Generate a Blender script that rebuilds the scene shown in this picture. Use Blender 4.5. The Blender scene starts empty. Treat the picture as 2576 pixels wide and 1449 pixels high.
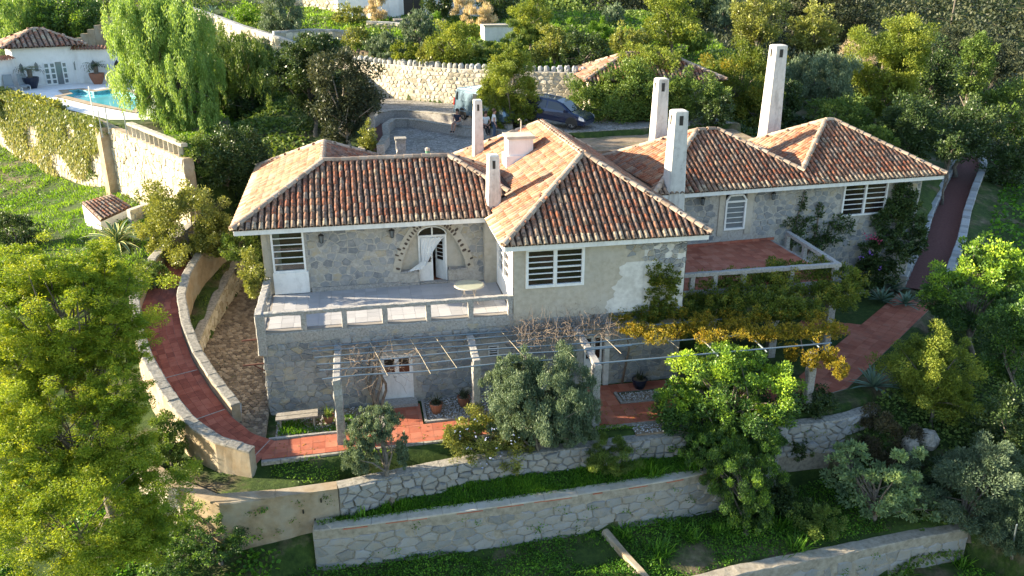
import bpy, math, random
import numpy as np
from math import sin, cos, tan, pi, radians, sqrt, atan2, floor, ceil
RN = random.Random(11)
rng = np.random.default_rng(11)
S = bpy.context.scene
COL = S.collection

# ---------------------------------------------------------------- camera, sky, sun, exposure
F, CX, CY = 2100.0, 1288.0, 724.5          # focal length and centre of the photograph in its 2576 px frame
PITCH, YAW = radians(20.9), radians(11.0)
EYE = np.array([0.0, 0.0, 15.6])
FW = np.array([sin(YAW)*cos(PITCH), cos(YAW)*cos(PITCH), -sin(PITCH)])
RT = np.array([cos(YAW), -sin(YAW), 0.0])
UP = np.cross(RT, FW)
cam = bpy.data.cameras.new('camera'); camo = bpy.data.objects.new('camera', cam); COL.objects.link(camo)
camo.location = EYE; camo.rotation_euler = (pi/2-PITCH, 0, -YAW)
cam.sensor_width = 36; cam.lens = 36*F/2576; cam.clip_start = 0.2; cam.clip_end = 3000
S.camera = camo
SUN_EL, SUN_A = radians(18), radians(15)     # the sun stands low on the left and a little behind the house
SUN_TO = np.array([-cos(SUN_A)*cos(SUN_EL), sin(SUN_A)*cos(SUN_EL), sin(SUN_EL)])
W = bpy.data.worlds.new('World'); S.world = W; W.use_nodes = True
nt = W.node_tree; bg = nt.nodes['Background']
sky = nt.nodes.new('ShaderNodeTexSky'); sky.sky_type = 'NISHITA'; sky.sun_disc = False
sky.sun_elevation = SUN_EL; sky.sun_rotation = math.atan2(SUN_TO[0], SUN_TO[1])
sky.air_density = 1.0; sky.dust_density = 0.6; sky.ozone_density = 1.2
nt.links.new(sky.outputs[0], bg.inputs[0]); bg.inputs[1].default_value = 0.10
sl = bpy.data.lights.new('sun', 'SUN'); sl.energy = 5.0; sl.angle = radians(0.53); sl.color = (1.0, 0.84, 0.60)
so = bpy.data.objects.new('sun', sl); COL.objects.link(so)
from mathutils import Vector, Matrix
so.rotation_euler = Vector(SUN_TO).to_track_quat('Z', 'Y').to_euler(); so.location = (-30, 20, 60)
S.view_settings.view_transform = 'Standard'; S.view_settings.look = 'None'
S.view_settings.exposure = 2.0; S.view_settings.gamma = 1.0
S.view_settings.use_curve_mapping = False
S.cycles.max_bounces = 6; S.cycles.diffuse_bounces = 3; S.cycles.glossy_bounces = 3
S.cycles.transmission_bounces = 4; S.cycles.transparent_max_bounces = 4
S.cycles.use_denoising = True

# ---------------------------------------------------------------- measuring: a point of the photo on a plane of the place
def ray(x, y): return FW + RT*((x-CX)/F) - UP*((y-CY)/F)
def onz(x, y, z):
    d = ray(x, y); return EYE + d*((z-EYE[2])/d[2])
def ony(x, y, Y):
    d = ray(x, y); return EYE + d*((Y-EYE[1])/d[1])
def onx(x, y, X):
    d = ray(x, y); return EYE + d*((X-EYE[0])/d[0])
def onpl(x, y, O, N):
    d = ray(x, y); return EYE + d*(np.dot(O-EYE, N)/np.dot(d, N))

# ---------------------------------------------------------------- terrain
CP = np.array([(-30,10,-7),(-12,12,-6),(0,12,-4.6),(12,14,-5),(25,12,-7),(40,12,-10),(-8,20,-3.8),(-20,24,-3.5),(-10,26,-2.4),(-14,32,-.6),
(-20,33,.2),(-30,36,0),(-12,38,1.8),(-20,42,1.5),(-14,46,2.2),(-10.5,48.5,3.0),(-15.5,54,2.6),(-18,58,2.1),(-25,50,1.2),(-35,55,1.0),(-30,67,1.7),(-45,70,1.5),(-60,50,0),(-60,20,-8),
(-5,32,.2),(-5,40,.8),(0,30,-.2),(8,28,-.25),(15,28,-.2),(20,30,-.1),(25,34,0),(30,37,.2),(18,24,-1.2),(22,24,-1.6),(26,26,-1.2),(24,20,-3.9),
(32,26,-2.5),(40,32,-2.5),(50,40,-2),(35,37,-.3),(42,46,.6),(48,52,.9),(46,58,1.5),(55,55,0),(70,50,-4),(60,30,-8),(90,60,-6),
(0,46,5.5),(5,48,6.2),(15,48,6.3),(22,50,6),(30,50,4.2),(38,54,3.2),(-3,48,5.8),(-6,52,6.2),(2,56,6.5),(10,56,6.7),(20,58,7),(30,62,6),(42,65,4),
(60,75,0),(90,90,-4),(0,70,9.3),(10,66,9.2),(20,64,8.6),(0,80,10.5),(15,80,10.2),(-10,75,9.2),(-15,90,11.5),(0,95,12.2),(20,95,11.5),(35,90,8.5),
(50,95,5),(-30,95,11),(-50,95,9),(0,130,17),(30,130,14),(-40,130,16),(60,130,8),(100,130,3),(150,100,-2),(150,160,12),(100,200,20),(0,200,30),
(-100,200,30),(200,200,22),(200,300,48),(0,300,48),(-150,100,10),(-150,300,48),(300,100,10),(300,-50,-15),(-150,-50,-20),(0,-50,-10),(150,-50,-15),
(400,500,80),(-400,500,80),(0,500,85),(-400,0,-15),(500,0,0)], float)
def _k(r2): return np.where(r2 > 1e-9, r2*np.log(r2+1e-12), 0)
_n = len(CP)
_r2 = ((CP[:, None, :2]-CP[None, :, :2])**2).sum(-1)/1e4
_A = np.zeros((_n+3, _n+3)); _A[:_n, :_n] = _k(_r2)+np.eye(_n)*2e-4
_A[:_n, _n] = 1; _A[:_n, _n+1:] = CP[:, :2]/100; _A[_n:, :_n] = _A[:_n, _n:].T
_w = np.linalg.solve(_A, np.concatenate([CP[:, 2], [0, 0, 0]]))
def base_h(x, y):
    x = np.asarray(x, float); y = np.asarray(y, float); out = np.zeros(x.shape) + _w[_n] + _w[_n+1]*x/100 + _w[_n+2]*y/100
    for i in range(_n): out = out + _w[i]*_k(((x-CP[i, 0])**2+(y-CP[i, 1])**2)/1e4)
    return out
def inpoly(x, y, poly):
    x = np.asarray(x); y = np.asarray(y); c = np.zeros(x.shape, bool); n = len(poly); j = n-1
    for i in range(n):
        xi, yi = poly[i][0], poly[i][1]; xj, yj = poly[j][0], poly[j][1]
        if yi != yj: c ^= ((yi > y) != (yj > y)) & (x < (xj-xi)*(y-yi)/(yj-yi)+xi)
        j = i
    return c
# retaining walls (plan lines) that the levels break at
WALL2 = [(-1.9,23.55),(2.0,23.6),(7.7,23.75),(10.4,23.9),(12.6,24.2),(15.0,24.9)]
WALL3 = [(9.6,20.6),(12.0,20.95),(15.5,21.2),(18.8,21.5),(20.9,21.6)]
RET1 = [(-7.9,27.0),(-6.5,25.3),(-4.9,24.05),(-3.4,24.1),(-1.2,24.25),(1.0,24.65),(3.2,24.95),(5.6,25.05),(8.2,25.0),(10.6,25.1),(13.0,24.9),(17.4,24.9),(19.2,25.4)]
POOLW = [(-27.5,71.6),(-21.0,63.4),(-15.0,55.4),(-11.2,48.8),(-7.9,43.0)]
BACKW = [(-1.0,67.5),(1.6,65.2),(4.5,62.0),(7.3,59.6),(11.0,57.2),(15.5,55.6),(22.0,54.6)]
RAMP = [(-3.6,26.45,-.2),(-4.6,26.9,0),(-5.5,27.9,.25),(-6.5,29.7,.6),(-7.4,31.6,1.0),(-8.1,33.6,1.45),(-8.6,35.8,1.95),(-8.6,37.8,2.3),(-8.3,39.6,2.6),(-7.6,41.6,2.9),(-6.6,43.6,3.3)]
RRAMP = [(28.6,35.6,.05),(30.6,37.8,.2),(33.6,41.0,.5),(37.0,45.0,.85),(41.0,49.4,1.2),(45.3,54.0,1.5),(47.6,57.2,1.8),(48.6,61,2.2)]
Z_PATIO = [(-3.7,25.2),(2,25.5),(6,25.5),(8.2,25.2),(13,25.0),(17.2,25.1),(19.5,26.0),(24,30.0),(30,36.0),(28.5,38.2),(22,36),(13,32),(12.7,29.4),(-3.7,29.4)]
Z_SOIL = [(p[0]+.12,p[1]+.22) for p in RET1[:5]]+[(-1,25.4),(-3.7,25.8),(-4.5,26.2),(-5.6,27.2),(-6.4,29.0),(-7.2,28.5)]
Z_G1 = [(p[0],p[1]+.02) for p in WALL2]+[(17.4,24.8),(13,24.8),(8.2,24.9),(3.2,25.2),(1.0,24.55),(-1.2,24.15),(-1.9,24.1)]
Z_G2 = [(-4.2,16)]+[(-3.2,23.4)]+WALL2+[(18.5,24.6),(21.3,23.6),(21.2,21.75)]+WALL3[::-1]+[(9.0,19.0),(9.3,16)]
Z_LOW = [(9.3,16)]+[(9.0,19.0)]+WALL3+[(21.4,21.3),(23.5,18.0),(18,12),(9,12)]
YARD = [(-3.95,27.2),(-4.7,28.3),(-5.5,29.9),(-6.4,31.9),(-7.0,33.8),(-6.95,35.0),(-6.6,38.6),(-5.9,42.4)]
Z_YARD = [(-3.7,26.9)]+YARD+[(-3.7,42.4)]
Z_POOL = [(p[0]+.25,p[1]+.2) for p in POOLW]+[(-6.4,44.0),(-7.5,56),(-10,64),(-13,82),(-36,82),(-33,74)]
Z_DRIVE = [(-3.0,60.5)]+[(p[0],p[1]-.1) for p in BACKW[1:]]+[(24,48.0),(12,46.6),(9.6,49.6),(6.2,53.4),(3.6,55.2),(1.4,54.6),(-1.5,56)]
Z_COURT = [(0.3,44.5),(9.3,44.5),(9.5,48.9),(8.2,51.2),(6.5,53.7),(5.2,54.8),(3.9,55.9),(2.9,56.1),(1.9,55.3),(.95,52),(.95,50),(.5,45.2)]
Z_GARDEN = [(p[0]+.12,p[1]+.25) for p in BACKW]+[(30,58),(30,84),(-10,84),(-8,70)]
BANK = [(-7.05,34.4),(-6.85,36.5),(-6.6,38.7),(-5.9,43),(-7.0,43),(-7.5,40),(-7.7,37),(-7.6,35)]
def zones(x, y, z):
    z = z.copy()
    def put(poly, f, blend=None):
        m = inpoly(x, y, poly)
        if m.any(): z[m] = f(x[m], y[m]) if callable(f) else f
    put(Z_GARDEN, lambda a, b: 8.95+.10*np.clip(b-57, 0, 40))
    put(Z_DRIVE, 6.7); put(Z_COURT, 6.08)
    put(Z_POOL, lambda a, b: np.where(b > 54, 6.85, 6.5))
    put(Z_PATIO, -.24)
    put(Z_SOIL, -.55)
    put(Z_G1, lambda a, b: -1.62+.28*np.clip(b-23.7, 0, 2)+.02*a)
    put(Z_G2, lambda a, b: -3.05-.10*np.clip(23.6-b, 0, 6)+.10*np.clip(a-13, 0, 8)*np.clip((b-21.5)/3, 0, 1))
    put(Z_LOW, lambda a, b: -4.55-.12*np.clip(21-b, 0, 8))
    put(Z_YARD, lambda a, b: -.15+.045*(b-27))
    def strip(line, half, off, soft=0.0):
        P = np.array(line); best = np.full(x.shape, 1e9); zz = np.zeros(x.shape)
        for a, b in zip(P[:-1], P[1:]):
            d = b[:2]-a[:2]; L = (d**2).sum(); t = np.clip(((x-a[0])*d[0]+(y-a[1])*d[1])/L, 0, 1)
            q = np.hypot(x-a[0]-t*d[0], y-a[1]-t*d[1]); m = q < best; best[m] = q[m]; zz[m] = (a[2]+t*(b[2]-a[2]))[m]
        m = best < half; z[m] = zz[m]+off
    put(BANK, lambda a, b: .85+.14*(b-34))
    strip(RAMP, .74, -.08); strip(RRAMP, 1.0, -.08)
    return z
def axis(lo, hi, a, b, st):
    out = list(np.arange(a, b+st/2, st)); s = st; v = b
    while v < hi: s *= 1.16; v += s; out.append(min(v, hi))
    s = st; v = a
    while v > lo: s *= 1.16; v -= s; out.insert(0, max(v, lo))
    return np.array(out)
GX = axis(-500, 600, -30, 50, .3); GY = axis(-150, 900, 16, 76, .3)
_X, _Y = np.meshgrid(GX, GY)
GZ = zones(_X, _Y, base_h(_X, _Y))
def H(x, y):
    x = np.atleast_1d(np.asarray(x, float)); y = np.atleast_1d(np.asarray(y, float))
    i = np.clip(np.searchsorted(GX, x)-1, 0, len(GX)-2); j = np.clip(np.searchsorted(GY, y)-1, 0, len(GY)-2)
    a = np.clip((x-GX[i])/(GX[i+1]-GX[i]), 0, 1); b = np.clip((y-GY[j])/(GY[j+1]-GY[j]), 0, 1)
    return (GZ[j, i]*(1-a)+GZ[j, i+1]*a)*(1-b)+(GZ[j+1, i]*(1-a)+GZ[j+1, i+1]*a)*b
def h1(x, y): return float(H(x, y)[0])
def gp(px, py):
    d = ray(px, py); t = np.concatenate([np.arange(14, 120, .15), np.arange(120, 600, .8)])
    P = EYE+d*t[:, None]; below = P[:, 2] < H(P[:, 0], P[:, 1])
    k = int(np.argmax(below)) if below.any() else len(t)-1
    p = P[k].copy(); p[2] = h1(p[0], p[1]); return p

# ---------------------------------------------------------------- objects
BASE = {}
def link(o, parent=None):
    COL.objects.link(o)
    if parent is not None: o.parent = parent
    return o
def tag(o, label=None, cat=None, group=None, kind=None):
    if label: o['label'] = label
    if cat: o['category'] = cat
    if group: o['group'] = group
    if kind: o['kind'] = kind
    return o
def thing(name, loc, label, cat, group=None, rz=0.0):
    o = bpy.data.objects.new(name, None); link(o); o.location = tuple(float(v) for v in loc); o.rotation_euler = (0, 0, rz)
    o.empty_display_size = .3; BASE[o.name] = np.array(loc, float) if rz == 0 else None
    return tag(o, label, cat, group)
class MB:
    def __init__(s): s.V = []; s.F = []; s.A = []; s.n = 0
    def add(s, V, Fc, a=None):
        V = np.asarray(V, float); s.V.append(V); n = s.n
        s.F += [tuple(i+n for i in f) for f in Fc]
        s.A.append(np.full(len(V), RN.random() if a is None else a)); s.n += len(V); return s
    def box(s, c, size, rz=0.0, a=None, ax=None):
        c = np.array(c, float); h = np.array(size, float)/2
        if ax is None: ax = np.array([[cos(rz), sin(rz), 0], [-sin(rz), cos(rz), 0], [0, 0, 1]])
        k = np.array([[i, j, l] for i in (-1, 1) for j in (-1, 1) for l in (-1, 1)])*h
        return s.add(c+k@np.array(ax), [(0,1,3,2),(4,6,7,5),(0,4,5,1),(2,3,7,6),(0,2,6,4),(1,5,7,3)], a)
    def beam(s, p, q, w, h, a=None, up=(0, 0, 1)):
        p = np.array(p, float); q = np.array(q, float); d = q-p; L = np.linalg.norm(d); d = d/L
        sd = np.cross(np.array(up, float), d); n = np.linalg.norm(sd); sd = np.array([1., 0, 0]) if n < 1e-6 else sd/n
        return s.box((p+q)/2, (L, w, h), ax=[d, sd, np.cross(d, sd)], a=a)
    def rough(s, p, q, w, h, j=.02, seg=.18, a=None):
        # a hand-made concrete or stone beam: rounded section, wandering edges
        p = np.array(p, float); q = np.array(q, float); d = q-p; L = np.linalg.norm(d); d = d/L
        sd = np.cross((0, 0, 1.), d); nn = np.linalg.norm(sd); sd = np.array([1., 0, 0]) if nn < 1e-6 else sd/nn
        u = np.cross(d, sd); n = max(2, int(L/seg)); c = .8
        sec = np.array([(-.5,-.5*c),(-.5*c,-.5),(.5*c,-.5),(.5,-.5*c),(.5,.5*c),(.5*c,.5),(-.5*c,.5),(-.5,.5*c)])*(w, h)
        V = []
        for i in range(n+1):
            o = p+d*(L*i/n)
            for e in sec:
                e = e*(1+RN.uniform(-1, 1)*j/max(w, .05)); V.append(o+sd*(e[0]+RN.uniform(-j, j)*.4)+u*(e[1]+RN.uniform(-j, j)*.6))
        Fc = [(i*8+k, i*8+(k+1) % 8, (i+1)*8+(k+1) % 8, (i+1)*8+k) for i in range(n) for k in range(8)]
        Fc += [tuple(range(7, -1, -1)), tuple(n*8+k for k in range(8))]
        return s.add(V, Fc, a)
    def tube(s, pts, rad, n=6, a=None, cap=True):
        pts = np.array(pts, float); m = len(pts); rad = np.full(m, rad) if np.isscalar(rad) else np.array(rad)
        V = []
        for i in range(m):
            d = pts[min(i+1, m-1)]-pts[max(i-1, 0)]; d = d/(np.linalg.norm(d)+1e-9)
            r = np.cross(d, (0, 0, 1.)) if abs(d[2]) < .9 else np.cross(d, (1., 0, 0)); r = r/np.linalg.norm(r); u = np.cross(r, d)
            for k in range(n): V.append(pts[i]+rad[i]*(r*cos(2*pi*k/n)+u*sin(2*pi*k/n)))
        Fc = [(i*n+k, i*n+(k+1) % n, (i+1)*n+(k+1) % n, (i+1)*n+k) for i in range(m-1) for k in range(n)]
        if cap: Fc += [tuple(range(n-1, -1, -1)), tuple((m-1)*n+k for k in range(n))]
        return s.add(V, Fc, a)
    def lathe(s, c, prof, n=14, a=None, sx=1.0, sy=1.0):
        c = np.array(c, float); V = []; m = len(prof)
        for r, z in prof:
            for k in range(n): V.append(c+np.array([r*sx*cos(2*pi*k/n), r*sy*sin(2*pi*k/n), z]))
        Fc = [(i*n+k, i*n+(k+1) % n, (i+1)*n+(k+1) % n, (i+1)*n+k) for i in range(m-1) for k in range(n)]
        Fc += [tuple(range(n-1, -1, -1)), tuple((m-1)*n+k for k in range(n))]
        return s.add(V, Fc, a)
    def prism(s, poly, z0, z1, a=None):
        n = len(poly); V = [(p[0], p[1], z0) for p in poly]+[(p[0], p[1], z1) for p in poly]
        return s.add(V, [(i, (i+1) % n, n+(i+1) % n, n+i) for i in range(n)]+[tuple(range(n-1, -1, -1)), tuple(range(n, 2*n))], a)
    def build(s, name, mat, parent=None, smooth=False, local=False, kind=None, label=None):
        V = np.concatenate(s.V); me = bpy.data.meshes.new(name)
        b = None
        if parent is not None and not local:
            r = parent
            while r.parent is not None: r = r.parent
            b = BASE.get(r.name)
            if b is not None: V = V-b
        me.from_pydata(V.tolist(), [], s.F); at = me.attributes.new('rnd', 'FLOAT', 'POINT'); at.data.foreach_set('value', np.concatenate(s.A).astype(np.float32))
        if smooth: me.polygons.foreach_set('use_smooth', [True]*len(me.polygons))
        for m in (mat if isinstance(mat, (list, tuple)) else [mat]): me.materials.append(m)
        o = bpy.data.objects.new(name, me); link(o, parent)
        return tag(o, label, None, None, kind)
def quads(name, V, A, mat, parent=None, tri=False):
    # V: (n*4,3) loose leaf-sized faces, A one value per face
    k = 3 if tri else 4
    V = np.asarray(V, np.float32); n = len(V)//k
    if parent is not None and BASE.get(parent.name) is not None: V = V-BASE[parent.name].astype(np.float32)
    me = bpy.data.meshes.new(name); me.vertices.add(n*k); me.vertices.foreach_set('co', V.ravel().astype(np.float32))
    me.loops.add(n*k); me.loops.foreach_set('vertex_index', np.arange(n*k, dtype=np.int32))
    me.polygons.add(n); me.polygons.foreach_set('loop_start', np.arange(0, n*k, k, dtype=np.int32))
    at = me.attributes.new('rnd', 'FLOAT', 'POINT'); at.data.foreach_set('value', np.repeat(A, k).astype(np.float32))
    me.materials.append(mat); me.update(calc_edges=True); me.validate()
    o = bpy.data.objects.new(name, me); return link(o, parent)

# ---------------------------------------------------------------- materials
def newmat(name):
    m = bpy.data.materials.new(name); m.use_nodes = True; t = m.node_tree; t.nodes.clear()
    out = t.nodes.new('ShaderNodeOutputMaterial'); return m, t, out
def N(t, kind, **kw):
    n = t.nodes.new(kind)
    for k, v in kw.items():
        if k.startswith('i_'): n.inputs[k[2:].replace('_', ' ')].default_value = v
        else: setattr(n, k, v)
    return n
def ramp(t, fac, stops):
    r = t.nodes.new('ShaderNodeValToRGB'); e = r.color_ramp.elements
    while len(e) > 1: e.remove(e[-1])
    e[0].position = stops[0][0]; e[0].color = (*stops[0][1], 1)
    for p, c in stops[1:]:
        x = e.new(p); x.color = (*c, 1)
    t.links.new(fac, r.inputs[0]); return r.outputs[0]
def pos(t): return t.nodes.new('ShaderNodeNewGeometry').outputs['Position']
def noise(t, scale, detail=4, rough=.6, vec=None, stretch=None):
    n = t.nodes.new('ShaderNodeTexNoise'); n.inputs['Scale'].default_value = scale; n.inputs['Detail'].default_value = detail
    n.inputs['Roughness'].default_value = rough; v = vec or pos(t)
    if stretch:
        m = t.nodes.new('ShaderNodeMapping'); m.inputs['Scale'].default_value = stretch; t.links.new(v, m.inputs[0]); v = m.outputs[0]
    t.links.new(v, n.inputs['Vector']); return n.outputs['Fac']
def attr(t, name='rnd'):
    a = t.nodes.new('ShaderNodeAttribute'); a.attribute_name = name; return a.outputs['Fac']
def mix(t, fac, a, b, mode='MIX'):
    m = t.nodes.new('ShaderNodeMix'); m.data_type = 'RGBA'; m.blend_type = mode
    for s, v in ((m.inputs[0], fac), (m.inputs[6], a), (m.inputs[7], b)):
        if hasattr(v, 'links'): t.links.new(v, s)
        elif isinstance(v, (int, float)): s.default_value = v
        else: s.default_value = (*v, 1)
    return m.outputs[2]
def math_(t, op, a, b=None, clamp=False):
    m = t.nodes.new('ShaderNodeMath'); m.operation = op; m.use_clamp = clamp
    for s, v in zip(m.inputs, (a, b)):
        if v is None: continue
        if hasattr(v, 'links'): t.links.new(v, s)
        else: s.default_value = v
    return m.outputs[0]
def finish(t, out, col, rough=.85, bump=None, bstr=.3, bdist=.03, metal=0, spec=.3):
    b = t.nodes.new('ShaderNodeBsdfPrincipled')
    if hasattr(col, 'links'): t.links.new(col, b.inputs['Base Color'])
    else: b.inputs['Base Color'].default_value = (*col, 1)
    b.inputs['Roughness'].default_value = rough; b.inputs['Metallic'].default_value = metal; b.inputs['Specular IOR Level'].default_value = spec
    if bump is not None:
        k = t.nodes.new('ShaderNodeBump'); k.inputs['Strength'].default_value = bstr; k.inputs['Distance'].default_value = bdist
        t.links.new(bump, k.inputs['Height']); t.links.new(k.outputs[0], b.inputs['Normal'])
    t.links.new(b.outputs[0], out.inputs[0]); return b
def plain(name, col, rough=.5, metal=0, spec=.5, var=.12, scale=3.0):
    m, t, o = newmat(name); n = noise(t, scale, 5, .65)
    c = mix(t, n, tuple(v*(1-var) for v in col), tuple(min(1, v*(1+var)) for v in col)); finish(t, o, c, rough, metal=metal, spec=spec); return m
def mottled(name, stops, scale=6, detail=6, rough=.9, bstr=.35, big=None, bigcol=None, bigamt=.6, usernd=0.0, bdist=.03, grime=None):
    m, t, o = newmat(name); n = noise(t, scale, detail, .65); f = n
    if usernd:
        f = math_(t, 'ADD', math_(t, 'MULTIPLY', n, 1-usernd), math_(t, 'MULTIPLY', attr(t), usernd))
    c = ramp(t, f, stops)
    if big:
        b = ramp(t, noise(t, big, 4, .6), [(.48, (0, 0, 0)), (.62, (1, 1, 1))]); c = mix(t, math_(t, 'MULTIPLY', b, bigamt), c, bigcol)
    if grime:
        g = ramp(t, noise(t, grime[0], 5, .7, stretch=(1, 1, .25)), [(.5, (0, 0, 0)), (.7, (1, 1, 1))]); c = mix(t, math_(t, 'MULTIPLY', g, grime[2]), c, grime[1])
    finish(t, o, c, rough, n, bstr, bdist); return m
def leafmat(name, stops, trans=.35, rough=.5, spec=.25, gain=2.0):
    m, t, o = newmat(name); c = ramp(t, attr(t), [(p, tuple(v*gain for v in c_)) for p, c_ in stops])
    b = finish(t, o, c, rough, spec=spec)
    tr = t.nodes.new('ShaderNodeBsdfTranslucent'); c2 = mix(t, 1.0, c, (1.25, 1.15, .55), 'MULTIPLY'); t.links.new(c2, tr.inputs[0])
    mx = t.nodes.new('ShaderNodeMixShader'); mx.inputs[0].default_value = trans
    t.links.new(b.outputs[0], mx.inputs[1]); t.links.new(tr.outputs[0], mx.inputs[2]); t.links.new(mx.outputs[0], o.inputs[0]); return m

M = {}
M['mortar'] = mottled('mortar', [(.3, (.29, .272, .238)), (.5, (.41, .388, .345)), (.7, (.49, .468, .425))], 9, 6, .95, .5)
M['plaster'] = mottled('beige_plaster', [(.3, (.38, .34, .275)), (.55, (.47, .425, .345)), (.75, (.54, .495, .41))], 5, 7, .95, .3, big=.9, bigcol=(.50, .475, .42), bigamt=.6, grime=(1.6, (.33, .30, .24), .4))
M['whitewash'] = mottled('whitewashed_plaster', [(.3, (.55, .53, .49)), (.6, (.72, .70, .65))], 5, 6, .9, .3, big=1.1, bigcol=(.42, .40, .35), bigamt=.4)
def stonemat(name, stops, smear, amt):
    m, t, o = newmat(name); n = noise(t, 6, 8, .7); f = math_(t, 'ADD', math_(t, 'MULTIPLY', n, .45), math_(t, 'MULTIPLY', attr(t), .55)); c = ramp(t, f, stops)
    w = ramp(t, noise(t, 2.6, 8, .78), [(.47, (0, 0, 0)), (.60, (1, 1, 1))]); c = mix(t, math_(t, 'MULTIPLY', w, amt), c, smear)
    d = ramp(t, noise(t, 11, 6, .7), [(.60, (0, 0, 0)), (.70, (1, 1, 1))]); c = mix(t, math_(t, 'MULTIPLY', d, .5), c, (.10, .09, .075))
    finish(t, o, c, .93, noise(t, 16, 8, .75), .7, .035); return m
M['stone'] = stonemat('grey_rubble_stone', [(.2, (.17, .18, .19)), (.4, (.24, .255, .265)), (.62, (.31, .315, .31)), (.74, (.36, .335, .275)), (.82, (.42, .345, .225))], (.47, .455, .425), .36)
M['darkstone'] = mottled('dark_stone', [(.3, (.05, .04, .035)), (.7, (.13, .10, .08))], 9, 5, .9, .4)
M['wallstone'] = stonemat('limestone_block', [(.22, (.24, .24, .225)), (.42, (.32, .33, .33)), (.6, (.38, .38, .36)), (.78, (.36, .38, .40))], (.40, .36, .29), .28)
M['yellowstone'] = stonemat('yellow_limestone', [(.25, (.34, .30, .21)), (.5, (.48, .43, .32)), (.75, (.58, .53, .43))], (.55, .50, .41), .5)
M['concrete'] = mottled('weathered_concrete', [(.25, (.15, .145, .135)), (.45, (.30, .29, .27)), (.7, (.45, .43, .40))], 14, 8, .95, .6, bdist=.02)
M['block'] = stonemat('coursed_block', [(.22, (.20, .205, .20)), (.42, (.265, .275, .275)), (.6, (.32, .315, .295)), (.78, (.30, .31, .32))], (.33, .295, .24), .62)
M['wallmortar'] = mottled('flush_mortar', [(.3, (.20, .178, .14)), (.5, (.31, .28, .225)), (.7, (.39, .36, .30))], 5, 8, .95, .6)
M['mortar_dark'] = mottled('joint_mortar', [(.3, (.15, .135, .11)), (.5, (.25, .23, .19)), (.7, (.34, .31, .26))], 7, 7, .95, .6)
M['coping'] = mottled('lichen_coping', [(.25, (.10, .095, .08)), (.45, (.26, .245, .21)), (.7, (.44, .41, .35))], 8, 8, .95, .6)
M['earthplaster'] = mottled('ochre_plaster', [(.3, (.24, .185, .115)), (.55, (.34, .265, .175)), (.75, (.42, .35, .25))], 3, 7, .95, .35, big=.8, bigcol=(.36, .35, .30), bigamt=.45)
M['white'] = mottled('white_paint', [(.25, (.68, .68, .66)), (.5, (.79, .79, .77)), (.7, (.83, .83, .81))], 5, 6, .6, .08, grime=(3, (.42, .41, .38), .35))
M['whitewall'] = mottled('limewashed_wall', [(.3, (.74, .73, .70)), (.6, (.82, .81, .79))], 2, 7, .9, .2, grime=(1.2, (.48, .46, .42), .4))
M['chimney'] = mottled('limewashed_chimney', [(.25, (.44, .42, .38)), (.45, (.62, .60, .55)), (.7, (.70, .68, .63))], 4, 8, .92, .35, grime=(2.0, (.27, .25, .22), .6))
M['terracefloor'] = mottled('pale_floor_tile', [(.3, (.36, .36, .37)), (.7, (.45, .45, .46))], 1.3, 6, .45, .05, usernd=.4)
M['grout'] = plain('grout', (.24, .22, .20), .95)
M['redtile'] = mottled('red_floor_tile', [(.25, (.30, .085, .05)), (.5, (.42, .135, .08)), (.75, (.50, .20, .13))], 2.4, 7, .75, .15, usernd=.35, grime=(2, (.20, .14, .11), .35))
M['redramp'] = mottled('red_ramp_brick', [(.3, (.22, .062, .04)), (.5, (.32, .092, .058)), (.7, (.40, .135, .088))], 5, 7, .85, .2, usernd=.35, big=.5, bigcol=(.10, .055, .05), bigamt=.6)
M['asphalt'] = mottled('dark_red_surface', [(.3, (.11, .045, .038)), (.7, (.18, .080, .064))], 8, 7, .85, .2)
M['cobble'] = mottled('brown_cobble', [(.25, (.13, .10, .075)), (.5, (.22, .17, .12)), (.75, (.31, .25, .18))], 7, 7, .9, .4, usernd=.6)
M['dirt'] = mottled('dry_earth', [(.25, (.14, .10, .065)), (.5, (.25, .19, .13)), (.75, (.36, .29, .21))], 3, 8, .98, .5, big=.6, bigcol=(.10, .12, .035), bigamt=.6)
M['gravel'] = mottled('white_pebble', [(.3, (.30, .29, .28)), (.6, (.52, .51, .50)), (.8, (.66, .65, .64))], 18, 3, .9, .6, usernd=.6)
M['glass'] = None
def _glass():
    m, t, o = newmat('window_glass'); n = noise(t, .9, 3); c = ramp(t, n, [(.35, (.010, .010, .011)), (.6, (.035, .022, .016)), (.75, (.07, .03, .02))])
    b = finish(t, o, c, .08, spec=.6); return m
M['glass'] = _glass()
def _clear():
    m, t, o = newmat('clear_window_glass'); g = t.nodes.new('ShaderNodeBsdfGlossy'); g.inputs['Roughness'].default_value = .03; tr = t.nodes.new('ShaderNodeBsdfTransparent'); tr.inputs[0].default_value = (.86, .88, .88, 1); x = t.nodes.new('ShaderNodeMixShader'); f = t.nodes.new('ShaderNodeFresnel'); f.inputs[0].default_value = 1.7
    t.links.new(f.outputs[0], x.inputs[0]); t.links.new(tr.outputs[0], x.inputs[1]); t.links.new(g.outputs[0], x.inputs[2]); t.links.new(x.outputs[0], o.inputs[0]); return m
M['glass_clear'] = _clear()
M['glassgrey'] = plain('pale_glass', (.16, .18, .19), .12, spec=.6)
M['black'] = plain('black_iron', (.018, .017, .016), .5)
M['pipe'] = plain('galvanised_pipe', (.22, .27, .30), .45, metal=.5)
M['bamboo'] = plain('dry_cane', (.36, .31, .22), .8, var=.3)
M['soot'] = plain('soot', (.03, .028, .025), .95)
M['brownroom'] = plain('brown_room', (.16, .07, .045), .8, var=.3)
M['wood'] = mottled('grey_weathered_wood', [(.3, (.20, .18, .15)), (.7, (.36, .33, .28))], 8, 6, .85, .3)
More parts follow.
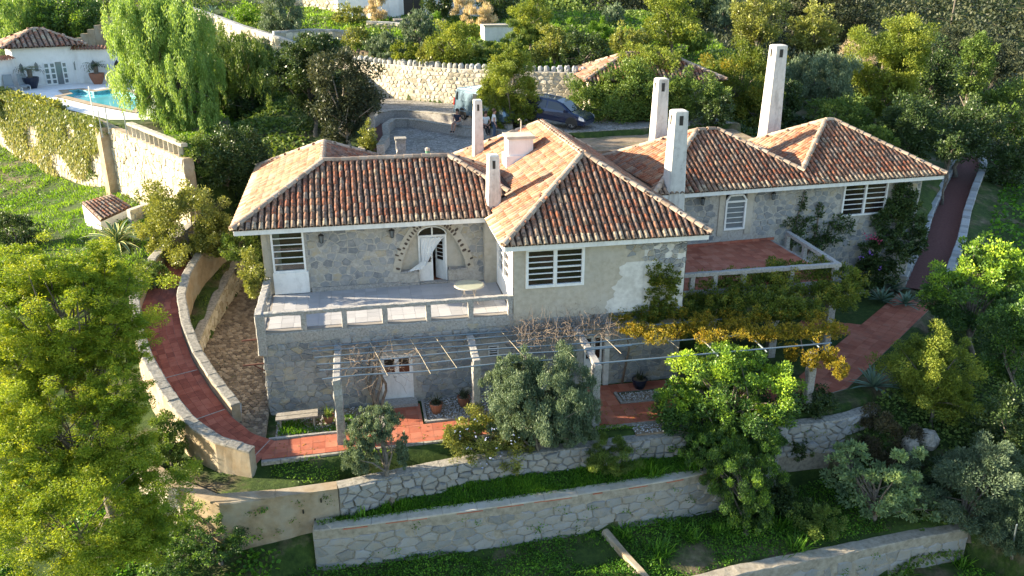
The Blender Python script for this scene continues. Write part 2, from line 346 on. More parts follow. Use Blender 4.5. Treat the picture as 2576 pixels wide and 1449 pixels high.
M['rust'] = plain('rusty_iron', (.12, .045, .03), .85)
M['terracotta'] = plain('terracotta_pot', (.30, .13, .075), .85, var=.25)
M['bluepot'] = plain('dark_blue_glaze', (.016, .02, .04), .3)
M['bark'] = mottled('grey_bark', [(.3, (.09, .075, .06)), (.7, (.23, .20, .16))], 9, 7, .95, .7)
M['palebark'] = mottled('pale_bark', [(.3, (.22, .19, .15)), (.7, (.38, .33, .27))], 9, 7, .95, .5)
M['twig'] = plain('bare_twig', (.22, .17, .13), .9, var=.35)
M['cloth'] = plain('white_lace', (.75, .75, .74), .9)
def tilemat(name, rndsock, dk=.78, li=.55, lc=(.25, .225, .20), lift=0):
    m, t, o = newmat(name)
    r = attr(t) if rndsock == 'attr' else t.nodes.new('ShaderNodeObjectInfo').outputs['Random']
    c = ramp(t, r, [(0, (.26, .080, .040)), (.18, (.33, .115, .055)), (.34, (.30, .145, .085)), (.5, (.20, .105, .075)), (.66, (.27, .20, .155)), (.8, (.36, .16, .085)), (.9, (.42, .30, .20)), (1.0, (.52, .42, .29))])
    lich = ramp(t, noise(t, 7.5, 7, .72), [(.46, (0, 0, 0)), (.60, (1, 1, 1))])
    c = mix(t, math_(t, 'MULTIPLY', lich, li), c, lc)
    dark = ramp(t, noise(t, 4.2, 7, .75), [(.47, (0, 0, 0)), (.59, (1, 1, 1))])
    c = mix(t, math_(t, 'MULTIPLY', dark, dk), c, (.045, .036, .03))
    finish(t, o, c, .88, noise(t, 30, 4), .3, .01); return m
M['tile'] = tilemat('clay_roof_tile', 'attr'); M['tile_sunlit'] = tilemat('sunlit_clay_roof_tile', 'attr', .22, .5, (.40, .27, .18))  # sun-facing slopes: less dark lichen, sunlight painted in as a paler clay
M['tile_grey'] = tilemat('grey_clay_roof_tile', 'attr', .5, .9, (.30, .28, .25))
M['under'] = mottled('roof_channel', [(.3, (.06, .04, .03)), (.7, (.16, .10, .07))], 8, 6, .95, .3)
M['ridge'] = mottled('mortared_ridge', [(.25, (.22, .16, .12)), (.45, (.36, .28, .21)), (.7, (.46, .37, .29))], 7, 7, .92, .4, usernd=.4)
# foliage
M['lf_jac'] = leafmat('yellow_green_feather', [(0, (.042, .078, .009)), (.35, (.092, .140, .014)), (.7, (.165, .200, .018)), (1, (.255, .250, .024))], .45)
M['lf_pepper'] = leafmat('pale_drooping_green', [(0, (.055, .105, .024)), (.5, (.125, .195, .05)), (1, (.21, .28, .095))], .4)
M['lf_olive'] = leafmat('grey_olive', [(0, (.034, .054, .032)), (.5, (.062, .090, .052)), (1, (.115, .15, .092))], .2, .45)
M['lf_dark'] = leafmat('dark_evergreen', [(0, (.012, .024, .009)), (.5, (.026, .046, .014)), (1, (.06, .085, .024))], .2, .4, .35)
M['lf_mid'] = leafmat('mid_green', [(0, (.025, .05, .012)), (.5, (.06, .095, .02)), (1, (.12, .155, .035))], .3)
M['lf_carob'] = leafmat('carob_green', [(0, (.016, .036, .014)), (.5, (.036, .075, .02)), (.72, (.09, .16, .022)), (1, (.23, .31, .03))], .35, .4, .35)
M['lf_gold'] = leafmat('golden_green', [(0, (.035, .055, .010)), (.45, (.085, .115, .018)), (.8, (.145, .165, .026)), (1, (.205, .20, .035))], .35)
M['lf_bush'] = leafmat('olive_yellow', [(0, (.05, .062, .014)), (.5, (.11, .125, .028)), (1, (.20, .205, .055))], .3, .4, .35)
M['lf_vine'] = leafmat('autumn_vine', [(0, (.030, .050, .010)), (.5, (.066, .090, .015)), (.75, (.11, .115, .018)), (.92, (.19, .14, .018)), (1, (.22, .10, .015))], .4)
M['lf_dry'] = leafmat('dry_straw', [(0, (.16, .13, .08)), (.5, (.27, .22, .14)), (1, (.38, .31, .20))], .3)
M['lf_ivy'] = leafmat('wall_creeper', [(0, (.06, .085, .025)), (.45, (.125, .14, .055)), (1, (.25, .23, .15))], .3)
M['lf_grass'] = leafmat('grass_blade', [(0, (.018, .05, .006)), (.5, (.04, .105, .010)), (1, (.10, .20, .018))], .4)
M['lf_lawn'] = leafmat('lawn_blade', [(0, (.032, .072, .008)), (.5, (.068, .132, .012)), (1, (.13, .21, .025))], .4)
M['lf_scrub'] = leafmat('hill_scrub', [(0, (.012, .018, .011)), (.5, (.026, .034, .018)), (1, (.058, .062, .030))], .2)
M['lf_blue'] = leafmat('blue_agave', [(0, (.05, .085, .065)), (.6, (.10, .15, .11)), (1, (.17, .23, .16))], .1, .45)
M['lf_varieg'] = leafmat('striped_agave', [(0, (.035, .065, .035)), (.6, (.06, .10, .05)), (.7, (.38, .36, .14)), (1, (.50, .46, .22))], .1, .45)
M['lf_shade'] = leafmat('shaded_thicket', [(0, (.018, .032, .018)), (.5, (.036, .058, .032)), (1, (.07, .10, .055))], .2)
M['lf_pale'] = leafmat('pale_sapling', [(0, (.05, .085, .045)), (.5, (.10, .15, .075)), (1, (.20, .26, .10))], .35)
M['lf_brown'] = leafmat('russet_shrub', [(0, (.018, .015, .009)), (.5, (.035, .030, .016)), (1, (.06, .055, .028))], .2)
M['petal_blue'] = plain('pale_blue_petal', (.50, .55, .78), .7)
M['petal_pink'] = plain('pink_petal', (.45, .05, .13), .7)
M['petal_violet'] = plain('violet_petal', (.22, .10, .45), .7)

# ---------------------------------------------------------------- pieces: stones, tiles, slabs
def clip(poly, a, b, c):
    out = []; n = len(poly)
    for i in range(n):
        p = poly[i]; q = poly[(i+1) % n]; dp = a*p[0]+b*p[1]-c; dq = a*q[0]+b*q[1]-c
        if dp <= 0: out.append(p)
        if (dp < 0) != (dq < 0) and dp != dq:
            t = dp/(dp-dq); out.append((p[0]+(q[0]-p[0])*t, p[1]+(q[1]-p[1])*t))
    return out
def stone_polys(u0, u1, v0, v1, su, sv, jit=.32, mask=None, brick=True):
    nu = max(1, int(round((u1-u0)/su))); nv = max(1, int(round((v1-v0)/sv))); su = (u1-u0)/nu; sv = (v1-v0)/nv
    P = {}
    for j in range(-2, nv+2):
        for i in range(-2, nu+2):
            P[i, j] = (u0+(i+.5+(.5*(j % 2) if brick else 0))*su+RN.uniform(-jit, jit)*su, v0+(j+.5)*sv+RN.uniform(-jit, jit)*sv*.8)
    out = []; sc = su/sv
    for j in range(nv):
        for i in range(-1, nu):
            p = P[i, j]; poly = [(u0, v0), (u1, v0), (u1, v1), (u0, v1)]
            for dj in (-1, 0, 1, 2, -2):
                for di in (-2, -1, 0, 1, 2):
                    if (di or dj) and (i+di, j+dj) in P:
                        q = P[i+di, j+dj]; a = q[0]-p[0]; b = (q[1]-p[1])*sc*sc
                        poly = clip(poly, a, b, a*(p[0]+q[0])/2+b*(p[1]+q[1])/2)
                        if len(poly) < 3: break
                if len(poly) < 3: break
            if len(poly) < 3: continue
            ar = abs(sum(poly[k][0]*poly[(k+1) % len(poly)][1]-poly[(k+1) % len(poly)][0]*poly[k][1] for k in range(len(poly))))/2
            if ar < su*sv*.18: continue
            if mask and not (mask(*p) and all(mask(*q) for q in poly)): continue
            out.append((poly, ar))
    return out
def stone_mesh(poly, f, gap, dep, bev=.12):
    c = (sum(p[0] for p in poly)/len(poly), sum(p[1] for p in poly)/len(poly)); n = len(poly)
    # drop very short edges
    q = [p for k, p in enumerate(poly) if math.hypot(p[0]-poly[k-1][0], p[1]-poly[k-1][1]) > .03]
    if len(q) >= 3: poly = q; n = len(poly)
    r = sum(math.hypot(p[0]-c[0], p[1]-c[1]) for p in poly)/n
    if r > .1:
        q = []
        for k, p in enumerate(poly):
            e = poly[(k+1) % n]; q.append((p[0]+RN.uniform(-.05, .05)*r, p[1]+RN.uniform(-.05, .05)*r)); L = math.hypot(e[0]-p[0], e[1]-p[1])
            if L > .5*r: j = RN.uniform(-.13, .05)*r; mx_, my_ = (p[0]+e[0])/2-c[0], (p[1]+e[1])/2-c[1]; l_ = math.hypot(mx_, my_)+1e-6; q.append((c[0]+mx_*(1+j/l_), c[1]+my_*(1+j/l_)))
        poly = q; n = len(poly)
    g = 1-gap/r; h = dep*RN.uniform(.25, 1.4); tu, tv = RN.uniform(-.12, .12), RN.uniform(-.12, .12)
    V = [f(c[0]+(p[0]-c[0])*g, c[1]+(p[1]-c[1])*g, -.02) for p in poly]
    V += [f(c[0]+(p[0]-c[0])*g*.985, c[1]+(p[1]-c[1])*g*.985, h*.55) for p in poly]
    V += [f(c[0]+(p[0]-c[0])*g*(1-bev), c[1]+(p[1]-c[1])*g*(1-bev), h+tu*(p[0]-c[0])+tv*(p[1]-c[1])) for p in poly]
    Fc = [(i, (i+1) % n, n+(i+1) % n, n+i) for i in range(n)]+[(n+i, n+(i+1) % n, 2*n+(i+1) % n, 2*n+i) for i in range(n)]+[(2*n+i, 2*n+(i+1) % n, 3*n) for i in range(n)]
    V.append(f(c[0]+RN.uniform(-.2, .2)*r, c[1]+RN.uniform(-.2, .2)*r, h+RN.uniform(-.15, .55)*dep))
    return np.array(V), Fc
class Pieces:
    # alike pieces of one thing: the largest in view as objects of their own, the rest joined
    def __init__(s): s.L = []
    def add(s, V, Fc, a=None): s.L.append((V, Fc, RN.random() if a is None else a))
    def stones(s, f, u0, u1, v0, v1, su, sv, gap=.012, dep=.04, jit=.32, mask=None, a=None, bev=.12):
        for poly, ar in stone_polys(u0, u1, v0, v1, su, sv, jit, mask):
            V, Fc = stone_mesh(poly, f, gap, dep, bev); s.add(V, Fc, a() if callable(a) else a)
    def build(s, name, rest, mat, parent, nmax=300):
        def size(e):
            V = e[0]; v = V.mean(0)-EYE; d = np.linalg.norm(v); w = v@FW; px = abs(v@RT)/w*F; py = abs(v@UP)/w*F
            ext = np.sort(V.max(0)-V.min(0)); return (ext[1]*ext[2])/d**2*(1 if px < 1310 and py < 750 and w > 0 else .02)
        s.L.sort(key=size, reverse=True)
        for V, Fc, a in s.L[:nmax]:
            m = MB(); m.add(V, Fc, a); m.build(name, mat, parent)
        if len(s.L) > nmax:
            m = MB()
            for V, Fc, a in s.L[nmax:]: m.add(V, Fc, a)
            m.build(rest, mat, parent, kind='stuff')
def plane_map(O, U, V, Nn):
    O, U, V, Nn = (np.array(k, float) for k in (O, U, V, Nn)); return lambda u, v, d: O+U*u+V*v+Nn*d
class Line:
    # a wall along a plan polyline: u runs along it, side = +1 faces to the right of the walking direction
    def __init__(s, pts, z=None):
        s.P = np.array([p[:2] for p in pts], float); s.Z = np.array([p[2] if len(p) > 2 else (z or 0) for p in pts], float)
        d = np.diff(s.P, axis=0); s.seg = np.hypot(d[:, 0], d[:, 1]); s.cum = np.concatenate([[0], np.cumsum(s.seg)]); s.L = s.cum[-1]
    def at(s, u):
        u = min(max(u, 0), s.L); i = min(int(np.searchsorted(s.cum, u, 'right'))-1, len(s.seg)-1); t = (u-s.cum[i])/s.seg[i]
        p = s.P[i]*(1-t)+s.P[i+1]*t; z = s.Z[i]*(1-t)+s.Z[i+1]*t
        def tan_(k):
            k = min(max(k, 0), len(s.seg)-1); return (s.P[k+1]-s.P[k])/s.seg[k]
        d = tan_(i)
        if t > .5: d = d*(1.5-t)+tan_(i+1)*(t-.5)
        else: d = d*(.5+t)+tan_(i-1)*(.5-t)
        d = d/np.hypot(*d); return p, z, d, np.array([d[1], -d[0]])
    def map(s, side, off, zf):
        def f(u, v, d):
            p, z, t, r = s.at(u); q = p+r*side*(off+d); return np.array([q[0], q[1], zf(u)+v])
        return f
def strip_mesh(line, offs, zfun, n, name, mat, parent=None, kind=None):
    V = []; k = len(offs)
    for i in range(n+1):
        u = line.L*i/n; p, z, d, r = line.at(u)
        for o, dz in offs:
            q = p+r*o; V.append((q[0], q[1], zfun(u, z)+dz))
    Fc = [(i*k+j, (i+1)*k+j, (i+1)*k+j+1, i*k+j+1) for i in range(n) for j in range(k-1)]
    m = MB(); m.add(V, Fc); return m.build(name, mat, parent, kind=kind)
def wall_body(line, th, zb, zt, n=None, jit=.015):
    # closed solid: bottom zb(u), top zt(u)
    n = n or max(2, int(line.L/.3)); V = []
    for i in range(n+1):
        u = line.L*i/n; p, z, d, r = line.at(u); b = zb(u); t = zt(u)
        for o, zz in ((th/2, b), (th/2, t-.03), (th/2-.03, t), (-th/2+.03, t), (-th/2, t-.03), (-th/2, b)):
            o += RN.uniform(-jit, jit); q = p+r*o; V.append((q[0], q[1], zz+RN.uniform(-jit, jit)))
    k = 6; Fc = [(i*k+j, i*k+(j+1) % k, (i+1)*k+(j+1) % k, (i+1)*k+j) for i in range(n) for j in range(k)]
    Fc += [tuple(range(k)), tuple(n*k+j for j in range(k-1, -1, -1))]
    m = MB(); m.add(V, Fc); return m

# ---------------------------------------------------------------- ground
def ground_mat():
    m, t, o = newmat('ground')
    p = pos(t); n1 = noise(t, .35, 6, .65); n2 = noise(t, 3.5, 7, .7)
    grass = ramp(t, n2, [(.3, (.018, .036, .008)), (.5, (.036, .066, .012)), (.7, (.065, .10, .018))])
    dirt = ramp(t, n2, [(.3, (.09, .068, .045)), (.55, (.17, .13, .085)), (.75, (.26, .21, .15))])
    f = ramp(t, n1, [(.52, (0, 0, 0)), (.66, (1, 1, 1))]); c = mix(t, f, grass, dirt)
    finish(t, o, c, .98, n2, .6, .08); return m
M['ground'] = ground_mat()
def build_ground():
    nx, ny = len(GX), len(GY); V = np.stack([_X, _Y, GZ], -1).reshape(-1, 3)
    idx = np.arange(nx*ny).reshape(ny, nx)
    Q = np.stack([idx[:-1, :-1], idx[:-1, 1:], idx[1:, 1:], idx[1:, :-1]], -1).reshape(-1, 4)
    # the pool basin and the cells under it are left open
    c = V[Q].mean(1); Q = Q[~inpoly(c[:, 0], c[:, 1], POOL_CUT)]
    me = bpy.data.meshes.new('ground'); me.from_pydata(V.tolist(), [], Q.tolist()); me.materials.append(M['ground'])
    me.polygons.foreach_set('use_smooth', [True]*len(me.polygons))
    o = link(bpy.data.objects.new('ground', me)); o['kind'] = 'structure'
POOLZ = 6.85
POOL = [tuple(onz(x, y, POOLZ)[:2]) for x, y in ((163,243),(185,239),(172,230),(198,228),(236,234),(281,227),(335,237),(352,262),(334,281),(240,262))]
_pc = np.mean(POOL, 0)
POOL_CUT = [tuple(_pc+(np.array(p)-_pc)*1.0) for p in POOL]
build_ground()

# ---------------------------------------------------------------- paving
def tiles_on(polys, ang, size, z, P, gap=.008, th=.02, org=(0, 0), avoid=None):
    ca, sa = cos(ang), sin(ang); u = np.array([ca, sa]); v = np.array([-sa, ca])
    for poly in polys:
        q = np.array([((p[0]-org[0])*ca+(p[1]-org[1])*sa, -(p[0]-org[0])*sa+(p[1]-org[1])*ca) for p in poly])
        for i in range(int(floor(q[:, 0].min()/size)), int(ceil(q[:, 0].max()/size))):
            for j in range(int(floor(q[:, 1].min()/size)), int(ceil(q[:, 1].max()/size))):
                cell = [(i*size+gap/2, j*size+gap/2), ((i+1)*size-gap/2, j*size+gap/2), ((i+1)*size-gap/2, (j+1)*size-gap/2), (i*size+gap/2, (j+1)*size-gap/2)]
                A2 = sum(q[k][0]*q[(k+1) % len(q)][1]-q[(k+1) % len(q)][0]*q[k][1] for k in range(len(q)))
                for k in range(len(q)):
                    a, b = q[k], q[(k+1) % len(q)]; nx, ny = b[1]-a[1], -(b[0]-a[0])
                    if A2 < 0: nx, ny = -nx, -ny
                    cell = clip(cell, nx, ny, nx*a[0]+ny*a[1])
                    if len(cell) < 3: break
                if len(cell) < 3: continue
                ar = abs(sum(cell[k][0]*cell[(k+1) % len(cell)][1]-cell[(k+1) % len(cell)][0]*cell[k][1] for k in range(len(cell))))/2
                if ar < size*size*.06: continue
                W_ = [np.array(org)+u*c[0]+v*c[1] for c in cell]
                if avoid and avoid(*(sum(W_)/len(W_))): continue
                dz = RN.uniform(-.002, .003); tx, ty = RN.uniform(-.004, .004), RN.uniform(-.004, .004); n = len(cell)
                cc = sum(W_)/n
                zz = lambda w: (z(w[0], w[1]) if callable(z) else z)+dz+tx*(w[0]-cc[0])+ty*(w[1]-cc[1])
                V = [(w[0], w[1], zz(w)-th) for w in W_]+[(w[0], w[1], zz(w)) for w in W_]
                P.add(np.array(V), [(k, (k+1) % n, n+(k+1) % n, n+k) for k in range(n)]+[tuple(range(n, 2*n))])
def slab(name, polys, z0, z1, mat, kind=None, parent=None):
    m = MB()
    for k, p in enumerate(polys): m.prism(p, z0, z1+k*.0015)
    return m.build(name, mat, parent, kind=kind)
G1 = [[(-3.75,25.85),(1.2,26.05),(4.4,26.1),(4.4,27.35),(-3.75,27.15)],[(4.4,26.1),(8.4,25.9),(12.5,25.9),(12.5,27.35),(4.4,27.35)],[(12.5,25.9),(17.6,26.6),(17.6,27.9),(12.5,27.35)],
      [(.62,27.3),(1.95,27.3),(1.95,28.9),(.62,28.9)], [(8.55,27.36),(9.6,27.36),(9.6,29.0),(8.55,29.0)], [(9.6,28.35),(12.6,28.35),(12.6,29.0),(9.6,29.0)]]
G2 = [[(17.6,26.55),(19.0,26.9),(29.75,35.35),(28.55,36.75),(17.6,28.2)], [(22.9,31.2),(23.6,32.4),(21.0,33.9),(20.0,32.9)]]
path = slab('front_path', G1[:3]+G2[:1], -.30, -.205, M['grout'], 'structure'); slab('path_branch', G1[3:]+G2[1:], -.30, -.209, M['grout'], 'structure')
P = Pieces(); tiles_on(G1, radians(.6), .43, -.185, P, org=(-3.75, 25.85)); tiles_on(G2, radians(38.2), .46, -.185, P, org=(17.6, 26.6))
P.build('paving_tile', 'paving_tiles', M['redtile'], path)
# low stone edging of the path, on the side of the drop
m = MB()
EDG = [(-3.75,25.85),(1.2,26.05),(4.4,26.1),(8.4,25.9),(12.5,25.9),(17.6,26.6)]
for a, b in zip(EDG[:-1], EDG[1:]):
    a = np.array(a); b = np.array(b); L = np.hypot(*(b-a)); n = int(L/.32)
    for i in range(n):
        c = a+(b-a)*((i+.5)/n); m.box((c[0]+RN.uniform(-.01, .01), c[1]-.07, -.235), (L/n-.015, .11, .13), rz=atan2(*(b-a)[::-1]))
m.build('path_edging', M['coping'], None, kind='structure')
# the ramp on the left
rl = Line(RAMP); rz = lambda u: rl.at(u)[1]
RW = .72
ramp_o = strip_mesh(rl, [(-RW-.02, -.02), (RW+.02, -.02)], lambda u, z: z, 60, 'curved_ramp', M['grout'], kind='structure')
P = Pieces(); nrow = int(rl.L/.31)
for i in range(nrow):
    for j in range(5):
        u0, u1 = rl.L*i/nrow+.004, rl.L*(i+1)/nrow-.004; o0, o1 = -RW+2*RW*j/5+.004, -RW+2*RW*(j+1)/5-.004; V = []
        for dz in (-.015, .002+RN.uniform(0, .003)):
            for u, o in ((u0, o0), (u1, o0), (u1, o1), (u0, o1)):
                p, z, d, r = rl.at(u); q = p+r*o; V.append((q[0], q[1], z+dz))
        P.add(np.array(V), [(0,1,5,4),(1,2,6,5),(2,3,7,6),(3,0,4,7),(4,5,6,7)])
P.build('ramp_tile', 'ramp_tiles', M['redramp'], ramp_o)
m = MB()                                                            # pale mortar joints across the ramp
for u, w in ((3.1, .05), (.25, .03), (6.0, .05)):
    p, z, d, r = rl.at(u); a = p+r*RW*.95; b = p-r*RW*.95; m.beam((a[0], a[1], z+.004), (b[0], b[1], z+.004), w, .01)
m.build('mortar_joint', M['concrete'], ramp_o)
# right ramp
rr = Line(RRAMP); strip_mesh(rr, [(-.86, 0), (-.3, .015), (.3, .015), (.86, 0)], lambda u, z: z, 50, 'right_ramp', M['asphalt'], kind='structure')
# cobbled yard beside the house
yard_poly = [(-3.7,27.3)]+YARD+[(-3.7,42.2)]
yz = lambda x, y: -.15+.045*(y-27)
m = MB(); k = 24
V = []
for i in range(k+1):
    y = 27.2+(42.2-27.2)*i/k; xl = np.interp(y, [p[1] for p in YARD], [p[0] for p in YARD]); V += [(xl, y, yz(0, y)+.015), (-3.7, y, yz(0, y)+.015)]
m.add(V, [(2*i, 2*i+1, 2*i+3, 2*i+2) for i in range(k)]); yard = m.build('cobbled_yard', M['dirt'], None, kind='structure')
P = Pieces()
P.stones(lambda u, v, d: np.array([u, v, yz(u, v)+.015+d]), -7.0, -3.72, 27.3, 41.5, .21, .20, .012, .035, .3, mask=lambda x, y: bool(inpoly(np.array([x]), np.array([y]), yard_poly)[0]), bev=.2)
P.build('cobblestone', 'cobblestones', M['cobble'], yard)
# gravel beds by the facade
def bed(poly, z, n, name='gravel_bed'):
    slab(name, [poly], z-.1, z-.02, M['dirt'], 'structure'); xs = [p[0] for p in poly]; ys = [p[1] for p in poly]; V = []; A = []
    x = rng.uniform(min(xs), max(xs), n); y = rng.uniform(min(ys), max(ys), n); k = inpoly(x, y, poly); x, y = x[k], y[k]; mb = MB()
    for a, b in zip(x, y):
        r = RN.uniform(.018, .04); mb.add([(a+r, b, z), (a, b+r, z), (a-r, b, z), (a, b-r, z), (a, b, z+r), (a, b, z-r)], [(0,1,4),(1,2,4),(2,3,4),(3,0,4)])
    mb.build('pebbles', M['gravel'], None, kind='stuff')
bed([(2.15,27.5),(5.6,27.5),(5.6,29.1),(2.15,29.1)], -.18, 1500)
bed([(9.8,27.5),(13.0,27.5),(13.0,28.2),(9.8,28.2)], -.18, 600)
bed([(-3.4,27.4),(.4,27.4),(.4,29.1),(-3.4,29.1)], -.20, 500, 'planting_bed')
bed([(9.5,25.15),(13.5,25.1),(13.5,25.7),(9.5,25.75)], -.20, 500, 'edge_bed')
m = MB()
for a, b in (((2.08,27.45),(2.08,29.1)), ((2.08,27.45),(5.6,27.45)), ((9.7,27.42),(9.7,28.3)), ((9.7,27.42),(13,27.42)), ((.5,27.4),(.5,29.1)), ((-3.6,27.28),(.5,27.33))): m.rough((*a, -.19), (*b, -.19), .1, .1, .01)
m.build('bed_kerb', M['concrete'], None, kind='structure')
# court and drive surfaces
def cobble_mat():
    m, t, o = newmat('grey_setts'); v = t.nodes.new('ShaderNodeTexVoronoi'); v.feature = 'DISTANCE_TO_EDGE'; v.inputs['Scale'].default_value = 5.5; t.links.new(pos(t), v.inputs['Vector'])
    v2 = t.nodes.new('ShaderNodeTexVoronoi'); v2.inputs['Scale'].default_value = 5.5; t.links.new(pos(t), v2.inputs['Vector'])
    e = ramp(t, v.outputs['Distance'], [(.0, (0, 0, 0)), (.09, (1, 1, 1))]); sp = t.nodes.new('ShaderNodeSeparateColor'); t.links.new(v2.outputs['Color'], sp.inputs[0])
    c = ramp(t, sp.outputs[0], [(0, (.20, .19, .175)), (.5, (.30, .285, .26)), (1, (.40, .38, .35))]); n = noise(t, .7, 6, .7)
    c = mix(t, ramp(t, n, [(.5, (0, 0, 0)), (.65, (.55, .55, .55))]), c, (.17, .15, .11)); c = mix(t, e, (.10, .09, .07), c); finish(t, o, c, .9, e, .6, .02); return m
M['setts'] = cobble_mat()
slab('court', [[(1.6,44.6),(8.6,44.6),(8.9,48.2),(6.4,50.2),(4.2,53.0),(2.9,53.6),(2.3,52.0),(2.2,48)]], 6.0, 6.24, M['setts'], 'structure')
slab('driveway', [[(-2.5,60.7),(1.5,64.9),(4.4,61.7),(7.2,59.3),(10.9,56.9),(15.4,55.3),(21.5,54.3),(23.4,48.3),(12.2,47.0),(10.0,50.0),(6.8,53.9),(4.2,56.2),(1.4,56.4)]], 6.4, 6.74, M['setts'], 'structure')
slab('sunken_path', [[(.7,44.6),(1.4,44.6),(2.0,48),(2.1,51.8),(2.8,53.7),(4.2,53.2),(6.4,50.4),(9.0,48.2),(9.35,48.9),(8.1,51.1),(6.4,53.6),(5.1,54.7),(3.8,55.75),(2.9,55.95),(2.0,55.2),(1.05,52),(1.05,50)]], 5.8, 6.225, M['asphalt'], 'structure')

slab('dirt_yard', [[(12.4,46.9),(23.2,48.2),(23.0,43.6),(12.8,43.0)]], 5.2, 6.42, M['dirt'], 'structure')

# ---------------------------------------------------------------- the house: roof blocks
class Hip:
    def __init__(s, ox, oy, rot, u0, u1, v0, v1, ze, k):
        s.o = np.array([ox, oy]); s.c, s.s = cos(rot), sin(rot); s.U = np.array([s.c, s.s]); s.Vv = np.array([-s.s, s.c]); s.r = (u0, u1, v0, v1); s.ze = ze; s.k = k
    def loc(s, x, y):
        dx, dy = x-s.o[0], y-s.o[1]; return dx*s.c+dy*s.s, -dx*s.s+dy*s.c
    def d4(s, x, y):
        u, v = s.loc(x, y); u0, u1, v0, v1 = s.r; return sorted((u-u0, u1-u, v-v0, v1-v))
    def h(s, x, y):
        d = s.d4(x, y)[0]; return s.ze+s.k*d if d >= -.05 else -99
    def w(s, u, v, d=0, z=None):
        p = s.o+s.U*u+s.Vv*v; return np.array([p[0], p[1], z if z is not None else s.ze+s.k*d])
ZE = 6.15
CO, CR = (15.5, 35.7), radians(4.0)
BL = [Hip(0, 0, 0, -4.75, 7.7, 32.5, 39.6, ZE, .507), Hip(0, 0, 0, -4.75, 2.3, 32.5, 43.9, ZE, .507),
      Hip(0, 0, 0, 5.25, 13.4, 28.72, 44.6, 6.1, .59),
      Hip(*CO, CR, -2.2, 6.75, -.62, 7.2, 6.05, .52), Hip(*CO, CR, 5.05, 13.55, -.622, 7.4, 6.05, .545)]
def env(i, x, y, tol=.012):
    h = BL[i].h(x, y)
    for j, b in enumerate(BL):
        if j == i: continue
        hj = b.h(x, y)
        if j < i and not h > hj+tol: return False
        if j > i and not h >= hj-tol: return False
    return True
def roof_z(x, y): return max(b.h(x, y) for b in BL)
def on_roof(px, py):
    d = ray(px, py)
    for t in np.arange(25, 60, .03):
        p = EYE+d*t
        if p[2] <= roof_z(p[0], p[1]): return p
    return EYE+d*40
HOUSE = thing('stone_house', (4, 36, 0), 'large grey stone house with red hipped tile roofs and white windows on the terraced slope', 'house')
m = MB()
for i, b in enumerate(BL):
    u0, u1, v0, v1 = b.r; e = .045+.004*i; r = min(u1-u0, v1-v0)/2
    if u1-u0 > v1-v0: A, B = (u0+r, (v0+v1)/2), (u1-r, (v0+v1)/2)
    else: A, B = ((u0+u1)/2, v0+r), ((u0+u1)/2, v1-r)
    c = [b.w(u0, v0), b.w(u1, v0), b.w(u1, v1), b.w(u0, v1), b.w(*A, r), b.w(*B, r)]
    for p in c: p[2] -= e
    m.add(c, [(0, 1, 5, 4), (1, 2, 5), (2, 3, 4, 5), (3, 0, 4)] if u1-u0 > v1-v0 else [(0, 1, 4), (1, 2, 5, 4), (2, 3, 5), (3, 0, 4, 5)])
ROOF = m.build('roof', M['under'], HOUSE)
# cover tiles: half barrels laid in columns down every slope
def barrel(L, r0, r1, n=6):
    V = []
    for x, r in ((0, r0), (L, r1)):
        for k in range(n+1):
            a = pi*k/n; V.append((x, r*cos(a), r*sin(a)*.92))
    V += [(0, r0*.72*cos(pi*k/n), r0*.72*sin(pi*k/n)*.92) for k in range(n+1)]
    Fc = [(k, k+1, n+2+k, n+1+k) for k in range(n)]+[(2*(n+1)+k, 2*(n+1)+k+1, k+1, k) for k in range(n)]
    return np.array(V), Fc
TV, TF = barrel(.47, .098, .080)
PT = .243
def slopes(b):
    u0, u1, v0, v1 = b.r
    yield (u0, v0), (1, 0), (0, 1), u1-u0
    yield (u1, v0), (0, 1), (-1, 0), v1-v0
    yield (u1, v1), (-1, 0), (0, -1), u1-u0
    yield (u0, v1), (0, -1), (1, 0), v1-v0
tiles = []
for i, b in enumerate(BL):
    cs = 1/sqrt(1+b.k*b.k); step = .41*cs
    for sl_, (o, e, n, L) in enumerate(slopes(b)):
        if i == 0 and sl_ == 3: continue        # this slope belongs to the longer left-hand block
        nc = int(L/PT)
        E3 = b.U*e[0]+b.Vv*e[1]; N2 = b.U*n[0]+b.Vv*n[1]
        up = np.array([N2[0]*cs, N2[1]*cs, b.k*cs]); ez = np.array([E3[0], E3[1], 0]); nz = np.cross(ez, up)
        for c in range(nc):
            q = (c+.5)*L/nc
            for r in range(60):
                d = r*step-.07; dm = d+.2*cs; u = o[0]+e[0]*q+n[0]*dm; v = o[1]+e[1]*q+n[1]*dm
                x, y = b.o+b.U*u+b.Vv*v; d4 = b.d4(x, y)
                if i == 0 and sl_ == 2 and x < 2.4: break
                if dm > d4[0]+.05: break
                if not (i == 1 and sl_ == 3) and not env(i, x, y): continue
                u = o[0]+e[0]*q+n[0]*d; v = o[1]+e[1]*q+n[1]*d; p = np.array([*(b.o+b.U*u+b.Vv*v), b.ze+b.k*d+.012])
                p = p+ez*RN.uniform(-.012, .012)+nz*RN.uniform(-.004, .012); yaw = RN.uniform(-.035, .035)
                a = RN.random()*.9
                if r == 0 and RN.random() < .8: a = RN.uniform(.84, 1)
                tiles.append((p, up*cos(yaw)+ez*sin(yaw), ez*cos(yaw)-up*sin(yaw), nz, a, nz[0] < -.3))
def t_size(t):
    v = t[0]-EYE; d = np.linalg.norm(v); return -(t[3]@v)/d/d**2
tiles.sort(key=t_size, reverse=True)
variants = {}
